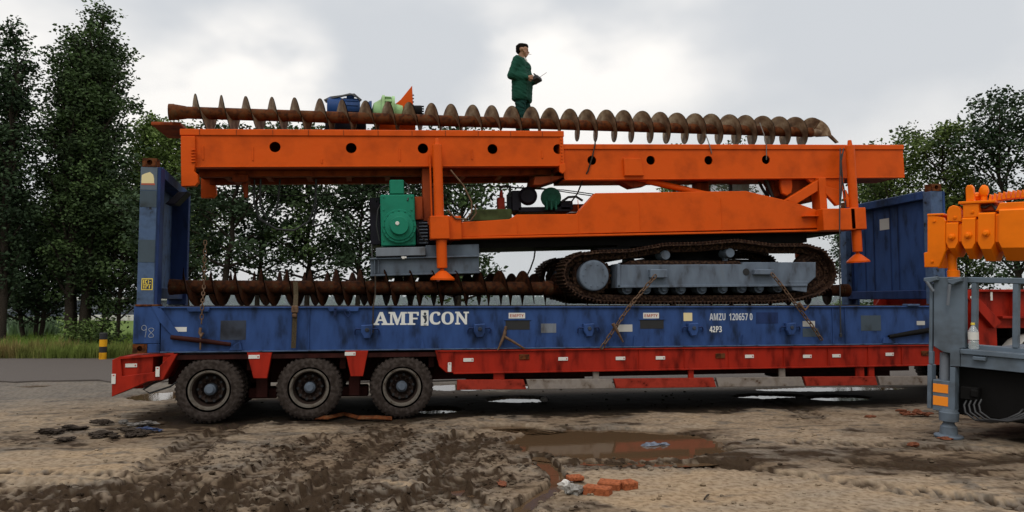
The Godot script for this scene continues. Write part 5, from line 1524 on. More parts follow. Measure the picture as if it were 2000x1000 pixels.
	obj("outrigger_beam", b, M.orange_dull, t)
	# ---- rear: green winch, grey counterweight
	b = mb(true)
	b.bx(Vector2(-2.689, 3.161).x, Vector2(-2.187, 3.155).x, Vector2(-2.504, 2.552).y, Vector2(-2.484, 3.311).y, -1.2, -0.45, 0.015)
	var wn := obj("winch_housing", b, M.winch_green, t)
	b = mb(true)
	b.bx(Vector2(-2.546, 3.472).x, Vector2(-2.335, 3.47).x, Vector2(-2.482, 3.325).y, Vector2(-2.476, 3.54).y, -0.9, -0.5, 0.012)
	obj("winch_motor", b, M.winch_green, wn)
	var c := Vector3(-2.426, 2.835, -0.42)
	b = mb(true)
	b.lathe([Vector2(0.0, 0.0), Vector2(0.0, 0.245), Vector2(0.05, 0.25), Vector2(0.06, 0.243), Vector2(0.06, 0.215), Vector2(0.085, 0.205), Vector2(0.095, 0.14), Vector2(0.15, 0.135), Vector2(0.16, 0.125), Vector2(0.16, 0.0)], Vector3(c.x, c.y, -0.45), Vector3(0, 0, 1), 48)
	for k in 16:
		var a := TAU * k / 16
		b.cyl(Vector3(c.x + cos(a) * 0.23, c.y + sin(a) * 0.23, -0.391), Vector3(c.x + cos(a) * 0.23, c.y + sin(a) * 0.23, -0.375), 0.011, 0.011, 6)
	obj("winch_drum", b, M.winch_green, wn)
	b = mb(true)
	b.cyl(Vector3(c.x - 0.03, c.y + 0.03, -0.291), Vector3(c.x - 0.03, c.y + 0.03, -0.275), 0.03, 0.028, 14)
	obj("winch_cap", b, M.label_white, wn)
	b = mb(true)
	b.bx(Vector2(-2.185, 3.161).x + 0.003, Vector2(-2.063, 3.159).x, Vector2(-2.115, 2.945).y, Vector2(-2.105, 3.291).y, -1.1, -0.55, 0.01)
	obj("control_box", b, M.orange_dull, t)
	b = mb(true)
	b.bx(Vector2(-2.17, 2.941).x, Vector2(-1.986, 2.938).x, Vector2(-2.12, 2.57).y, Vector2(-2.109, 2.94).y, -1.5, -0.6, 0.01)
	b.bx(Vector2(-2.847, 3.221).x, Vector2(-2.692, 3.219).x, Vector2(-2.8, 2.608).y, Vector2(-2.782, 3.331).y, -1.7, -0.9, 0.01)
	b.bx(Vector2(-2.708, 2.606).x, Vector2(-1.628, 2.581).x, Vector2(-2.8, 2.608).y, Vector2(-2.793, 2.906).y, -1.7, -1.21, 0.01)
	obj("engine_block", b, M.motor_black, t)
	b = mb(true)
	b.bx(Vector2(-2.773, 2.476).x, Vector2(-2.055, 2.459).x, Vector2(-2.437, 2.393).y, Vector2(-2.433, 2.52).y, -1.5, -0.35, 0.008)
	obj("winch_base", b, M.counter_grey_light, t)
	b = mb(true)
	b.cyl(Vector3(-2.379, 2.383, -0.33), Vector3(-2.38, 2.345, -0.33), 0.02, 0.02, 10)
	b.cyl(Vector3(-2.409, 2.368, -0.33), Vector3(-2.335, 2.367, -0.33), 0.014, 0.014, 10)
	obj("tie_ring", b, M.label_white, t)
	b = mb(true)
	b.bx(Vector2(-2.045, 2.469).x + 0.004, Vector2(-1.238, 2.449).x, Vector2(-1.674, 2.36).y, Vector2(-1.668, 2.552).y, -1.8, -0.5, 0.008)
	obj("counterweight", b, M.counter_grey, t)
	b = mb(true)
	b.bx(Vector2(-2.866, 2.296).x, Vector2(-1.256, 2.252).x, Vector2(-2.069, 2.108).y, Vector2(-2.068, 2.138).y, -1.8, -0.38, 0.006)
	b.bx(Vector2(-2.866, 2.296).x, Vector2(-1.256, 2.252).x, Vector2(-2.061, 2.353).y, Vector2(-2.061, 2.376).y, -1.8, -0.38, 0.006)
	b.bx(Vector2(-2.866, 2.296).x + 0.01, Vector2(-1.256, 2.252).x, Vector2(-2.068, 2.142).y, Vector2(-2.062, 2.35).y, -1.8, -0.44, 0.0)
	obj("counterweight_beam", b, M.counter_grey, t)
	for q in [Vector2(-2.8, 2.294).x, Vector2(-2.748, 2.293).x]:
		b = mb(true)
		b.bx(q, q + 0.012, Vector2(-2.068, 2.145).y, Vector2(-2.062, 2.342).y, -0.4395, -0.39, 0.002)
		obj("counterweight_rib", b, M.counter_grey, t)
	b = mb(true)
	b.tube([Vector3(-1.637, 3.675, -0.46), Vector3(-1.458, 3.432, -0.4), Vector3(-1.348, 3.178, -0.36), Vector3(-1.356, 3.014, -0.34), Vector3(-1.445, 2.915, -0.33), Vector3(-1.597, 2.925, -0.33), Vector3(-1.715, 3.057, -0.33)], 0.013, 7)
	b.tube([Vector3(-1.263, 3.162, -0.6), Vector3(-1.251, 3.036, -0.6), Vector3(-1.35, 2.912, -0.6), Vector3(-1.53, 2.915, -0.6)], 0.012, 6)
	obj("hose", b, M.chain_rust, t)
	for k in 7:   # cooling slats and hoses round the winch
		b = mb(true)
		b.box(Vector3(-2.062, 2.745, -0.59) + Vector3(0, 0.15 - 0.05 * k, 0), Vector3(0.13, 0.012, 0.03), 0.003, Basis(Vector3(1, 0, 0), 0.5))
		obj("radiator_slat", b, M.counter_grey, t)
	for h in [[Vector3(-2.322, 3.517, -0.6), Vector3(-2.275, 3.454, -0.5), Vector3(-2.265, 3.313, -0.48), Vector3(-2.292, 3.216, -0.44)], [Vector3(-2.717, 2.636, -0.5), Vector3(-2.756, 2.864, -0.5), Vector3(-2.728, 3.092, -0.5), Vector3(-2.68, 3.183, -0.5)], [Vector3(-2.178, 2.854, -0.5), Vector3(-2.107, 2.684, -0.5), Vector3(-2.011, 2.59, -0.5)], [Vector3(-2.574, 3.472, -0.6), Vector3(-2.643, 3.442, -0.6), Vector3(-2.721, 3.35, -0.6), Vector3(-2.746, 3.246, -0.8)], [Vector3(-2.83, 2.586, -0.6), Vector3(-2.826, 2.412, -0.5), Vector3(-2.823, 2.259, -0.45)]]:
		b = mb(true)
		b.tube(h, 0.012, 6)
		obj("hose", b, M.cable, t)
	for q in [Vector3(-2.641, 3.274, -0.45), Vector3(-2.229, 3.27, -0.45), Vector3(-2.658, 2.631, -0.45), Vector3(-2.248, 2.622, -0.45), Vector3(-2.646, 3.085, -0.45), Vector3(-2.235, 3.079, -0.45)]:
		b = mb(true)
		b.cyl(q, q + Vector3(0, 0, 0.014), 0.013, 0.013, 6)
		obj("housing_bolt", b, M.winch_green, wn)
	for q in [Vector2(-0.651, 2.822).x, Vector2(0.315, 2.804).x, Vector2(1.311, 2.787).x, Vector2(2.689, 2.762).x]:
		b = mb(true)
		b.bx(q, q + 0.01, 2.67, 2.87 if q < 0.3 else 3.2, -0.4495, -0.444, 0.001)
		obj("weld_seam", b, M.orange, t)
	# ---- machinery on the chassis
	b = mb(true)
	b.bx(Vector2(-1.264, 3.068).x, Vector2(-0.657, 3.059).x, Vector2(-0.987, 2.928).y, Vector2(-0.98, 3.12).y, -1.4, -0.8, 0.02)
	obj("tank", b, M.olive, t)
	var mz := -0.95
	b = mb(true)
	b.cyl(Vector3(-0.245, 3.413, -1.5), Vector3(-0.361, 3.336, -0.95), 0.15, 0.15, 30)
	b.cyl(Vector3(-0.361, 3.336, -0.95), Vector3(-0.372, 3.329, -0.9), 0.14, 0.11, 30)
	b.bx(Vector2(-0.612, 3.288).x, Vector2(-0.462, 3.286).x, Vector2(-0.619, 3.107).y, Vector2(-0.606, 3.436).y, -1.5, -1.0, 0.01)
	b.bx(Vector2(-0.515, 3.205).x, Vector2(0.355, 3.193).x, Vector2(-0.201, 3.085).y, Vector2(-0.198, 3.167).y, -1.5, -1.0, 0.01)
	b.bx(Vector2(-0.661, 3.296).x, Vector2(-0.586, 3.295).x, Vector2(-0.609, 3.113).y, Vector2(-0.601, 3.344).y, -1.2, -1.05, 0.01)
	obj("pump_motor", b, M.motor_black, t)
	b = mb(true)
	b.cyl(Vector3(0.138, 3.376, -1.45), Vector3(0.008, 3.303, -0.92), 0.165, 0.165, 32)
	b.cyl(Vector3(0.008, 3.303, -0.92), Vector3(0.001, 3.299, -0.89), 0.15, 0.07, 32)
	for k in 3: b.bx(Vector3(-0.085, 3.186, -0.9).x + 0.075 * k, Vector3(-0.085, 3.186, -0.9).x + 0.075 * k + 0.03, Vector2(-0.004, 3.103).y, Vector2(0.001, 3.243).y, -1.0, -0.875, 0.006)
	obj("pump_motor", b, M.motor_green, t)
	b = mb(true)
	b.bx(Vector2(-0.844, 3.291).x, Vector2(-0.728, 3.289).x, Vector2(-0.784, 3.126).y, Vector2(-0.776, 3.331).y, -1.12, -1.0, 0.012)
	b.cyl(Vector3(-0.774, 3.34, -1.06), Vector3(-0.77, 3.463, -1.06), 0.035, 0.02, 12)
	obj("filter", b, M.guard_red, t)
	b = mb(true)
	b.tube([Vector3(-0.797, 3.438, -1), Vector3(-0.795, 3.496, -1), Vector3(-0.687, 3.511, -1), Vector3(-0.637, 3.503, -1), Vector3(-0.642, 3.387, -1)], 0.022, 8)
	b.tube([Vector3(-0.471, 3.476, -1), Vector3(-0.436, 3.518, -1), Vector3(-0.405, 3.468, -1)], 0.008, 6)
	b.tube([Vector3(0.2, 3.247, -0.95), Vector3(0.304, 3.312, -0.95), Vector3(0.433, 3.319, -0.95), Vector3(0.541, 3.251, -0.95)], 0.02, 7)
	obj("hose", b, M.cable, t)
	b = mb(true)
	b.bx(Vector2(0.185, 3.196).x, Vector2(0.39, 3.193).x, Vector2(0.224, 3.112).y, Vector2(0.23, 3.262).y, -1.3, -1.0, 0.01)
	obj("junction_box", b, M.motor_black, t)
	b = mb()
	b.prism([Vector2(0.203, 3.017), Vector2(0.367, 3.191), Vector2(0.5, 3.198), Vector2(0.335, 3.015)], -0.8, -0.55, 0.006)
	obj("control_panel", b, M.motor_black, t)
	b = mb(true)
	b.prism([Vector2(0.186, 3.009), Vector2(0.343, 3.007), Vector2(0.344, 3.023), Vector2(0.212, 3.025)], -0.7, -0.53, 0.002)
	obj("panel_edge", b, M.counter_grey_light, t)
	# ---- operator's cab on the far side
	b = mb(true)
	for x in [2.75, 3.35, 4.05]:
		for z in [-2.3, -1.45]: b.bx(x, x + 0.05, 2.9, 3.95, z, z + 0.05, 0.006)
	b.bx(2.7, 4.15, 3.95, 4.0, -2.35, -1.38, 0.01)
	obj("cab_frame", b, M.counter_grey, t)
	for q in [[2.805, 3.345], [3.405, 4.045]]:
		for z in [-2.28, -1.43]:
			b = mb(true)
			b.bx(q[0], q[1], 2.92, 3.94, z, z + 0.006, 0.0)
			obj("cab_pane", b, M.cab_glass, t)
	b = mb(true)
	b.box(Vector3(3.75, 3.35, -1.85), Vector3(0.14, 0.75, 0.5), 0.05, Basis(Vector3(0, 0, 1), -0.12))
	b.box(Vector3(3.55, 3.02, -1.85), Vector3(0.5, 0.14, 0.5), 0.04)
	obj("seat", b, M.label_old, t)
	# ---- crawler tracks (level on the deck)
	var curve := Curve2D.new()
	var px := [Vector2(7.002, 1.592), Vector2(6.439, 1.608), Vector2(6.106, 1.707), Vector2(5.91, 1.867), Vector2(5.856, 2.049), Vector2(5.912, 2.241), Vector2(6.11, 2.373), Vector2(6.445, 2.416), Vector2(6.93, 2.438), Vector2(7.506, 2.54), Vector2(8.093, 2.564), Vector2(8.691, 2.621), Vector2(9.299, 2.557), Vector2(9.919, 2.566), Vector2(10.222, 2.472), Vector2(10.388, 2.269), Vector2(10.427, 2.064), Vector2(10.34, 1.876), Vector2(10.12, 1.728), Vector2(9.734, 1.639), Vector2(9.189, 1.599), Vector2(8.076, 1.591)]
	for i in px.size():
		var a: Vector2 = px[(i + px.size() - 1) % px.size()]
		var n2: Vector2 = px[(i + 1) % px.size()]
		var tn := (n2 - a) * 0.17
		curve.add_point(px[i], -tn, tn)
	var tn0: Vector2 = (px[1] - px[px.size() - 1]) * 0.17
	curve.add_point(px[0], -tn0, tn0)
	var len := curve.get_baked_length()
	var count := int(len / 0.178)
	var pitch := len / count
	b = mb()   # one shoe: plate, three grousers, two links
	b.box(Vector3(0, -0.045, 0), Vector3(pitch * 0.94, 0.022, 0.5), 0.004)
	for k in 3: b.box(Vector3((k - 1) * pitch * 0.33, -0.018, 0), Vector3(0.022, 0.034, 0.5), 0.005)
	for s in [-1, 1]: b.box(Vector3(0.02, -0.10, s * 0.085), Vector3(pitch * 0.98, 0.085, 0.035), 0.008)
	for s in [-0.25, 0.25]: b.cyl(Vector3(s * pitch * 2.0 * 0.5, -0.10, -0.12), Vector3(s * pitch, -0.10, 0.12), 0.022, 0.022, 8)
	var shoe := b.mesh()
	for z in [-0.40, -2.0]:
		for i in count:
			var s := i * pitch
			var p := curve.sample_baked(s)
			var q := curve.sample_baked(fposmod(s + 0.09, len))
			var w := curve.sample_baked(fposmod(s - 0.09, len))
			var d := (q - w).normalized()      # the loop runs clockwise seen from the camera: outward is to the left of travel
			var bs := Basis(Vector3(d.x, d.y, 0), Vector3(-d.y, d.x, 0), Vector3(0, 0, 1))
			inst("track_shoe", shoe, M.track_iron, t, Transform3D(bs, Vector3(p.x, p.y, z)))
	for z in [-0.40, -2.0]:
		var near: bool = z > -1.0
		var so := Vector3(6.377, 2.031, -0.2)
		b = mb()
		b.cyl(Vector3(so.x, so.y, z - 0.16), Vector3(so.x, so.y, z + 0.06), 0.30, 0.30, 30)
		for k in 21:
			var a := TAU * k / 21
			b.box(Vector3(so.x + cos(a) * 0.31, so.y + sin(a) * 0.31, z), Vector3(0.05, 0.05, 0.06), 0.01, Basis(Vector3(0, 0, 1), a))
		obj("sprocket", b, M.track_iron, t)
		b = mb()
		b.lathe([Vector2(0, 0), Vector2(0, 0.235), Vector2(0.14, 0.232), Vector2(0.155, 0.22), Vector2(0.16, 0.2), Vector2(0.16, 0)], Vector3(so.x, so.y, z + 0.061), Vector3(0, 0, 1), 40)
		for k in 10:
			var a := TAU * k / 10
			b.cyl(Vector3(so.x + cos(a) * 0.17, so.y + sin(a) * 0.17, z + 0.221), Vector3(so.x + cos(a) * 0.17, so.y + sin(a) * 0.17, z + 0.232), 0.012, 0.012, 6)
		obj("final_drive", b, M.track_frame, t)
		var io := Vector3(10.109, 2.084, -0.3)
		b = mb()
		b.lathe([Vector2(-0.08, 0.0), Vector2(-0.08, 0.31), Vector2(-0.05, 0.33), Vector2(-0.045, 0.36), Vector2(0.045, 0.36), Vector2(0.05, 0.33), Vector2(0.08, 0.31), Vector2(0.08, 0.24), Vector2(0.05, 0.22), Vector2(0.05, 0.09), Vector2(0.09, 0.08), Vector2(0.09, 0)], Vector3(io.x, io.y, z), Vector3(0, 0, 1), 36)
		obj("idler", b, M.track_iron, t)
		b = mb()
		var dz: float = 0.0 if near else -1.6
		b.prism([Vector2(6.774, 2.197), Vector2(8.796, 2.224), Vector2(8.814, 2.256), Vector2(10.069, 2.268), Vector2(10.062, 2.031), Vector2(9.897, 1.899), Vector2(6.771, 1.871)], -0.5 + dz, -0.2 + dz, 0.012)
		var fr := obj("track_frame", b, M.track_frame, t)
		b = mb()
		b.prism([Vector2(6.738, 2.212), Vector2(6.787, 2.213), Vector2(6.784, 1.855), Vector2(6.735, 1.855)], -0.5 + dz, -0.17 + dz, 0.006)
		b.prism([Vector2(6.735, 1.886), Vector2(9.891, 1.915), Vector2(9.89, 1.883), Vector2(6.735, 1.847)], -0.5 + dz, -0.17 + dz, 0.004)
		obj("frame_flange", b, M.track_frame, fr)
		b = mb()
		b.prism([Vector2(6.813, 2.191), Vector2(8.806, 2.217), Vector2(8.762, 2.277), Vector2(6.981, 2.267)], -0.46 + dz, -0.24 + dz, 0.0)
		for k in 26: b.blob(Vector3(lerpf(px[0].x + 0.1, px[0].x + 1.75, k / 25.0), Vector3(7.563, 2.233, -0.3).y + 0.015 * sin(k * 2.1), -0.32 + dz), Vector3(0.07, 0.035, 0.07), k, 0.4, 4)
		obj("caked_mud", b, M.track_iron, fr)
		for x in [Vector3(6.935, 1.834, -0.3), Vector3(7.241, 1.835, -0.3), Vector3(7.524, 1.836, -0.3), Vector3(7.81, 1.837, -0.3), Vector3(8.158, 1.838, -0.3), Vector3(8.51, 1.848, -0.3), Vector3(8.832, 1.857, -0.3), Vector3(9.13, 1.858, -0.3), Vector3(9.457, 1.867, -0.3)]:
			b = mb()
			b.cyl(Vector3(x.x, x.y, z - 0.12), Vector3(x.x, x.y, z + 0.10), 0.085, 0.085, 18)
			b.cyl(Vector3(x.x, x.y, z + 0.101), Vector3(x.x, x.y, z + 0.15), 0.06, 0.045, 14)
			obj("track_roller", b, M.track_frame, t)
		for x in [Vector3(7.544, 2.357, -0.25), Vector3(8.617, 2.402, -0.25)]:
			b = mb()
			b.cyl(Vector3(x.x, x.y, z - 0.1), Vector3(x.x, x.y, z + 0.16), 0.078, 0.074, 18)
			b.box(Vector3(x.x, x.y - 0.12, z - 0.02), Vector3(0.06, 0.18, 0.08), 0.01)
			obj("carrier_roller", b, M.track_frame, t)
		if near:
			for q in [[Vector2(7.237, 2.129), Vector2(7.515, 1.998)], [Vector2(8.949, 2.143), Vector2(9.287, 2.057)]]:
				b = mb()
				b.bx(q[0].x, q[1].x, q[1].y, q[0].y, -0.198, -0.10, 0.012)
				obj("step", b, M.track_frame, t)
			b = mb()
			var hc := Vector3(8.854, 2.104, -0.2)
			b.cyl(Vector3(hc.x, hc.y, -0.199), Vector3(hc.x, hc.y, -0.19), 0.055, 0.055, 20)
			obj("grease_hole", b, M.black, fr)
			b = mb()
			b.prism([Vector2(9.578, 1.963), Vector2(9.907, 1.965), Vector2(9.885, 1.785), Vector2(9.645, 1.817)], -0.4, -0.19, 0.006)
			obj("idler_guard", b, M.track_frame, t)
	b = mb()
	b.bx(7.3, 9.3, 1.95, 2.32, -1.9, -0.5, 0.03)
	b.cyl(Vector3(8.3, 2.32, -1.2), Vector3(8.3, 2.6, -1.2), 0.5, 0.5, 32)
	obj("undercarriage", b, M.chassis_black, t)
	# hoses hanging at the front outrigger and under the chassis
	b = mb(true)
	b.tube([Vector3(4.905, 3.998, -0.4), Vector3(4.815, 3.776, -0.36), Vector3(4.817, 3.52, -0.36), Vector3(4.778, 3.223, -0.36), Vector3(4.736, 3.012, -0.36), Vector3(4.807, 2.952, -0.36)], 0.012, 6)
	b.tube([Vector3(4.861, 3.912, -0.4), Vector3(4.816, 3.655, -0.4), Vector3(4.834, 3.35, -0.36), Vector3(4.855, 3.121, -0.36), Vector3(4.824, 2.926, -0.36)], 0.010, 6)
	obj("hose", b, M.cable, t)
	b = mb(true)
	b.tube([Vector3(-0.257, 2.509, -1), Vector3(-0.289, 2.337, -1), Vector3(-0.354, 2.175, -1), Vector3(-0.425, 2.047, -1)], 0.014, 6)
	obj("hose", b, M.cable, t)
	b = mb(true)
	b.tube([Vector3(4.867, 3.296, -0.4), Vector3(4.881, 3.157, -0.38), Vector3(4.899, 3.012, -0.38)], [0.03, 0.05, 0.02], 8)
	obj("hose_sleeve", b, M.orange, t)

# ---------------------------------------------------------------- augers
func flight(b: MB, xs: Callable, from: float, to: float, y: Callable, z: float, r: float, R: float, th := 0.012) -> void:   # xs: turns -> x; a turn starts where the blade's edge is at the top
	var n := int((to - from) * 28)
	var row := []
	for i in n + 1:
		var u := lerpf(from, to, float(i) / n)
		var a := u * TAU
		var x: float = xs.call(u)
		var dx: float = (xs.call(u + 0.01) - xs.call(u - 0.01)) / (0.02 * TAU)
		var d := Vector3(0, cos(a), sin(a))
		var tan_ := Vector3(0, -sin(a), cos(a))
		var nrm := (Vector3(1, 0, 0) * R * 0.7 - tan_ * dx).normalized()
		var wob := 1.0 + 0.012 * sin(u * 5.1) + 0.01 * sin(u * 11.7)
		var c := Vector3(x, y.call(x), z)
		row.append([c + d * r, c + d * R * wob, nrm, d])
	for i in n:
		var p = row[i]
		var q = row[i + 1]
		var o := Vector3(th * 0.5, 0, 0)
		b.quadn(p[0] + o, p[1] + o, q[1] + o, q[0] + o, p[2], p[2], q[2], q[2])
		b.quadn(p[0] - o, q[0] - o, q[1] - o, p[1] - o, -p[2], -q[2], -q[2], -p[2])
		b.quadn(p[1] - o, p[1] + o, q[1] + o, q[1] - o, p[3], p[3], q[3], q[3])
	for e in [row[0], row[n]]:
		var o := Vector3(th * 0.5, 0, 0)
		b.quad(e[0] - o, e[0] + o, e[1] + o, e[1] - o)

func augers() -> void:
	# upper auger: lies askew along the mast, its right end farther back
	var t := thing("upper_auger", "long rust-brown auger lying on top of the mast", "auger", Vector3(0.219, 4.350, -0.627), "", false)
	var ax := Vector3(10.961, 0.408, -1.096).normalized()
	var az := ax.cross(Vector3.UP).normalized()
	t.basis = Basis(ax, az.cross(ax), az)
	var xs := func(u: float) -> float: return 0.325 + u * 0.3385 + 0.045 * sin(u * 0.2) + 0.012 * sin(u * 2.7)
	var flat := func(_x: float) -> float: return 0.0
	var b := mb()
	b.cyl(Vector3(0.1, 0, 0), Vector3(10.85, 0, 0), 0.088, 0.088, 24)
	obj("shaft", b, M.rust, t)
	b = mb()
	b.lathe([Vector2(-0.02, 0), Vector2(-0.02, 0.118), Vector2(0.05, 0.12), Vector2(0.055, 0.115), Vector2(0.20, 0.094), Vector2(0.22, 0.088)], Vector3.ZERO, Vector3(1, 0, 0), 24)
	obj("coupling", b, M.rust, t)
	b = mb()
	flight(b, xs, -0.1, 31.15, flat, 0.0, 0.084, 0.272)
	obj("flight", b, M.auger_steel, t)
	b = mb()
	var bl := []
	for i in 9:
		var a := -0.1 + i * 0.20
		bl.append(Vector2(10.92 + sin(a) * 0.36, -0.05 + cos(a) * 0.31))
	bl.append(Vector2(11.44, -0.17))
	bl.append(Vector2(11.38, -0.19))
	bl.append(Vector2(11.22, -0.06))
	bl.append(Vector2(10.95, -0.08))
	b.prism(bl, -0.02, 0.02, 0.008)
	b.cyl(Vector3(10.85, 0, 0), Vector3(11.05, 0, 0), 0.087, 0.05, 20)
	obj("cutting_tip", b, M.auger_steel, t)
	for q in [["lower_auger", "rusty auger lying on the deck at the near left, its end beside the crawler", 0.33, 5.78, -0.50, 1.842, 0.268, 0.346, 1.53, 0.098], ["lower_auger", "rusty auger lying on the deck behind, passing between the crawler tracks", 0.55, 11.28, -1.18, 1.835, 0.258, 0.36, 1.7, 0.1]]:
		t = thing(q[0], q[1], "auger", Vector3((q[2] + q[3]) / 2, 1.575, q[4]), "augers lying on the deck")
		var yy := func(_x: float) -> float: return q[5]
		var xx := func(u: float) -> float: return q[8] + u * q[7] + 0.012 * sin(u * 2.3)
		b = mb()
		b.cyl(Vector3(q[2], q[5], q[4]), Vector3(q[3], q[5], q[4]), q[9], q[9], 22)
		obj("shaft", b, M.rust_dark, t)
		b = mb()
		flight(b, xx, (q[2] + 0.15 - q[8]) / q[7], (q[3] - 0.3 - q[8]) / q[7], yy, q[4], q[9] - 0.004, q[6])
		obj("flight", b, M.rust_dark, t)
		b = mb()
		b.lathe([Vector2(0, 0), Vector2(0, 0.112), Vector2(0.05, 0.114), Vector2(0.06, 0.108), Vector2(0.16, 0.104), Vector2(0.165, 0.098)], Vector3(q[2] - 0.02, q[5], q[4]), Vector3(1, 0, 0), 22)
		obj("coupling", b, M.rust_dark, t)
		b = mb()
		b.cyl(Vector3(q[3] - 0.12, q[5], q[4]), Vector3(q[3] + 0.02, q[5], q[4]), 0.115, 0.115, 22)
		obj("coupling", b, M.rust_dark, t)

func drive_head() -> void:
	var t := thing("drive_head", "blue motor and pale green gearbox with orange fin, on top of the mast", "drive unit", Vector3(3.3, 4.2, -1.4))
	var z := -1.38
	var b := mb()
	b.bx(2.339, 2.96, 4.19, 4.517, -1.7, -1.15, 0.01)
	obj("skid", b, M.motor_black, t)
	b = mb()
	b.bx(3.122, 3.734, 4.19, 4.516, -1.75, -1.12, 0.01)
	obj("bracket", b, M.orange, t)
	var p := Vector3(2.36, 4.676, -1.38)
	var e := Vector3(2.862, 4.675, -1.38)
	b = mb()
	var L := p.distance_to(e)
	b.lathe([Vector2(0, 0), Vector2(0, 0.19), Vector2(0.03, 0.205), Vector2(L * 0.42, 0.205), Vector2(L * 0.43, 0.195), Vector2(L - 0.03, 0.195), Vector2(L, 0.18), Vector2(L, 0)], p, e - p, 32)
	var mo := obj("motor", b, M.motor_blue, t)
	b = mb()
	for k in 14:
		var a := TAU * k / 14
		b.box(p + (e - p) * 0.72 + Vector3(0, cos(a) * 0.20, sin(a) * 0.20), Vector3(L * 0.46, 0.012, 0.012), 0.002, Basis(Vector3(1, 0, 0), a))
	obj("cooling_fin", b, M.motor_blue, mo)
	b = mb()
	b.box(p + (e - p) * 0.7 + Vector3(0, 0.22, 0), Vector3(0.12, 0.05, 0.1), 0.01)
	b.cyl(Vector3(2.715, 4.876, -1.38), Vector3(2.714, 4.925, -1.38), 0.016, 0.02, 10)
	obj("lifting_eye", b, M.motor_blue, mo)
	var g := Vector3(3.015, 4.69, -1.38)
	b = mb()
	b.lathe([Vector2(-0.13, 0.10), Vector2(-0.05, 0.13), Vector2(0.0, 0.165), Vector2(0.03, 0.165), Vector2(0.03, 0)], g, Vector3(1, -0.02, 0), 26)
	obj("motor_flange", b, M.motor_blue, mo)
	b = mb()
	b.lathe([Vector2(0.0, 0.0), Vector2(0.04, 0.13), Vector2(0.15, 0.20), Vector2(0.17, 0.265), Vector2(0.21, 0.27), Vector2(0.215, 0.225), Vector2(0.32, 0.225), Vector2(0.325, 0.262), Vector2(0.37, 0.262), Vector2(0.375, 0.15), Vector2(0.5, 0.13), Vector2(0.5, 0)], g + Vector3(0.02, 0, 0), Vector3(1, -0.02, 0), 36)
	for k in 12:
		var a := TAU * k / 12
		b.box(g + Vector3(0.285, cos(a) * 0.237, sin(a) * 0.237), Vector3(0.11, 0.03, 0.03), 0.004, Basis(Vector3(1, 0, 0), a))
	obj("gearbox", b, M.gear_green, t)
	b = mb()
	b.prism([Vector2(3.684, 5.121), Vector2(3.703, 4.794), Vector2(3.647, 4.708), Vector2(3.624, 4.473), Vector2(3.34, 4.461), Vector2(3.386, 4.704), Vector2(3.418, 4.805), Vector2(3.506, 4.885)], -1.33, -1.30, 0.005)
	obj("fin", b, M.orange, t)
	b = mb()
	b.prism([Vector2(3.684, 5.121), Vector2(3.703, 4.794), Vector2(3.647, 4.708), Vector2(3.624, 4.473), Vector2(3.34, 4.461), Vector2(3.386, 4.704), Vector2(3.418, 4.805), Vector2(3.506, 4.885)], -1.62, -1.59, 0.005)
	obj("fin", b, M.orange, t)
	b = mb()
	b.cyl(Vector3(3.701, 4.719, -1.4), Vector3(3.849, 4.726, -1.4), 0.1, 0.1, 20)
	for k in 5:
		b.cyl(Vector3(3.694, 4.962, -1.3) - Vector3(0, 0.055 * k, 0), Vector3(3.714, 4.963, -1.3) - Vector3(0, 0.055 * k, 0), 0.012, 0.012, 6)
		b.cyl(Vector3(3.846, 4.798, -1.35) - Vector3(0, 0.04 * k, 0), Vector3(3.879, 4.799, -1.35) - Vector3(0, 0.04 * k, 0), 0.014, 0.014, 6)
	obj("bolted_flange", b, M.chassis_black, t)
	for h in [[Vector3(2.308, 4.808, -1.3), Vector3(2.401, 4.862, -1.3), Vector3(2.582, 4.896, -1.3), Vector3(2.709, 4.932, -1.3), Vector3(2.789, 4.915, -1.3), Vector3(2.886, 4.837, -1.3)], [Vector3(2.319, 4.787, -1.25), Vector3(2.444, 4.834, -1.25), Vector3(2.616, 4.884, -1.25), Vector3(2.727, 4.906, -1.25), Vector3(2.823, 4.87, -1.25), Vector3(2.871, 4.807, -1.25)], [Vector3(2.328, 4.79, -1.35), Vector3(2.477, 4.888, -1.35), Vector3(2.675, 4.932, -1.35), Vector3(2.771, 4.945, -1.35), Vector3(2.852, 4.874, -1.35)]]:
		b = mb()
		b.tube(h, 0.014, 7)
		obj("hose", b, M.cable, t)

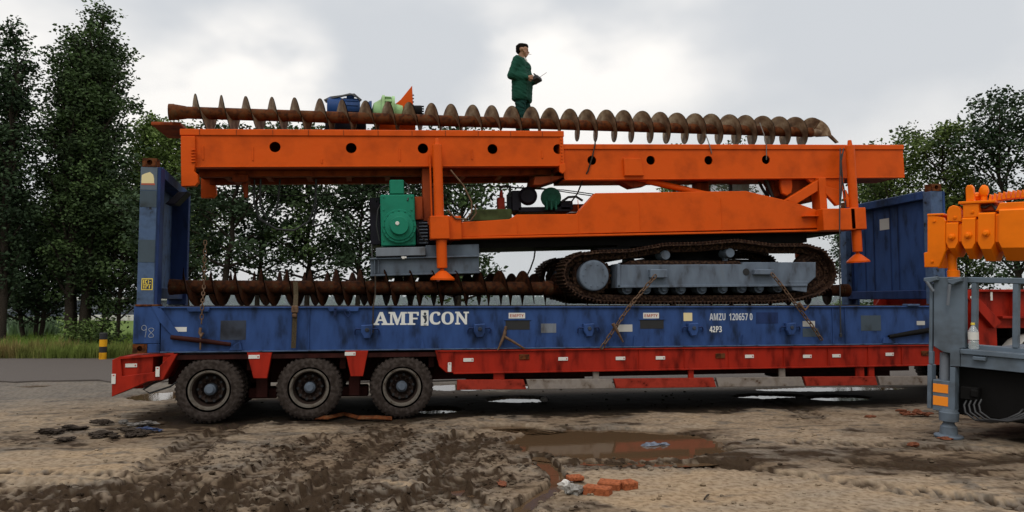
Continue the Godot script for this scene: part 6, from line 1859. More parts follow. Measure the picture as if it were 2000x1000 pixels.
# ---------------------------------------------------------------- the man
func sdf(b: MB, prims: Array, cell: float, k: float, cut = null, wrinkle := 0.0) -> void:   # smooth union of tapered capsules [a, b, ra, rb], meshed as surface nets
	var lo := Vector3(INF, INF, INF)
	var hi := -lo
	for p in prims:
		var r: float = maxf(p[2], p[3]) + k + cell * 2.0
		lo = lo.min(p[0] - Vector3.ONE * r).min(p[1] - Vector3.ONE * r)
		hi = hi.max(p[0] + Vector3.ONE * r).max(p[1] + Vector3.ONE * r)
	var nx := int((hi.x - lo.x) / cell) + 2
	var ny := int((hi.y - lo.y) / cell) + 2
	var nz := int((hi.z - lo.z) / cell) + 2
	var f := PackedFloat32Array()
	f.resize(nx * ny * nz)
	f.fill(1.0)
	for p in prims:
		var a: Vector3 = p[0]
		var ab: Vector3 = p[1] - a
		var l2 := maxf(ab.length_squared(), 1e-9)
		var ra: float = p[2]
		var rb: float = p[3]
		var r := maxf(ra, rb) + k + cell * 1.6
		var q0 := (a.min(p[1]) - Vector3.ONE * r - lo) / cell
		var q1 := (a.max(p[1]) + Vector3.ONE * r - lo) / cell
		for z in range(maxi(0, int(q0.z)), mini(nz, int(q1.z) + 1)):
			for y in range(maxi(0, int(q0.y)), mini(ny, int(q1.y) + 1)):
				var o := (z * ny + y) * nx
				for x in range(maxi(0, int(q0.x)), mini(nx, int(q1.x) + 1)):
					var w := lo + Vector3(x, y, z) * cell - a
					var t := clampf(w.dot(ab) / l2, 0.0, 1.0)
					var d := (w - ab * t).length() - lerpf(ra, rb, t)
					var e := f[o + x]
					var h := maxf(k - absf(d - e), 0.0) / k
					f[o + x] = minf(d, e) - h * h * k * 0.25
	if wrinkle > 0.0 or cut != null:
		var nf := FastNoiseLite.new()
		nf.seed = 8; nf.frequency = 5.5; nf.fractal_octaves = 2
		for z in nz:
			for y in ny:
				for x in nx:
					var i := (z * ny + y) * nx + x
					if f[i] > 0.08: continue
					var p := lo + Vector3(x, y, z) * cell
					if wrinkle > 0.0: f[i] += wrinkle * (1.0 - 2.2 * absf(nf.get_noise_3d(p.x * 0.8, p.y * 1.8 + p.x, p.z * 0.8)))
					if cut != null: f[i] = maxf(f[i], cut.call(p))
	var id := PackedInt32Array()
	id.resize(nx * ny * nz)
	id.fill(-1)
	var vs := PackedVector3Array()
	var ns := PackedVector3Array()
	for z in nz - 1:
		for y in ny - 1:
			for x in nx - 1:
				var i := (z * ny + y) * nx + x
				var c := [f[i], f[i + 1], f[i + nx], f[i + nx + 1], f[i + nx * ny], f[i + nx * ny + 1], f[i + nx * ny + nx], f[i + nx * ny + nx + 1]]
				var m := 0
				for j in 8: m |= int(c[j] < 0.0) << j
				if m == 0 or m == 255: continue
				var s := Vector3.ZERO
				var cnt := 0
				for ed in [[0, 1], [2, 3], [4, 5], [6, 7], [0, 2], [1, 3], [4, 6], [5, 7], [0, 4], [1, 5], [2, 6], [3, 7]]:
					var u: float = c[ed[0]]
					var v: float = c[ed[1]]
					if (u < 0.0) != (v < 0.0):
						var t := u / (u - v)
						var pa := Vector3(ed[0] & 1, (ed[0] >> 1) & 1, ed[0] >> 2)
						var pb := Vector3(ed[1] & 1, (ed[1] >> 1) & 1, ed[1] >> 2)
						s += pa.lerp(pb, t)
						cnt += 1
				id[i] = vs.size()
				vs.append(lo + (Vector3(x, y, z) + s / cnt) * cell)
				ns.append(Vector3(c[1] + c[3] + c[5] + c[7] - c[0] - c[2] - c[4] - c[6], c[2] + c[3] + c[6] + c[7] - c[0] - c[1] - c[4] - c[5], c[4] + c[5] + c[6] + c[7] - c[0] - c[1] - c[2] - c[3]).normalized())
	for z in range(1, nz - 1):
		for y in range(1, ny - 1):
			for x in range(1, nx - 1):
				var i := (z * ny + y) * nx + x
				var ins := f[i] < 0.0
				for ax in 3:
					var st: int = [1, nx, nx * ny][ax]
					if (f[i + st] < 0.0) == ins: continue
					var s1: int = [nx, nx * ny, 1][ax]
					var s2: int = [nx * ny, 1, nx][ax]
					var q := [id[i - s1 - s2], id[i - s2], id[i], id[i - s1]]
					if q.min() < 0: continue
					if not ins: q.reverse()
					b.quadn(vs[q[0]], vs[q[1]], vs[q[2]], vs[q[3]], ns[q[0]], ns[q[1]], ns[q[2]], ns[q[3]])

func hand(b: MB, wrist: Vector3, dir: Vector3, palm: Vector3, side: float) -> void:   # dir: along the palm, palm: the way the palm faces, side: +1 puts the thumb on dir x palm
	var w := dir.cross(palm).normalized() * side
	var k := wrist + dir * 0.085
	var pr := [[wrist - dir * 0.03, wrist + dir * 0.02, 0.027, 0.028], [wrist + dir * 0.02 + w * 0.014, k + w * 0.024, 0.017, 0.014], [wrist + dir * 0.02 - w * 0.014, k - w * 0.026, 0.017, 0.013], [wrist + dir * 0.02, k, 0.018, 0.014]]
	var ln := [0.068, 0.076, 0.07, 0.055]
	for i in 4:
		var base := k + w * (0.031 - i * 0.0205) - dir * (0.004 * absf(i - 1.2))
		var d1 := (dir * 0.75 + palm * 0.66).normalized()
		var d2 := (dir * 0.1 + palm * 1.0).normalized()
		var m: Vector3 = base + d1 * ln[i] * 0.55
		pr.append([base, m, 0.0098, 0.009])
		pr.append([m, m + d2 * ln[i] * 0.5, 0.009, 0.0075])
	var tb := wrist + dir * 0.025 + w * 0.026
	var tm := tb + (dir * 0.6 + w * 0.6 + palm * 0.5).normalized() * 0.042
	pr.append([tb, tm, 0.0135, 0.011])
	pr.append([tm, tm + (dir * 0.75 + palm * 0.6 - w * 0.1).normalized() * 0.032, 0.011, 0.0085])
	sdf(b, pr, 0.0045, 0.008)

func worker() -> void:
	var t := thing("person", "person in green overalls standing on the mast, holding a remote control", "person", Vector3(5.555, 4.272, -1.62), "", false)
	t.basis = Basis(Vector3(0, 1, 0), deg_to_rad(-34.0)).scaled(Vector3(1.03, 1.03, 1.03))
	var V3 := func(x: float, y: float, z: float) -> Vector3: return Vector3(x, y, z)
	var sk := 0.98
	var b := mb()
	var shR := Vector3(-0.005, 1.385, 0.185)
	var shL := Vector3(-0.005, 1.385, -0.185)
	var elR := Vector3(-0.075, 1.115, 0.265)
	var elL := Vector3(-0.03, 1.115, -0.25)
	var wrR := Vector3(0.155, 1.085, 0.155)
	var wrL := Vector3(0.185, 1.085, -0.13)
	var neck := [Vector3(-0.02, 1.38, 0), Vector3(0.0, 1.505, 0), 0.062, 0.054]
	var body := [neck, [Vector3(0, 1.33, -0.1), Vector3(0, 1.33, 0.1), 0.095, 0.095], [Vector3(0.01, 1.12, -0.06), Vector3(0.01, 1.12, 0.06), 0.1, 0.1], [Vector3(0, 0.93, -0.08), Vector3(0, 0.93, 0.08), 0.1, 0.1], [Vector3(0, 1.3, 0), Vector3(0, 0.95, 0), 0.09, 0.1],
		[shR, elR, 0.052, 0.042], [elR, wrR, 0.042, 0.028], [shL, elL, 0.052, 0.042], [elL, wrL, 0.042, 0.028]]
	for s in [-1, 1]:
		body.append([Vector3(0, 0.9, s * 0.09), Vector3(0.02, 0.48, s * 0.11), 0.08, 0.052])
		body.append([Vector3(0.02, 0.48, s * 0.11), Vector3(0, 0.09, s * 0.12), 0.052, 0.036])
		body.append([Vector3(-0.03, 0.045, s * 0.12), Vector3(0.14, 0.03, s * 0.14), 0.038, 0.028])
	sdf(b, body, 0.02, 0.03)
	# head, turned to look along the mast; face towards +x
	var hb := Basis(Vector3(0, 1, 0), deg_to_rad(34.0))
	var hd := Vector3(0.01, 1.59, 0)
	var H := func(x: float, y: float, z: float) -> Vector3: return hd + hb * Vector3(x, y, z)
	var head := [[H.call(-0.02, 0.03, 0), H.call(0.012, 0.035, 0), 0.083, 0.08], [H.call(0.025, -0.01, 0.0), H.call(0.042, -0.075, 0), 0.062, 0.036], [H.call(0.02, -0.03, 0.035), H.call(0.04, -0.08, 0.018), 0.04, 0.026], [H.call(0.02, -0.03, -0.035), H.call(0.04, -0.08, -0.018), 0.04, 0.026], [H.call(0.083, 0.012, 0), H.call(0.104, -0.022, 0), 0.008, 0.013],
		[H.call(0.098, -0.024, 0.009), H.call(0.098, -0.024, -0.009), 0.009, 0.009], [H.call(0.084, -0.052, 0.015), H.call(0.084, -0.052, -0.015), 0.009, 0.009], [H.call(0.078, -0.064, 0.014), H.call(0.078, -0.064, -0.014), 0.009, 0.009], [H.call(0.073, 0.022, 0.04), H.call(0.082, 0.026, 0.014), 0.010, 0.010], [H.call(0.073, 0.022, -0.04), H.call(0.082, 0.026, -0.014), 0.010, 0.010],
		[H.call(-0.01, 0.012, 0.082), H.call(0.0, -0.02, 0.078), 0.015, 0.010], [H.call(-0.01, 0.012, -0.082), H.call(0.0, -0.02, -0.078), 0.015, 0.010], [Vector3(-0.015, 1.45, 0), H.call(-0.015, -0.05, 0), 0.053, 0.055]]
	sdf(b, head, 0.005, 0.016)
	hand(b, wrR, Vector3(0.86, 0.05, -0.5).normalized(), Vector3(-0.45, 0.1, -0.88).normalized(), -1.0)
	hand(b, wrL, Vector3(0.9, 0.05, 0.42).normalized(), Vector3(-0.4, 0.1, 0.9).normalized(), 1.0)
	obj("body", b, M.skin, t)
	b = mb()
	for s in [-1, 1]: b.blob(H.call(0.0795, 0.006, s * 0.03), Vector3(0.008, 0.006, 0.011), 3, 0.0, 6)
	obj("eyes", b, M.black, t)
	b = mb()
	var hair := [[H.call(-0.03, 0.05, 0), H.call(0.025, 0.062, 0), 0.082, 0.074], [H.call(-0.05, 0.0, 0), H.call(-0.03, 0.05, 0), 0.062, 0.08], [H.call(0.055, 0.085, 0.02), H.call(0.07, 0.075, -0.02), 0.028, 0.026], [H.call(0.0, 0.03, 0.072), H.call(0.005, 0.06, 0.06), 0.018, 0.03], [H.call(0.0, 0.03, -0.072), H.call(0.005, 0.06, -0.06), 0.018, 0.03]]
	sdf(b, hair, 0.006, 0.02, func(p: Vector3) -> float:
		var q := hb.inverse() * (p - hd)
		return minf(q.x + 0.0, 0.05 - q.y) if q.y < 0.085 else -1.0, 0.006)
	obj("hair", b, M.hair, t)
	# jacket: loose, with sleeves, cut at the hem
	b = mb()
	var jk := [[Vector3(-0.01, 1.34, -0.125), Vector3(-0.01, 1.34, 0.125), 0.118, 0.118], [Vector3(0.0, 1.20, -0.11), Vector3(0.0, 1.20, 0.11), 0.132, 0.132], [Vector3(0.005, 1.02, -0.10), Vector3(0.005, 1.02, 0.10), 0.14, 0.14], [Vector3(0.0, 0.80, -0.09), Vector3(0.0, 0.80, 0.09), 0.138, 0.138], [Vector3(0.0, 0.91, -0.095), Vector3(0.0, 0.91, 0.095), 0.139, 0.139], [Vector3(0.0, 1.11, -0.105), Vector3(0.0, 1.11, 0.105), 0.137, 0.137], [Vector3(-0.01, 1.30, 0), Vector3(0, 0.80, 0), 0.11, 0.14],
		[shR, elR, 0.082, 0.066], [elR, wrR - (wrR - elR).normalized() * 0.01, 0.066, 0.046], [shL, elL, 0.082, 0.066], [elL, wrL - (wrL - elL).normalized() * 0.01, 0.066, 0.046], [Vector3(-0.03, 1.40, -0.06), Vector3(-0.03, 1.40, 0.06), 0.07, 0.07]]
	sdf(b, jk, 0.012, 0.035, func(p: Vector3) -> float: return maxf(0.735 - p.y + 0.008 * sin(p.z * 30.0), 0.060 - Vector2(p.x - 0.0 - (p.y - 1.44) * 0.25, p.z).length() if p.y > 1.40 else -1.0), 0.007)
	obj("jacket", b, M.cloth_green, t)
	b = mb()   # stand collar, pocket flaps, front placket
	for i in 18:
		var a0 := TAU * (i + 1.5) / 21.0
		var a1 := TAU * (i + 2.5) / 21.0
		var f := func(a: float, r: float, y: float) -> Vector3: return Vector3(-0.008 + cos(a) * r, y - cos(a) * 0.022, sin(a) * r)
		b.quad(f.call(a0, 0.08, 1.425), f.call(a0, 0.072, 1.475), f.call(a1, 0.072, 1.475), f.call(a1, 0.08, 1.425))
		b.quad(f.call(a0, 0.072, 1.475), f.call(a0, 0.088, 1.42), f.call(a1, 0.088, 1.42), f.call(a1, 0.072, 1.475))
	obj("collar", b, M.cloth_green, t)
	b = mb()
	b.box(Vector3(0.118, 1.285, 0.085), Vector3(0.012, 0.035, 0.1), 0.004, Basis(Vector3(0, 1, 0), -0.5) * Basis(Vector3(0, 0, 1), 0.12))
	b.box(Vector3(0.118, 1.285, -0.085), Vector3(0.012, 0.035, 0.1), 0.004, Basis(Vector3(0, 1, 0), 0.5) * Basis(Vector3(0, 0, 1), 0.12))
	obj("pocket_flap", b, M.cloth_green, t)
	b = mb()
	b.prism([Vector2(-0.03, 1.45), Vector2(0.03, 1.45), Vector2(0.0, 1.36)], 0.0, 0.01, 0.002, Transform3D(Basis(Vector3(0, 1, 0), PI / 2) * Basis(Vector3(1, 0, 0), -0.35), Vector3(0.56, 0.06, 0)))
	b = mb()
	b.tube([Vector3(0.045, 1.475, 0.035), Vector3(0.075, 1.43, 0.012), Vector3(0.098, 1.39, 0.0)], [0.012, 0.016, 0.005], 7)
	b.tube([Vector3(0.045, 1.475, -0.035), Vector3(0.075, 1.43, -0.012), Vector3(0.098, 1.39, 0.0)], [0.012, 0.016, 0.005], 7)
	obj("shirt_collar", b, M.collar, t)
	b = mb()
	var tr := [[Vector3(0, 0.9, -0.06), Vector3(0, 0.9, 0.06), 0.125, 0.125]]
	for s in [-1, 1]:
		tr.append([Vector3(0, 0.86, s * 0.085), Vector3(0.025, 0.48, s * 0.11), 0.108, 0.085])
		tr.append([Vector3(0.025, 0.48, s * 0.11), Vector3(0.0, 0.1, s * 0.12), 0.085, 0.072])
	sdf(b, tr, 0.014, 0.025, func(p: Vector3) -> float: return 0.07 - p.y, 0.016)
	obj("trousers", b, M.cloth_green_dark, t)
	for s in [-1, 1]:
		b = mb()
		sdf(b, [[Vector3(-0.035, 0.055, s * 0.12), Vector3(0.15, 0.042, s * 0.145), 0.05, 0.04], [Vector3(-0.02, 0.05, s * 0.12), Vector3(-0.01, 0.11, s * 0.12), 0.05, 0.052]], 0.012, 0.03, func(p: Vector3) -> float: return 0.002 - p.y)
		obj("shoe", b, M.black, t)
	var W := t.transform
	# remote control in his hands
	var r := thing("remote_control", "black remote control with levers and aerial, held by the person in green", "remote control", W * Vector3(0.27, 1.05, 0.015), "", false)
	r.rotation.y = deg_to_rad(-34.0)
	b = mb()
	b.box(Vector3(0, 0.03, 0), Vector3(0.12, 0.075, 0.2), 0.015, Basis(Vector3(0, 0, 1), 0.35))
	obj("case", b, M.black, r)
	b = mb()
	for s in [-1, 0, 1]:
		b.cyl(Vector3(-0.01, 0.06, s * 0.055), Vector3(-0.025, 0.105, s * 0.055), 0.008, 0.008, 8)
		b.blob(Vector3(-0.027, 0.112, s * 0.055), Vector3(0.014, 0.012, 0.014), 1, 0.0, 5)
	obj("lever", b, M.black, r)
	b = mb()
	b.box(Vector3(-0.03, 0.062, 0.075), Vector3(0.03, 0.012, 0.035), 0.003, Basis(Vector3(0, 0, 1), 0.35))
	obj("display", b, M.label_white, r)
	b = mb()
	b.tube([Vector3(0.05, 0.05, 0.02), Vector3(0.19, 0.115, 0.03)], 0.005, 6)
	obj("aerial", b, M.chrome, r)
	b = mb()
	b.tube([Vector3(0, 0, 0), Vector3(0.055, -0.006, 0.02), Vector3(0.078, -0.012, 0.026)], 0.0045, 6)
	var cg := inst("cigarette", b.mesh(), M.label_white, self, Transform3D(Basis(Vector3(0, 1, 0), deg_to_rad(-34.0)), W * (H.call(0.086, -0.058, 0.008) as Vector3)))
	tag(cg, "white cigarette in the mouth of the person in green", "cigarette")

# ---------------------------------------------------------------- crane truck
func crane_truck() -> void:
	var t := thing("crane_truck", "grey stake-sided crane truck with yellow-orange boom, at the right edge", "crane truck", Vector3(9.93, 0, 2.61), "", false)
	t.basis = Basis(Vector3(0, 1, 0), deg_to_rad(-60.4)) * Basis(Vector3(0, 0, 1), deg_to_rad(-2.6))
	var b: MB
	var G: Material = M.crane_grey
	# corner plate and deck edge
	b = mb()
	b.prism([Vector2(-0.174, 1.933), Vector2(0.171, 1.939), Vector2(0.181, 1.093), Vector2(0.131, 1.082), Vector2(0.134, 0.869), Vector2(0.095, 0.865), Vector2(0.022, 0.856), Vector2(0.02, 1.016), Vector2(-0.053, 1.021), Vector2(-0.164, 1.086)], -0.10, 0.0, 0.008)
	obj("corner_plate", b, G, t)
	var e0 := Vector2(0.142, 1.083)
	var e1 := Vector2(0.139, 0.869)
	var e2 := Vector2(0.137, 1.022)
	b = mb()
	b.bx(e0.x, 5.0, e2.y + 0.002, e0.y, -0.12, 0.03, 0.006)
	obj("deck_edge", b, G, t)
	b = mb()
	b.bx(e1.x, 5.0, e1.y, e2.y, -0.08, 0.0, 0.006)
	obj("deck_edge", b, G, t)
	b = mb()
	b.bx(e0.x + 0.01, 5.0, e0.y - 0.06, e0.y - 0.02, -2.2, -0.125, 0.004)
	obj("deck", b, G, t)
	# rail on the far side of the corner bay
	var zr := -0.62
	var rt := Vector2(-0.002, 1.949)
	var rb := Vector2(-0.001, 1.878)
	var db := Vector2(0.133, 1.14)
	b = mb()
	b.bx(Vector2(0.131, 1.941).x - 0.05, 5.0, Vector2(0.138, 1.873).y, Vector2(0.138, 1.941).y, -0.2, -0.105, 0.008)
	obj("top_rail", b, G, t)
	b = mb()
	b.bx(Vector2(0.116, 1.139).x - 0.3, 5.0, e0.y - 0.019, e0.y + 0.05, -0.28, -0.12, 0.006)
	obj("bottom_rail", b, G, t)
	for x in [Vector2(0.235, 1.582).x, Vector2(0.662, 1.603).x, Vector2(0.662, 1.603).x + 0.6, Vector2(0.662, 1.603).x + 1.3]:
		b = mb()
		b.bx(x - 0.028, x + 0.028, e0.y + 0.051, Vector2(0.138, 1.873).y, -0.2, -0.11, 0.006)
		obj("stake", b, G, t)
	# hinge pads and latch levers on top of the plate
	for q in [[Vector2(-0.262, 1.899), Vector2(-0.105, 1.921), Vector2(-0.219, 1.874), Vector2(-0.148, 1.757)], [Vector2(0.009, 1.886), Vector2(0.16, 1.914), Vector2(0.04, 1.843), Vector2(0.014, 1.596)]]:
		b = mb()
		b.prism([Vector2(q[0].x, q[0].y + 0.02), Vector2(q[1].x, q[1].y + 0.02), Vector2(q[1].x, q[1].y - 0.025), Vector2(q[1].x - 0.06, q[1].y - 0.05), Vector2(q[0].x + 0.06, q[0].y - 0.045), Vector2(q[0].x, q[0].y - 0.02)], 0.002, 0.07, 0.008)
		var hp := obj("hinge_pad", b, G, t)
		b = mb()
		b.tube([Vector3(q[2].x, q[2].y, 0.085), Vector3(q[3].x, q[3].y, 0.06)], 0.018, 8)
		obj("latch_lever", b, M.counter_grey_light, hp)
	b = mb()
	b.bx(Vector2(-0.214, 1.812).x, Vector2(-0.179, 1.813).x, Vector2(-0.184, 0.865).y, Vector2(-0.197, 1.856).y, -0.05, 0.01, 0.006)
	b.bx(Vector2(-0.209, 0.994).x, Vector2(-0.163, 0.998).x, Vector2(-0.184, 0.865).y, Vector2(-0.186, 1.021).y, -0.05, 0.015, 0.006)
	obj("hinge_post", b, G, t)
	b = mb()
	b.bx(Vector2(0.283, 1.043).x, Vector2(0.421, 1.057).x, Vector2(0.354, 0.967).y, Vector2(0.353, 1.008).y, 0.001, 0.06, 0.006)
	obj("deck_handle", b, G, t)
	# stabiliser leg
	b = mb()
	b.cyl(Vector3(Vector2(-0.065, 1.006).x, Vector2(-0.061, 0.664).y, -0.09), Vector3(Vector2(-0.065, 1.006).x, Vector2(-0.066, 1.012).y, -0.09), 0.058, 0.055, 20)
	var lg := obj("stabiliser_cylinder", b, M.counter_grey_light, t)
	b = mb()
	b.bx(Vector2(-0.157, 0.502).x, Vector2(0.037, 0.529).x, Vector2(-0.057, 0.313).y, Vector2(-0.061, 0.682).y, -0.2, 0.03, 0.008)
	obj("stabiliser_box", b, G, lg)
	for q in [[Vector2(-0.149, 0.534), Vector2(0.019, 0.637)], [Vector2(-0.147, 0.379), Vector2(0.02, 0.49)]]:
		b = mb()
		b.bx(q[0].x, q[1].x, q[0].y, q[1].y, 0.031, 0.036, 0.001)
		obj("reflective_stripe", b, M.reflect_orange, lg)
	b = mb()
	b.bx(Vector2(0.029, 0.526).x, Vector2(0.088, 0.534).x, Vector2(0.056, 0.328).y, Vector2(0.05, 0.853).y, -0.12, 0.02, 0.006)
	obj("guide_plate", b, G, lg)
	b = mb()
	b.bx(Vector2(-0.222, 0.616).x, Vector2(-0.172, 0.622).x, Vector2(-0.195, 0.325).y, Vector2(-0.202, 0.856).y, -0.12, 0.02, 0.006)
	obj("guide_plate", b, G, lg)
	var fx: float = Vector2(0.009, 0.032).x
	b = mb()
	b.lathe([Vector2(0.0, 0.0), Vector2(0.0, 0.155), Vector2(0.018, 0.16), Vector2(0.03, 0.15), Vector2(0.04, 0.10), Vector2(0.13, 0.09), Vector2(0.145, 0.075), Vector2(0.17, 0.06), Vector2(0.19, 0.07), Vector2(0.20, 0.105), Vector2(0.30, 0.11), Vector2(0.31, 0.1), Vector2(0.34, 0.09), Vector2(0.36, 0.0)], Vector3(fx, 0.005, -0.03), Vector3(0, 1, 0), 30)
	obj("stabiliser_foot", b, G, lg)
	# dark works under the deck with hoses
	b = mb()
	b.bx(Vector2(0.029, 0.572).x, 5.0, Vector2(0.211, 0.278).y, e1.y - 0.01, -2.0, -0.14, 0.02)
	b.bx(Vector2(0.13, 0.593).x, Vector2(0.321, 0.619).x, Vector2(0.214, 0.483).y, Vector2(0.213, 0.635).y, -0.14, -0.02, 0.01)
	b.box(Vector3(Vector2(0.284, 0.569).x, Vector2(0.284, 0.569).y, -0.03), Vector3(0.09, 0.1, 0.08), 0.02)
	obj("underbody", b, M.chassis_black, t)
	for i in 4:
		b = mb()
		var o := Vector3(0.055 * i, 0.012 * i, 0.01 * i)
		b.tube([Vector3(0.193, 0.472, -0.05) + o, Vector3(0.183, 0.414, 0) + o, Vector3(0.217, 0.339, 0.05) + o, Vector3(0.329, 0.277, 0.08) + o, Vector3(0.508, 0.286, 0.1) + o, Vector3(0.659, 0.346, 0.1) + o, Vector3(0.762, 0.418, 0.08) + o, Vector3(0.779, 0.459, 0) + o], 0.014, 7)
		obj("hose", b, M.cable, t)
	for x in [2.2, 3.6]:
		var w := inst("wheel", TYRE, M.rubber, t, Transform3D(Basis().scaled(Vector3(1.1, 1.1, 1)), Vector3(x, 0.58, 0.0)), true)
		inst("rim", RIM[0], M.rim, w, Transform3D(), true)
		inst("disc", RIM[1], M.rim_inner, w, Transform3D(), true)
	# boom: collars of hexagonal box sections, the smallest at the left
	var O: Material = M.crane_orange
	var zc := -0.95
	var hexa := func(yt: float, yb: float, w: float) -> Array:
		var h := yt - yb
		var c := 0.07
		return [Vector2(-w + 0.02, yt), Vector2(w - 0.02, yt), Vector2(w, yt - 0.02), Vector2(w, yb + h * 0.24), Vector2(w - 0.17, yb), Vector2(-w + 0.17, yb), Vector2(-w, yb + h * 0.24), Vector2(-w, yt - 0.02)]
	var section := func(bb: MB, x0: float, x1: float, yt: float, yb: float, w: float) -> void:   # outline across z and y, run along x
		var xf := Transform3D(Basis(Vector3(0, 0, -1), Vector3(0, 1, 0), Vector3(1, 0, 0)), Vector3(0, 0, zc))
		bb.prism(hexa.call(yt, yb, w), x0, x1, 0.008, xf)
	var collar := func(bb: MB, x0: float, x1: float, yt: float, yb: float, w: float) -> void:   # its lower edges run in at both ends
		var cut := 0.035
		var rings := []
		for e in [[x0, 0.10], [x0 + cut, 0.0], [x1 - cut, 0.0], [x1, 0.10]]:
			var poly: Array = hexa.call(yt, yb + e[1], w)
			rings.append(poly.map(func(q): return Vector3(e[0], q.y, zc - q.x)))
		for i in 3:
			for k in 8: bb.qo(rings[i][k], rings[i][(k + 1) % 8], rings[i + 1][(k + 1) % 8], rings[i + 1][k], Vector3((x0 + x1) * 0.5, (yt + yb) * 0.5, zc))
		for i in [0, 3]:
			for k in range(1, 7):
				bb.qo(rings[i][0], rings[i][k], rings[i][k + 1], rings[i][k + 1], Vector3((x0 + x1) * 0.5, (yt + yb) * 0.5, zc))
	var S := [[Vector2(-0.293, 2.421), Vector2(-0.153, 2.418), Vector2(-0.234, 2.66), Vector2(-0.257, 2.216), 0.235], [Vector2(-0.102, 2.417), Vector2(0.05, 2.414), Vector2(-0.04, 2.711), Vector2(-0.058, 2.189), 0.25], [Vector2(0.088, 2.413), Vector2(0.27, 2.409), Vector2(0.165, 2.766), Vector2(0.149, 2.163), 0.265], [Vector2(0.32, 2.407), Vector2(0.331, 2.407), Vector2(0.393, 2.798), Vector2(0.379, 2.169), 0.28]]
	for i in 4:
		var q: Array = S[i]
		b = mb()
		var x1: float = q[1].x if i < 3 else 5.2
		collar.call(b, q[0].x, x1, q[2].y, q[3].y, q[4])
		var sec := obj("boom_section", b, O, t)
		if i > 0:
			b = mb()
			section.call(b, S[i - 1][1].x + 0.002, q[0].x - 0.002, S[i - 1][2].y - 0.02, S[i - 1][3].y + 0.12, S[i - 1][4] - 0.03)
			obj("boom_neck", b, O, sec)
		if i < 3:
			b = mb()
			var bc := Vector3((q[0].x + q[1].x) * 0.5, lerpf(q[3].y, q[2].y, 0.56), zc + q[4])
			b.cyl(bc, bc + Vector3(0, 0, 0.03), 0.045, 0.042, 6)
			b.cyl(bc + Vector3(0, 0, 0.03), bc + Vector3(0, 0, 0.05), 0.028, 0.025, 12)
			obj("boom_bolt", b, O, sec)
	# head
	b = mb()
	b.prism([Vector2(-0.52, 2.778), Vector2(-0.32, 2.722), Vector2(-0.301, 2.674), Vector2(-0.296, 2.286), Vector2(-0.367, 2.072), Vector2(-0.549, 2.07), Vector2(-0.558, 2.261), Vector2(-0.514, 2.274)], -0.75, -0.70, 0.008)
	b.prism([Vector2(-0.52, 2.778), Vector2(-0.32, 2.722), Vector2(-0.301, 2.674), Vector2(-0.296, 2.286), Vector2(-0.367, 2.072), Vector2(-0.549, 2.07), Vector2(-0.558, 2.261), Vector2(-0.514, 2.274)], -1.2, -1.15, 0.008)
	b.prism([Vector2(-0.506, 2.696), Vector2(-0.282, 2.687), Vector2(-0.278, 2.299), Vector2(-0.501, 2.301)], -1.149, -0.751, 0.004)
	var hd := obj("boom_head", b, O, t)
	b = mb()
	for q in [Vector3(-0.431, 2.679, -0.7), Vector3(-0.449, 2.145, -0.7)]: b.cyl(q, q + Vector3(0, 0, 0.02), 0.018, 0.016, 6)
	b.bx(Vector2(-0.52, 2.778).x, Vector2(-0.32, 2.749).x, Vector2(-0.4, 2.753).y, Vector2(-0.401, 2.78).y, -1.2, -0.69, 0.006)
	obj("head_bolt", b, O, hd)
	b = mb()
	b.cyl(Vector3(-0.293, 2.268, -0.9), Vector3(-0.264, 1.903, -0.9), 0.06, 0.05, 20)
	b.cyl(Vector3(-0.266, 2.038, -0.9), Vector3(-0.257, 1.823, -0.9), 0.075, 0.075, 16)
	obj("boom_ram", b, O, t)
	# ears, cross bar and fittings on the boom's back
	b = mb()
	b.prism([Vector2(-0.288, 2.671), Vector2(-0.118, 2.664), Vector2(-0.126, 2.817), Vector2(-0.157, 2.865), Vector2(-0.217, 2.882), Vector2(-0.266, 2.858), Vector2(-0.289, 2.805)], -0.80, -0.72, 0.008)
	b.cyl(Vector3(-0.193, 2.718, -0.72), Vector3(-0.186, 2.716, -0.7), 0.02, 0.018, 6)
	obj("boom_ear", b, O, t)
	b = mb()
	b.prism([Vector2(-0.101, 2.71), Vector2(0.081, 2.715), Vector2(0.079, 2.892), Vector2(-0.103, 2.889)], -0.85, -0.72, 0.008)
	b.cyl(Vector3(0.008, 2.782, -0.72), Vector3(0.015, 2.78, -0.7), 0.02, 0.018, 6)
	obj("boom_ear", b, O, t)
	b = mb()
	b.bx(Vector2(-0.151, 2.905).x, Vector2(0.261, 2.881).x, Vector2(0.003, 2.889).y, Vector2(0.003, 2.922).y, -1.15, -0.70, 0.006)
	obj("boom_bar", b, O, t)
	b = mb()
	b.prism([Vector2(-0.074, 2.92), Vector2(0.02, 2.921), Vector2(0.007, 3.1), Vector2(-0.017, 3.134), Vector2(-0.064, 3.131), Vector2(-0.082, 3.093)], -0.80, -0.74, 0.01)
	obj("boom_post", b, O, t)
	b = mb()
	b.blob(Vector3(0.097, 3.05, -0.85), Vector3(0.055, 0.085, 0.055), 4, 0.1, 9)
	b.cyl(Vector3(0.099, 2.919, -0.85), Vector3(0.098, 3.037, -0.85), 0.035, 0.035, 14)
	b.blob(Vector3(0, 2.995, -0.9), Vector3(0.06, 0.05, 0.05), 6, 0.2, 8)
	obj("boom_knob", b, O, t)
	b = mb()   # back of the boom's butt section, with its hose chain
	b.prism([Vector2(0.266, 2.782), Vector2(0.309, 2.882), Vector2(4.9, Vector2(0.309, 2.882).y), Vector2(4.9, Vector2(0.266, 2.782).y)], -1.15, -0.72, 0.008)
	obj("boom_cover", b, O, t)
	var pc := Vector3(0.179, 2.927, -0.85)
	var pitch_ := 0.05
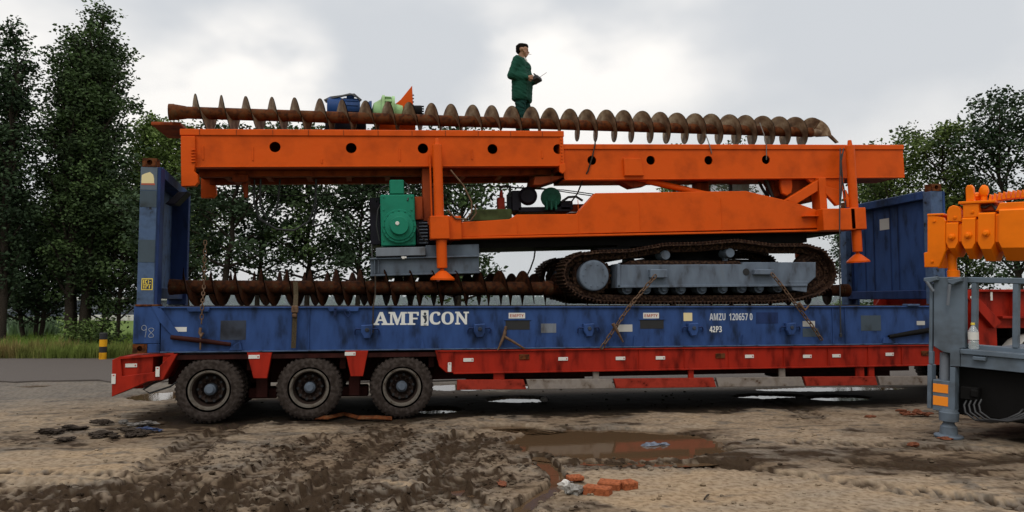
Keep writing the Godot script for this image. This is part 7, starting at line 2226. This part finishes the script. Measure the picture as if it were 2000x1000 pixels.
	for i in 26:
		b = mb()
		var p := pc + Vector3(i * pitch_, 0.03 + 0.035 * sin(minf(i, 12.0) / 12.0 * PI), 0)
		b.prism([Vector2(p.x - 0.02, p.y - 0.05), Vector2(p.x + 0.022, p.y - 0.05), Vector2(p.x + 0.012, p.y + 0.04), Vector2(p.x - 0.004, p.y + 0.05)], -0.95, -0.80, 0.004)
		obj("hose_chain_link", b, O, t)
	b = mb()
	b.tube([Vector3(-0.001, 2.868, -0.8), Vector3(0.133, 2.841, -0.8), Vector3(0.206, 2.882, -0.8), Vector3(0.252, 2.802, -0.8)], 0.02, 8)
	obj("hose", b, M.cable, t)
	b = mb()
	b.prism([Vector2(0.07, 2.792), Vector2(0.23, 2.797), Vector2(0.218, 2.882), Vector2(0.074, 2.89)], -0.95, -0.82, 0.01)
	obj("boom_block", b, M.orange_dull, t)
	# water bottle on the deck
	var bp := Vector3(0.262, 1.094, 0)
	var bw := thing("water_bottle", "clear plastic water bottle with yellow cap on the grey truck's deck edge", "bottle", t.transform * Vector3(bp.x, e0.y + 0.001, -0.05), "", false)
	b = mb()
	b.lathe([Vector2(0, 0), Vector2(0, 0.046), Vector2(0.01, 0.055), Vector2(0.09, 0.055), Vector2(0.1, 0.05), Vector2(0.11, 0.055), Vector2(0.21, 0.055), Vector2(0.225, 0.05), Vector2(0.275, 0.02), Vector2(0.285, 0.019), Vector2(0.285, 0)], Vector3.ZERO, Vector3.UP, 24)
	obj("bottle_body", b, M.bottle_plastic, bw)
	b = mb()
	b.cyl(Vector3(0, 0.286, 0), Vector3(0, 0.315, 0), 0.023, 0.022, 16)
	obj("cap", b, M.sticker_yellow, bw)
	b = mb()
	b.lathe([Vector2(0.115, 0.0565), Vector2(0.205, 0.0565)], Vector3.ZERO, Vector3.UP, 24)
	obj("bottle_label", b, M.label_white, bw)

# ---------------------------------------------------------------- chains and straps
func chain(called: String, label: String, pts: Array, mat := "chain_rust", size := 0.05) -> void:
	var cv := Curve3D.new()
	for p in pts: cv.add_point(p)
	var n := int(cv.get_baked_length() / (size * 1.35))
	var b := mb()
	for i in n:
		var p := cv.sample_baked((i + 0.5) * size * 1.35)
		var q := cv.sample_baked((i + 0.5) * size * 1.35 + 0.02)
		var d := (q - p).normalized()
		var s := d.cross(Vector3(0, 0, 1)).normalized()
		var f := s.cross(d)
		var side := (s + f * 0.35).normalized() if i % 2 == 0 else (f - s * 0.35).normalized()
		var ring := []
		for k in 11:
			var a := TAU * k / 10
			ring.append(p + d * (cos(a) * size * 0.42 + signf(cos(a)) * size * 0.38) + side * sin(a) * size * 0.42)
		b.tube(ring, size * 0.16, 5, false)
	solo(called, b, M[mat], label, "chain", "lashing chains")

func strap(called: String, label: String, pts: Array, wide: float, mat: String, cat := "strap") -> MeshInstance3D:
	var b := mb()
	for i in pts.size() - 1:
		var a: Vector3 = pts[i]
		var c: Vector3 = pts[i + 1]
		var s := (c - a).cross(Vector3(0, 0, 1)).normalized() * wide * 0.5
		var o := Vector3(0, 0, 0.004)
		b.quad(a - s + o, a + s + o, c + s + o, c - s + o)
		b.quad(a - s - o, c - s - o, c + s - o, a + s - o)
		b.quad(a - s - o, a - s + o, c - s + o, c - s - o)
		b.quad(a + s - o, c + s - o, c + s + o, a + s + o)
	return solo(called, b, M[mat], label, cat)

func lashings() -> void:
	chain("lashing_chain", "rusty chain from the crawler's left step down to the trailer", [Vector3(7.307, 2.033, -0.06), Vector3(7.136, 1.861, -0.02), Vector3(6.866, 1.593, 0.05), Vector3(6.648, 1.292, 0.055), Vector3(6.389, 0.926, 0.045)], "chain_rust", 0.062)
	chain("lashing_chain", "rusty chain from the crawler's right step down to the trailer", [Vector3(9.21, 2.077, -0.06), Vector3(9.369, 1.853, 0), Vector3(9.557, 1.575, 0.05), Vector3(9.798, 1.274, 0.055), Vector3(10.015, 0.987, 0.045)], "chain_rust", 0.06)
	chain("lashing_chain", "thin rusty chain hanging over the deck's left end", [Vector3(0.829, 2.475, -0.2), Vector3(0.826, 2.121, -0.19), Vector3(0.829, 1.84, -0.18), Vector3(0.863, 1.576, 0.04), Vector3(0.857, 1.289, 0.04)], "chain_rust", 0.045)
	var b := mb()
	b.tube([Vector3(0.851, 1.289, 0.04), Vector3(0.842, 1.222, 0.05), Vector3(0.863, 1.167, 0.05), Vector3(0.881, 1.222, 0.05)], 0.02, 7)
	b.tube([Vector3(0.854, 1.187, 0.04), Vector3(0.85, 0.997, 0.03)], 0.012, 6)
	solo("chain_hook", b, M.chain_rust, "rusty hook at the foot of the thin left chain", "hook")
	for q in [[Vector3(6.57, 1.316, 0.1), Vector3(6.64, 1.196, 0.1), Vector3(6.738, 1.043, 0.06), "load binder bar beside the left crawler chain"], [Vector3(9.574, 1.615, 0.08), Vector3(9.676, 1.504, 0.08), Vector3(9.747, 1.575, 0.08), "forked rusty hook beside the right crawler chain"]]:
		b = mb()
		b.tube([q[0], q[1], q[2]], [0.028, 0.022, 0.012], 7)
		solo("load_binder", b, M.chain_rust, q[3], "load binder")
	b = mb()
	b.tube([Vector3(4.989, 1.285, 0.03), Vector3(4.965, 1.154, 0.04), Vector3(4.921, 1.06, 0.04), Vector3(4.869, 0.944, 0.04)], [0.02, 0.028, 0.02, 0.012], 7)
	b.tube([Vector3(4.956, 1.14, 0.05), Vector3(5.098, 1.058, 0.05), Vector3(5.256, 0.961, 0.045)], [0.022, 0.02, 0.014], 7)
	solo("load_binder", b, M.chain_rust, "forked rusty load binder under the left EMPTY sign", "load binder")
	var s := strap("ratchet_strap", "brown ratchet strap over the near auger, left of the white lettering", [Vector3(2.031, 1.918, -0.24), Vector3(2.046, 1.738, -0.2), Vector3(2.066, 1.582, 0.04), Vector3(2.058, 1.282, 0.035), Vector3(2.049, 1.004, 0.035)], 0.062, "strap")
	b = mb()
	b.box(Vector3(2.062, 1.533, 0.055), Vector3(0.09, 0.10, 0.05), 0.012)
	b.box(Vector3(2.057, 1.449, 0.055), Vector3(0.06, 0.05, 0.06), 0.012)
	solo("strap_ratchet", b, M.chain_rust, "ratchet buckle on the brown strap", "ratchet")
	strap("ratchet_strap", "narrow dark strap hanging left of the white lettering", [Vector3(3.135, 2.011, -0.22), Vector3(3.138, 1.74, -0.22), Vector3(3.112, 1.559, 0.03), Vector3(3.11, 1.204, 0.03)], 0.02, "rag_dark")
	b = mb()
	b.tube([Vector3(10.62, 4.149, -0.3), Vector3(10.509, 3.036, -0.2), Vector3(10.415, 2.201, -0.1), Vector3(10.317, 1.583, 0.03), Vector3(10.311, 1.111, 0.03)], 0.01, 6)
	b.box(Vector3(10.308, 1.111, 0.035), Vector3(0.04, 0.06, 0.03), 0.01)
	solo("tie_rope", b, M.cable, "thin dark rope beside the front outrigger down to the girder", "rope")
	b = mb()
	b.tube([Vector3(6.556, 4.234, -0.66), Vector3(6.499, 4.091, -0.5), Vector3(6.456, 3.876, -0.53), Vector3(6.388, 3.671, -0.53), Vector3(6.341, 3.584, -0.6), Vector3(6.295, 3.361, -0.8), Vector3(6.195, 3.207, -0.9)], 0.013, 6)
	solo("tie_rope", b, M.rag_dark, "dark rope tying the upper auger to the mast, right of the joint", "rope")
	b = mb()
	b.tube([Vector3(9.41, 4.613, -0.68), Vector3(9.435, 4.406, -0.6), Vector3(9.42, 4.196, -0.5), Vector3(9.437, 3.966, -0.54)], 0.008, 6)
	solo("tie_rope", b, M.rag_grey, "pale thin rope tying the auger over the rightmost mast hole", "rope")
	b = mb()
	b.tube([Vector3(8.44, 4.383, -0.68), Vector3(8.423, 4.157, -0.5), Vector3(8.475, 4.033, -0.54)], 0.008, 6)
	solo("tie_rope", b, M.rag_grey, "pale thin rope over the mast's third front hole", "rope")

# ---------------------------------------------------------------- litter on the ground
func yard_y(p: Vector3) -> float:
	return lay(Vector2(p.x, p.z))[0]

func yard_litter() -> void:
	var b: MB
	for q in [[Vector3(5.032, 0, 4.34), -0.62, 0.0, "whole orange brick, nearest of the small brick heap"], [Vector3(5.189, 0, 4.191), -0.55, 0.12, "orange brick lying behind the nearest brick of the heap"], [Vector3(5.348, 0, 4.22), 0.3, 0.05, "broken orange brick at the right end of the heap"], [Vector3(4.937, 0, 3.957), 0.1, -0.02, "flat reddish brick piece beside the white lump"]]:
		var p: Vector3 = q[0]
		b = mb()
		var bs := Basis(Vector3(0, 1, 0), q[1]) * Basis(Vector3(1, 0, 0), q[2])
		var wide := 0.235 if q[2] == 0.0 else 0.2 if q[2] > 0.1 else 0.14
		b.box(Vector3(p.x, yard_y(p) + 0.024, p.z), Vector3(wide, 0.085 if q[2] >= 0 else 0.04, 0.12), 0.008, bs)
		solo("brick", b, M.brick, q[3], "brick", "loose bricks")
	for q in [[Vector3(4.834, 0, 4.286), Vector3(0.085, 0.05, 0.07), "stone_grey", "stone", "grey stone left of the bricks"], [Vector3(4.888, 0, 3.851), Vector3(0.07, 0.055, 0.06), "label_white", "lump", "white plaster lump behind the bricks"], [Vector3(9.882, 0, 2.672), Vector3(0.12, 0.02, 0.08), "brick_old", "brick", "reddish brick piece under the stabiliser foot"], [Vector3(9.241, 0, 2.91), Vector3(0.07, 0.03, 0.05), "brick_old", "brick", "small brick piece left of the stabiliser foot"], [Vector3(4.28, 0, 3.875), Vector3(0.04, 0.02, 0.10), "brick_old", "brick", "brick piece sunk in the mud left of the channel"],
		[Vector3(10.064, 0, 1.024), Vector3(0.09, 0.02, 0.05), "brick_old", "brick", "small brick piece behind the puddle's right side"], [Vector3(5.558, 0, 1.844), Vector3(0.07, 0.02, 0.04), "rag_grey", "scrap", "pale scrap floating in the large puddle"], [Vector3(5.882, 0, -1.451), Vector3(0.06, 0.05, 0.05), "stone_grey", "stone", "pale stone in the trailer's shadow"]]:
		var p: Vector3 = q[0]
		b = mb()
		b.blob(Vector3(p.x, yard_y(p) + q[1].y * 0.6, p.z), q[1], int(p.x * 10.0) + 5, 0.35, 7)
		solo("rubble" if q[3] != "brick" else "brick_piece", b, M[q[2]], q[4], q[3], "rubble lying about")
	# plastic bag in the puddle
	var pb := Vector3(6.309, 0, 2.246)
	b = mb()
	b.blob(Vector3(pb.x, -0.035, pb.z), Vector3(0.12, 0.035, 0.06), 5, 0.3, 9)
	b.blob(Vector3(pb.x + 0.17, -0.03, pb.z + 0.01), Vector3(0.06, 0.025, 0.04), 9, 0.4, 6)
	solo("plastic_bag", b, M.bag, "pale blue plastic bag lying in the large puddle", "plastic bag")
	# crumpled rags
	rng.seed = 31
	for q in [[Vector3(0.063, 0, 0.627), 0.42, "rag_dark", "large crumpled heap of dark rags left of the rear wheel", 14], [Vector3(0.031, 0, -0.067), 0.22, "rag_grey", "pale crumpled sheet behind the large rag heap", 6], [Vector3(0.312, 0, 0.454), 0.10, "stain_blue", "blue rag at the right end of the rag heap", 4], [Vector3(-0.814, 0, 0.394), 0.14, "rag_dark", "dark rag, leftmost of the scraps by the left edge", 4], [Vector3(-0.699, 0, 0.194), 0.16, "rag_dark", "dark folded rag, second of the scraps from the left edge", 4], [Vector3(-0.339, 0, 0.929), 0.16, "rag_dark", "flat dark rag nearest the camera among the left scraps", 4], [Vector3(-0.407, 0, -0.147), 0.12, "rag_dark", "pointed dark scrap between the rags and the heap", 3]]:
		b = mb()
		var p: Vector3 = q[0]
		for k in q[4]:
			var a := rng.randf() * TAU
			var r: float = sqrt(rng.randf()) * q[1]
			var at := Vector3(p.x + cos(a) * r, yard_y(p) + 0.02 + rng.randf() * 0.03, p.z + sin(a) * r * 0.5)
			b.blob(at, Vector3(rng.randf_range(0.04, 0.13), rng.randf_range(0.008, 0.028), rng.randf_range(0.025, 0.07)), rng.randi() % 1000, 0.55, 9)
		solo("rag", b, M[q[2]], q[3], "rag", "rags and scraps on the ground")
	# slack strap on the ground between the wheels
	b = mb()
	var w := 0.05
	var ps := [Vector3(2.215, 0, -0.184), Vector3(2.52, 0, 0.051), Vector3(2.72, 0, -0.371), Vector3(2.929, 0, -0.008), Vector3(3.172, 0, 0.126), Vector3(3.382, 0, 0.03), Vector3(3.411, 0, -0.341), Vector3(3.282, 0, -0.463)]
	for i in ps.size() - 1:
		var a: Vector3 = ps[i]
		var c: Vector3 = ps[i + 1]
		var ya := yard_y(a) + 0.02 + 0.03 * sin(i * 1.9) * sin(i * 1.9)
		var yc := yard_y(c) + 0.02 + 0.03 * sin((i + 1) * 1.9) * sin((i + 1) * 1.9)
		b.quad(Vector3(a.x, ya, a.z + w), Vector3(c.x, yc, c.z + w), Vector3(c.x, yc + 0.03, c.z - w), Vector3(a.x, ya + 0.03, a.z - w))
		b.quad(Vector3(a.x, ya + 0.022, a.z - w), Vector3(c.x, yc + 0.022, c.z - w), Vector3(c.x, yc - 0.008, c.z + w), Vector3(a.x, ya - 0.008, a.z + w))
	solo("slack_strap", b, M.rust, "brown slack strap lying on the ground between the second and third wheel", "strap")
	# orange scrap heap right
	b = mb()
	var sp := Vector3(10.845, 0, 1.023)
	for k in 12:
		var a := rng.randf() * TAU
		b.blob(Vector3(sp.x + rng.randf_range(-0.28, 0.28), yard_y(sp) + 0.02 + rng.randf() * 0.05, sp.z + rng.randf_range(-0.12, 0.12)), Vector3(rng.randf_range(0.03, 0.12), rng.randf_range(0.01, 0.03), rng.randf_range(0.02, 0.06)), rng.randi() % 1000, 0.5, 6)
	solo("rope_heap", b, M.brick_old, "heap of frayed orange rope left of the stabiliser", "rope")
	for q in [[Vector3(5.884, 0, 4.648), 0.9, "stick lying on the pale sand at lower right"], [Vector3(9.562, 0, 0.169), -0.2, "dark twig behind the puddle near the trailer's shadow"], [Vector3(7.514, 0, 2.402), 0.1, "long thin twig right of the puddle"]]:
		b = mb()
		var p: Vector3 = q[0]
		var d := Vector3(cos(q[1]), 0, -sin(q[1])) * 0.09
		var y := yard_y(p) + 0.012
		b.tube([Vector3(p.x, y, p.z) - d, Vector3(p.x, y + 0.012, p.z + 0.01), Vector3(p.x, y, p.z) + d], [0.006, 0.009, 0.005], 6)
		solo("stick", b, M.bark, q[2], "stick", "sticks on the ground")
	# loose clods of mud
	var xs := []
	var cs := []
	b = mb()
	b.blob(Vector3.ZERO, Vector3(1, 0.6, 0.9), 3, 0.4, 5)
	var me := b.mesh()
	for i in 14000:
		var rr := 5.0 + 9.0 * pow(rng.randf(), 1.6)
		var a := deg_to_rad(10.4 + rng.randf_range(-40, 40))
		var p := Vector2(3.15 + sin(a) * rr, 10.54 - cos(a) * rr)
		var ch := 0.14
		for o in CHURN:
			if oval(o, p) < 1.1: ch = maxf(ch, o[3])
		if rng.randf() > ch: continue
		var k := lay(p)
		var s := 0.006 + 0.022 * pow(rng.randf(), 3.0)
		if k[0] < -0.03: continue
		xs.append(Transform3D(Basis(Vector3(0, 1, 0), rng.randf() * TAU).scaled(Vector3(s, s, s)), Vector3(p.x, k[0] + s * 0.25, p.y)))
		cs.append((k[1] as Color) * rng.randf_range(0.7, 1.1))
	tag(multi("mud_clods", me, xs, cs, M.mud), "loose clods of mud strewn over the yard", "mud clods", "", "stuff")

func _ready() -> void:
	rng.seed = 4711
	materials()
	setup_view()
	ground()
	road_and_verge()
	far_things()
	trees()
	trailer()
	tractor()
	flat_rack()
	rig()
	augers()
	drive_head()
	worker()
	crane_truck()
	lashings()
	yard_litter()
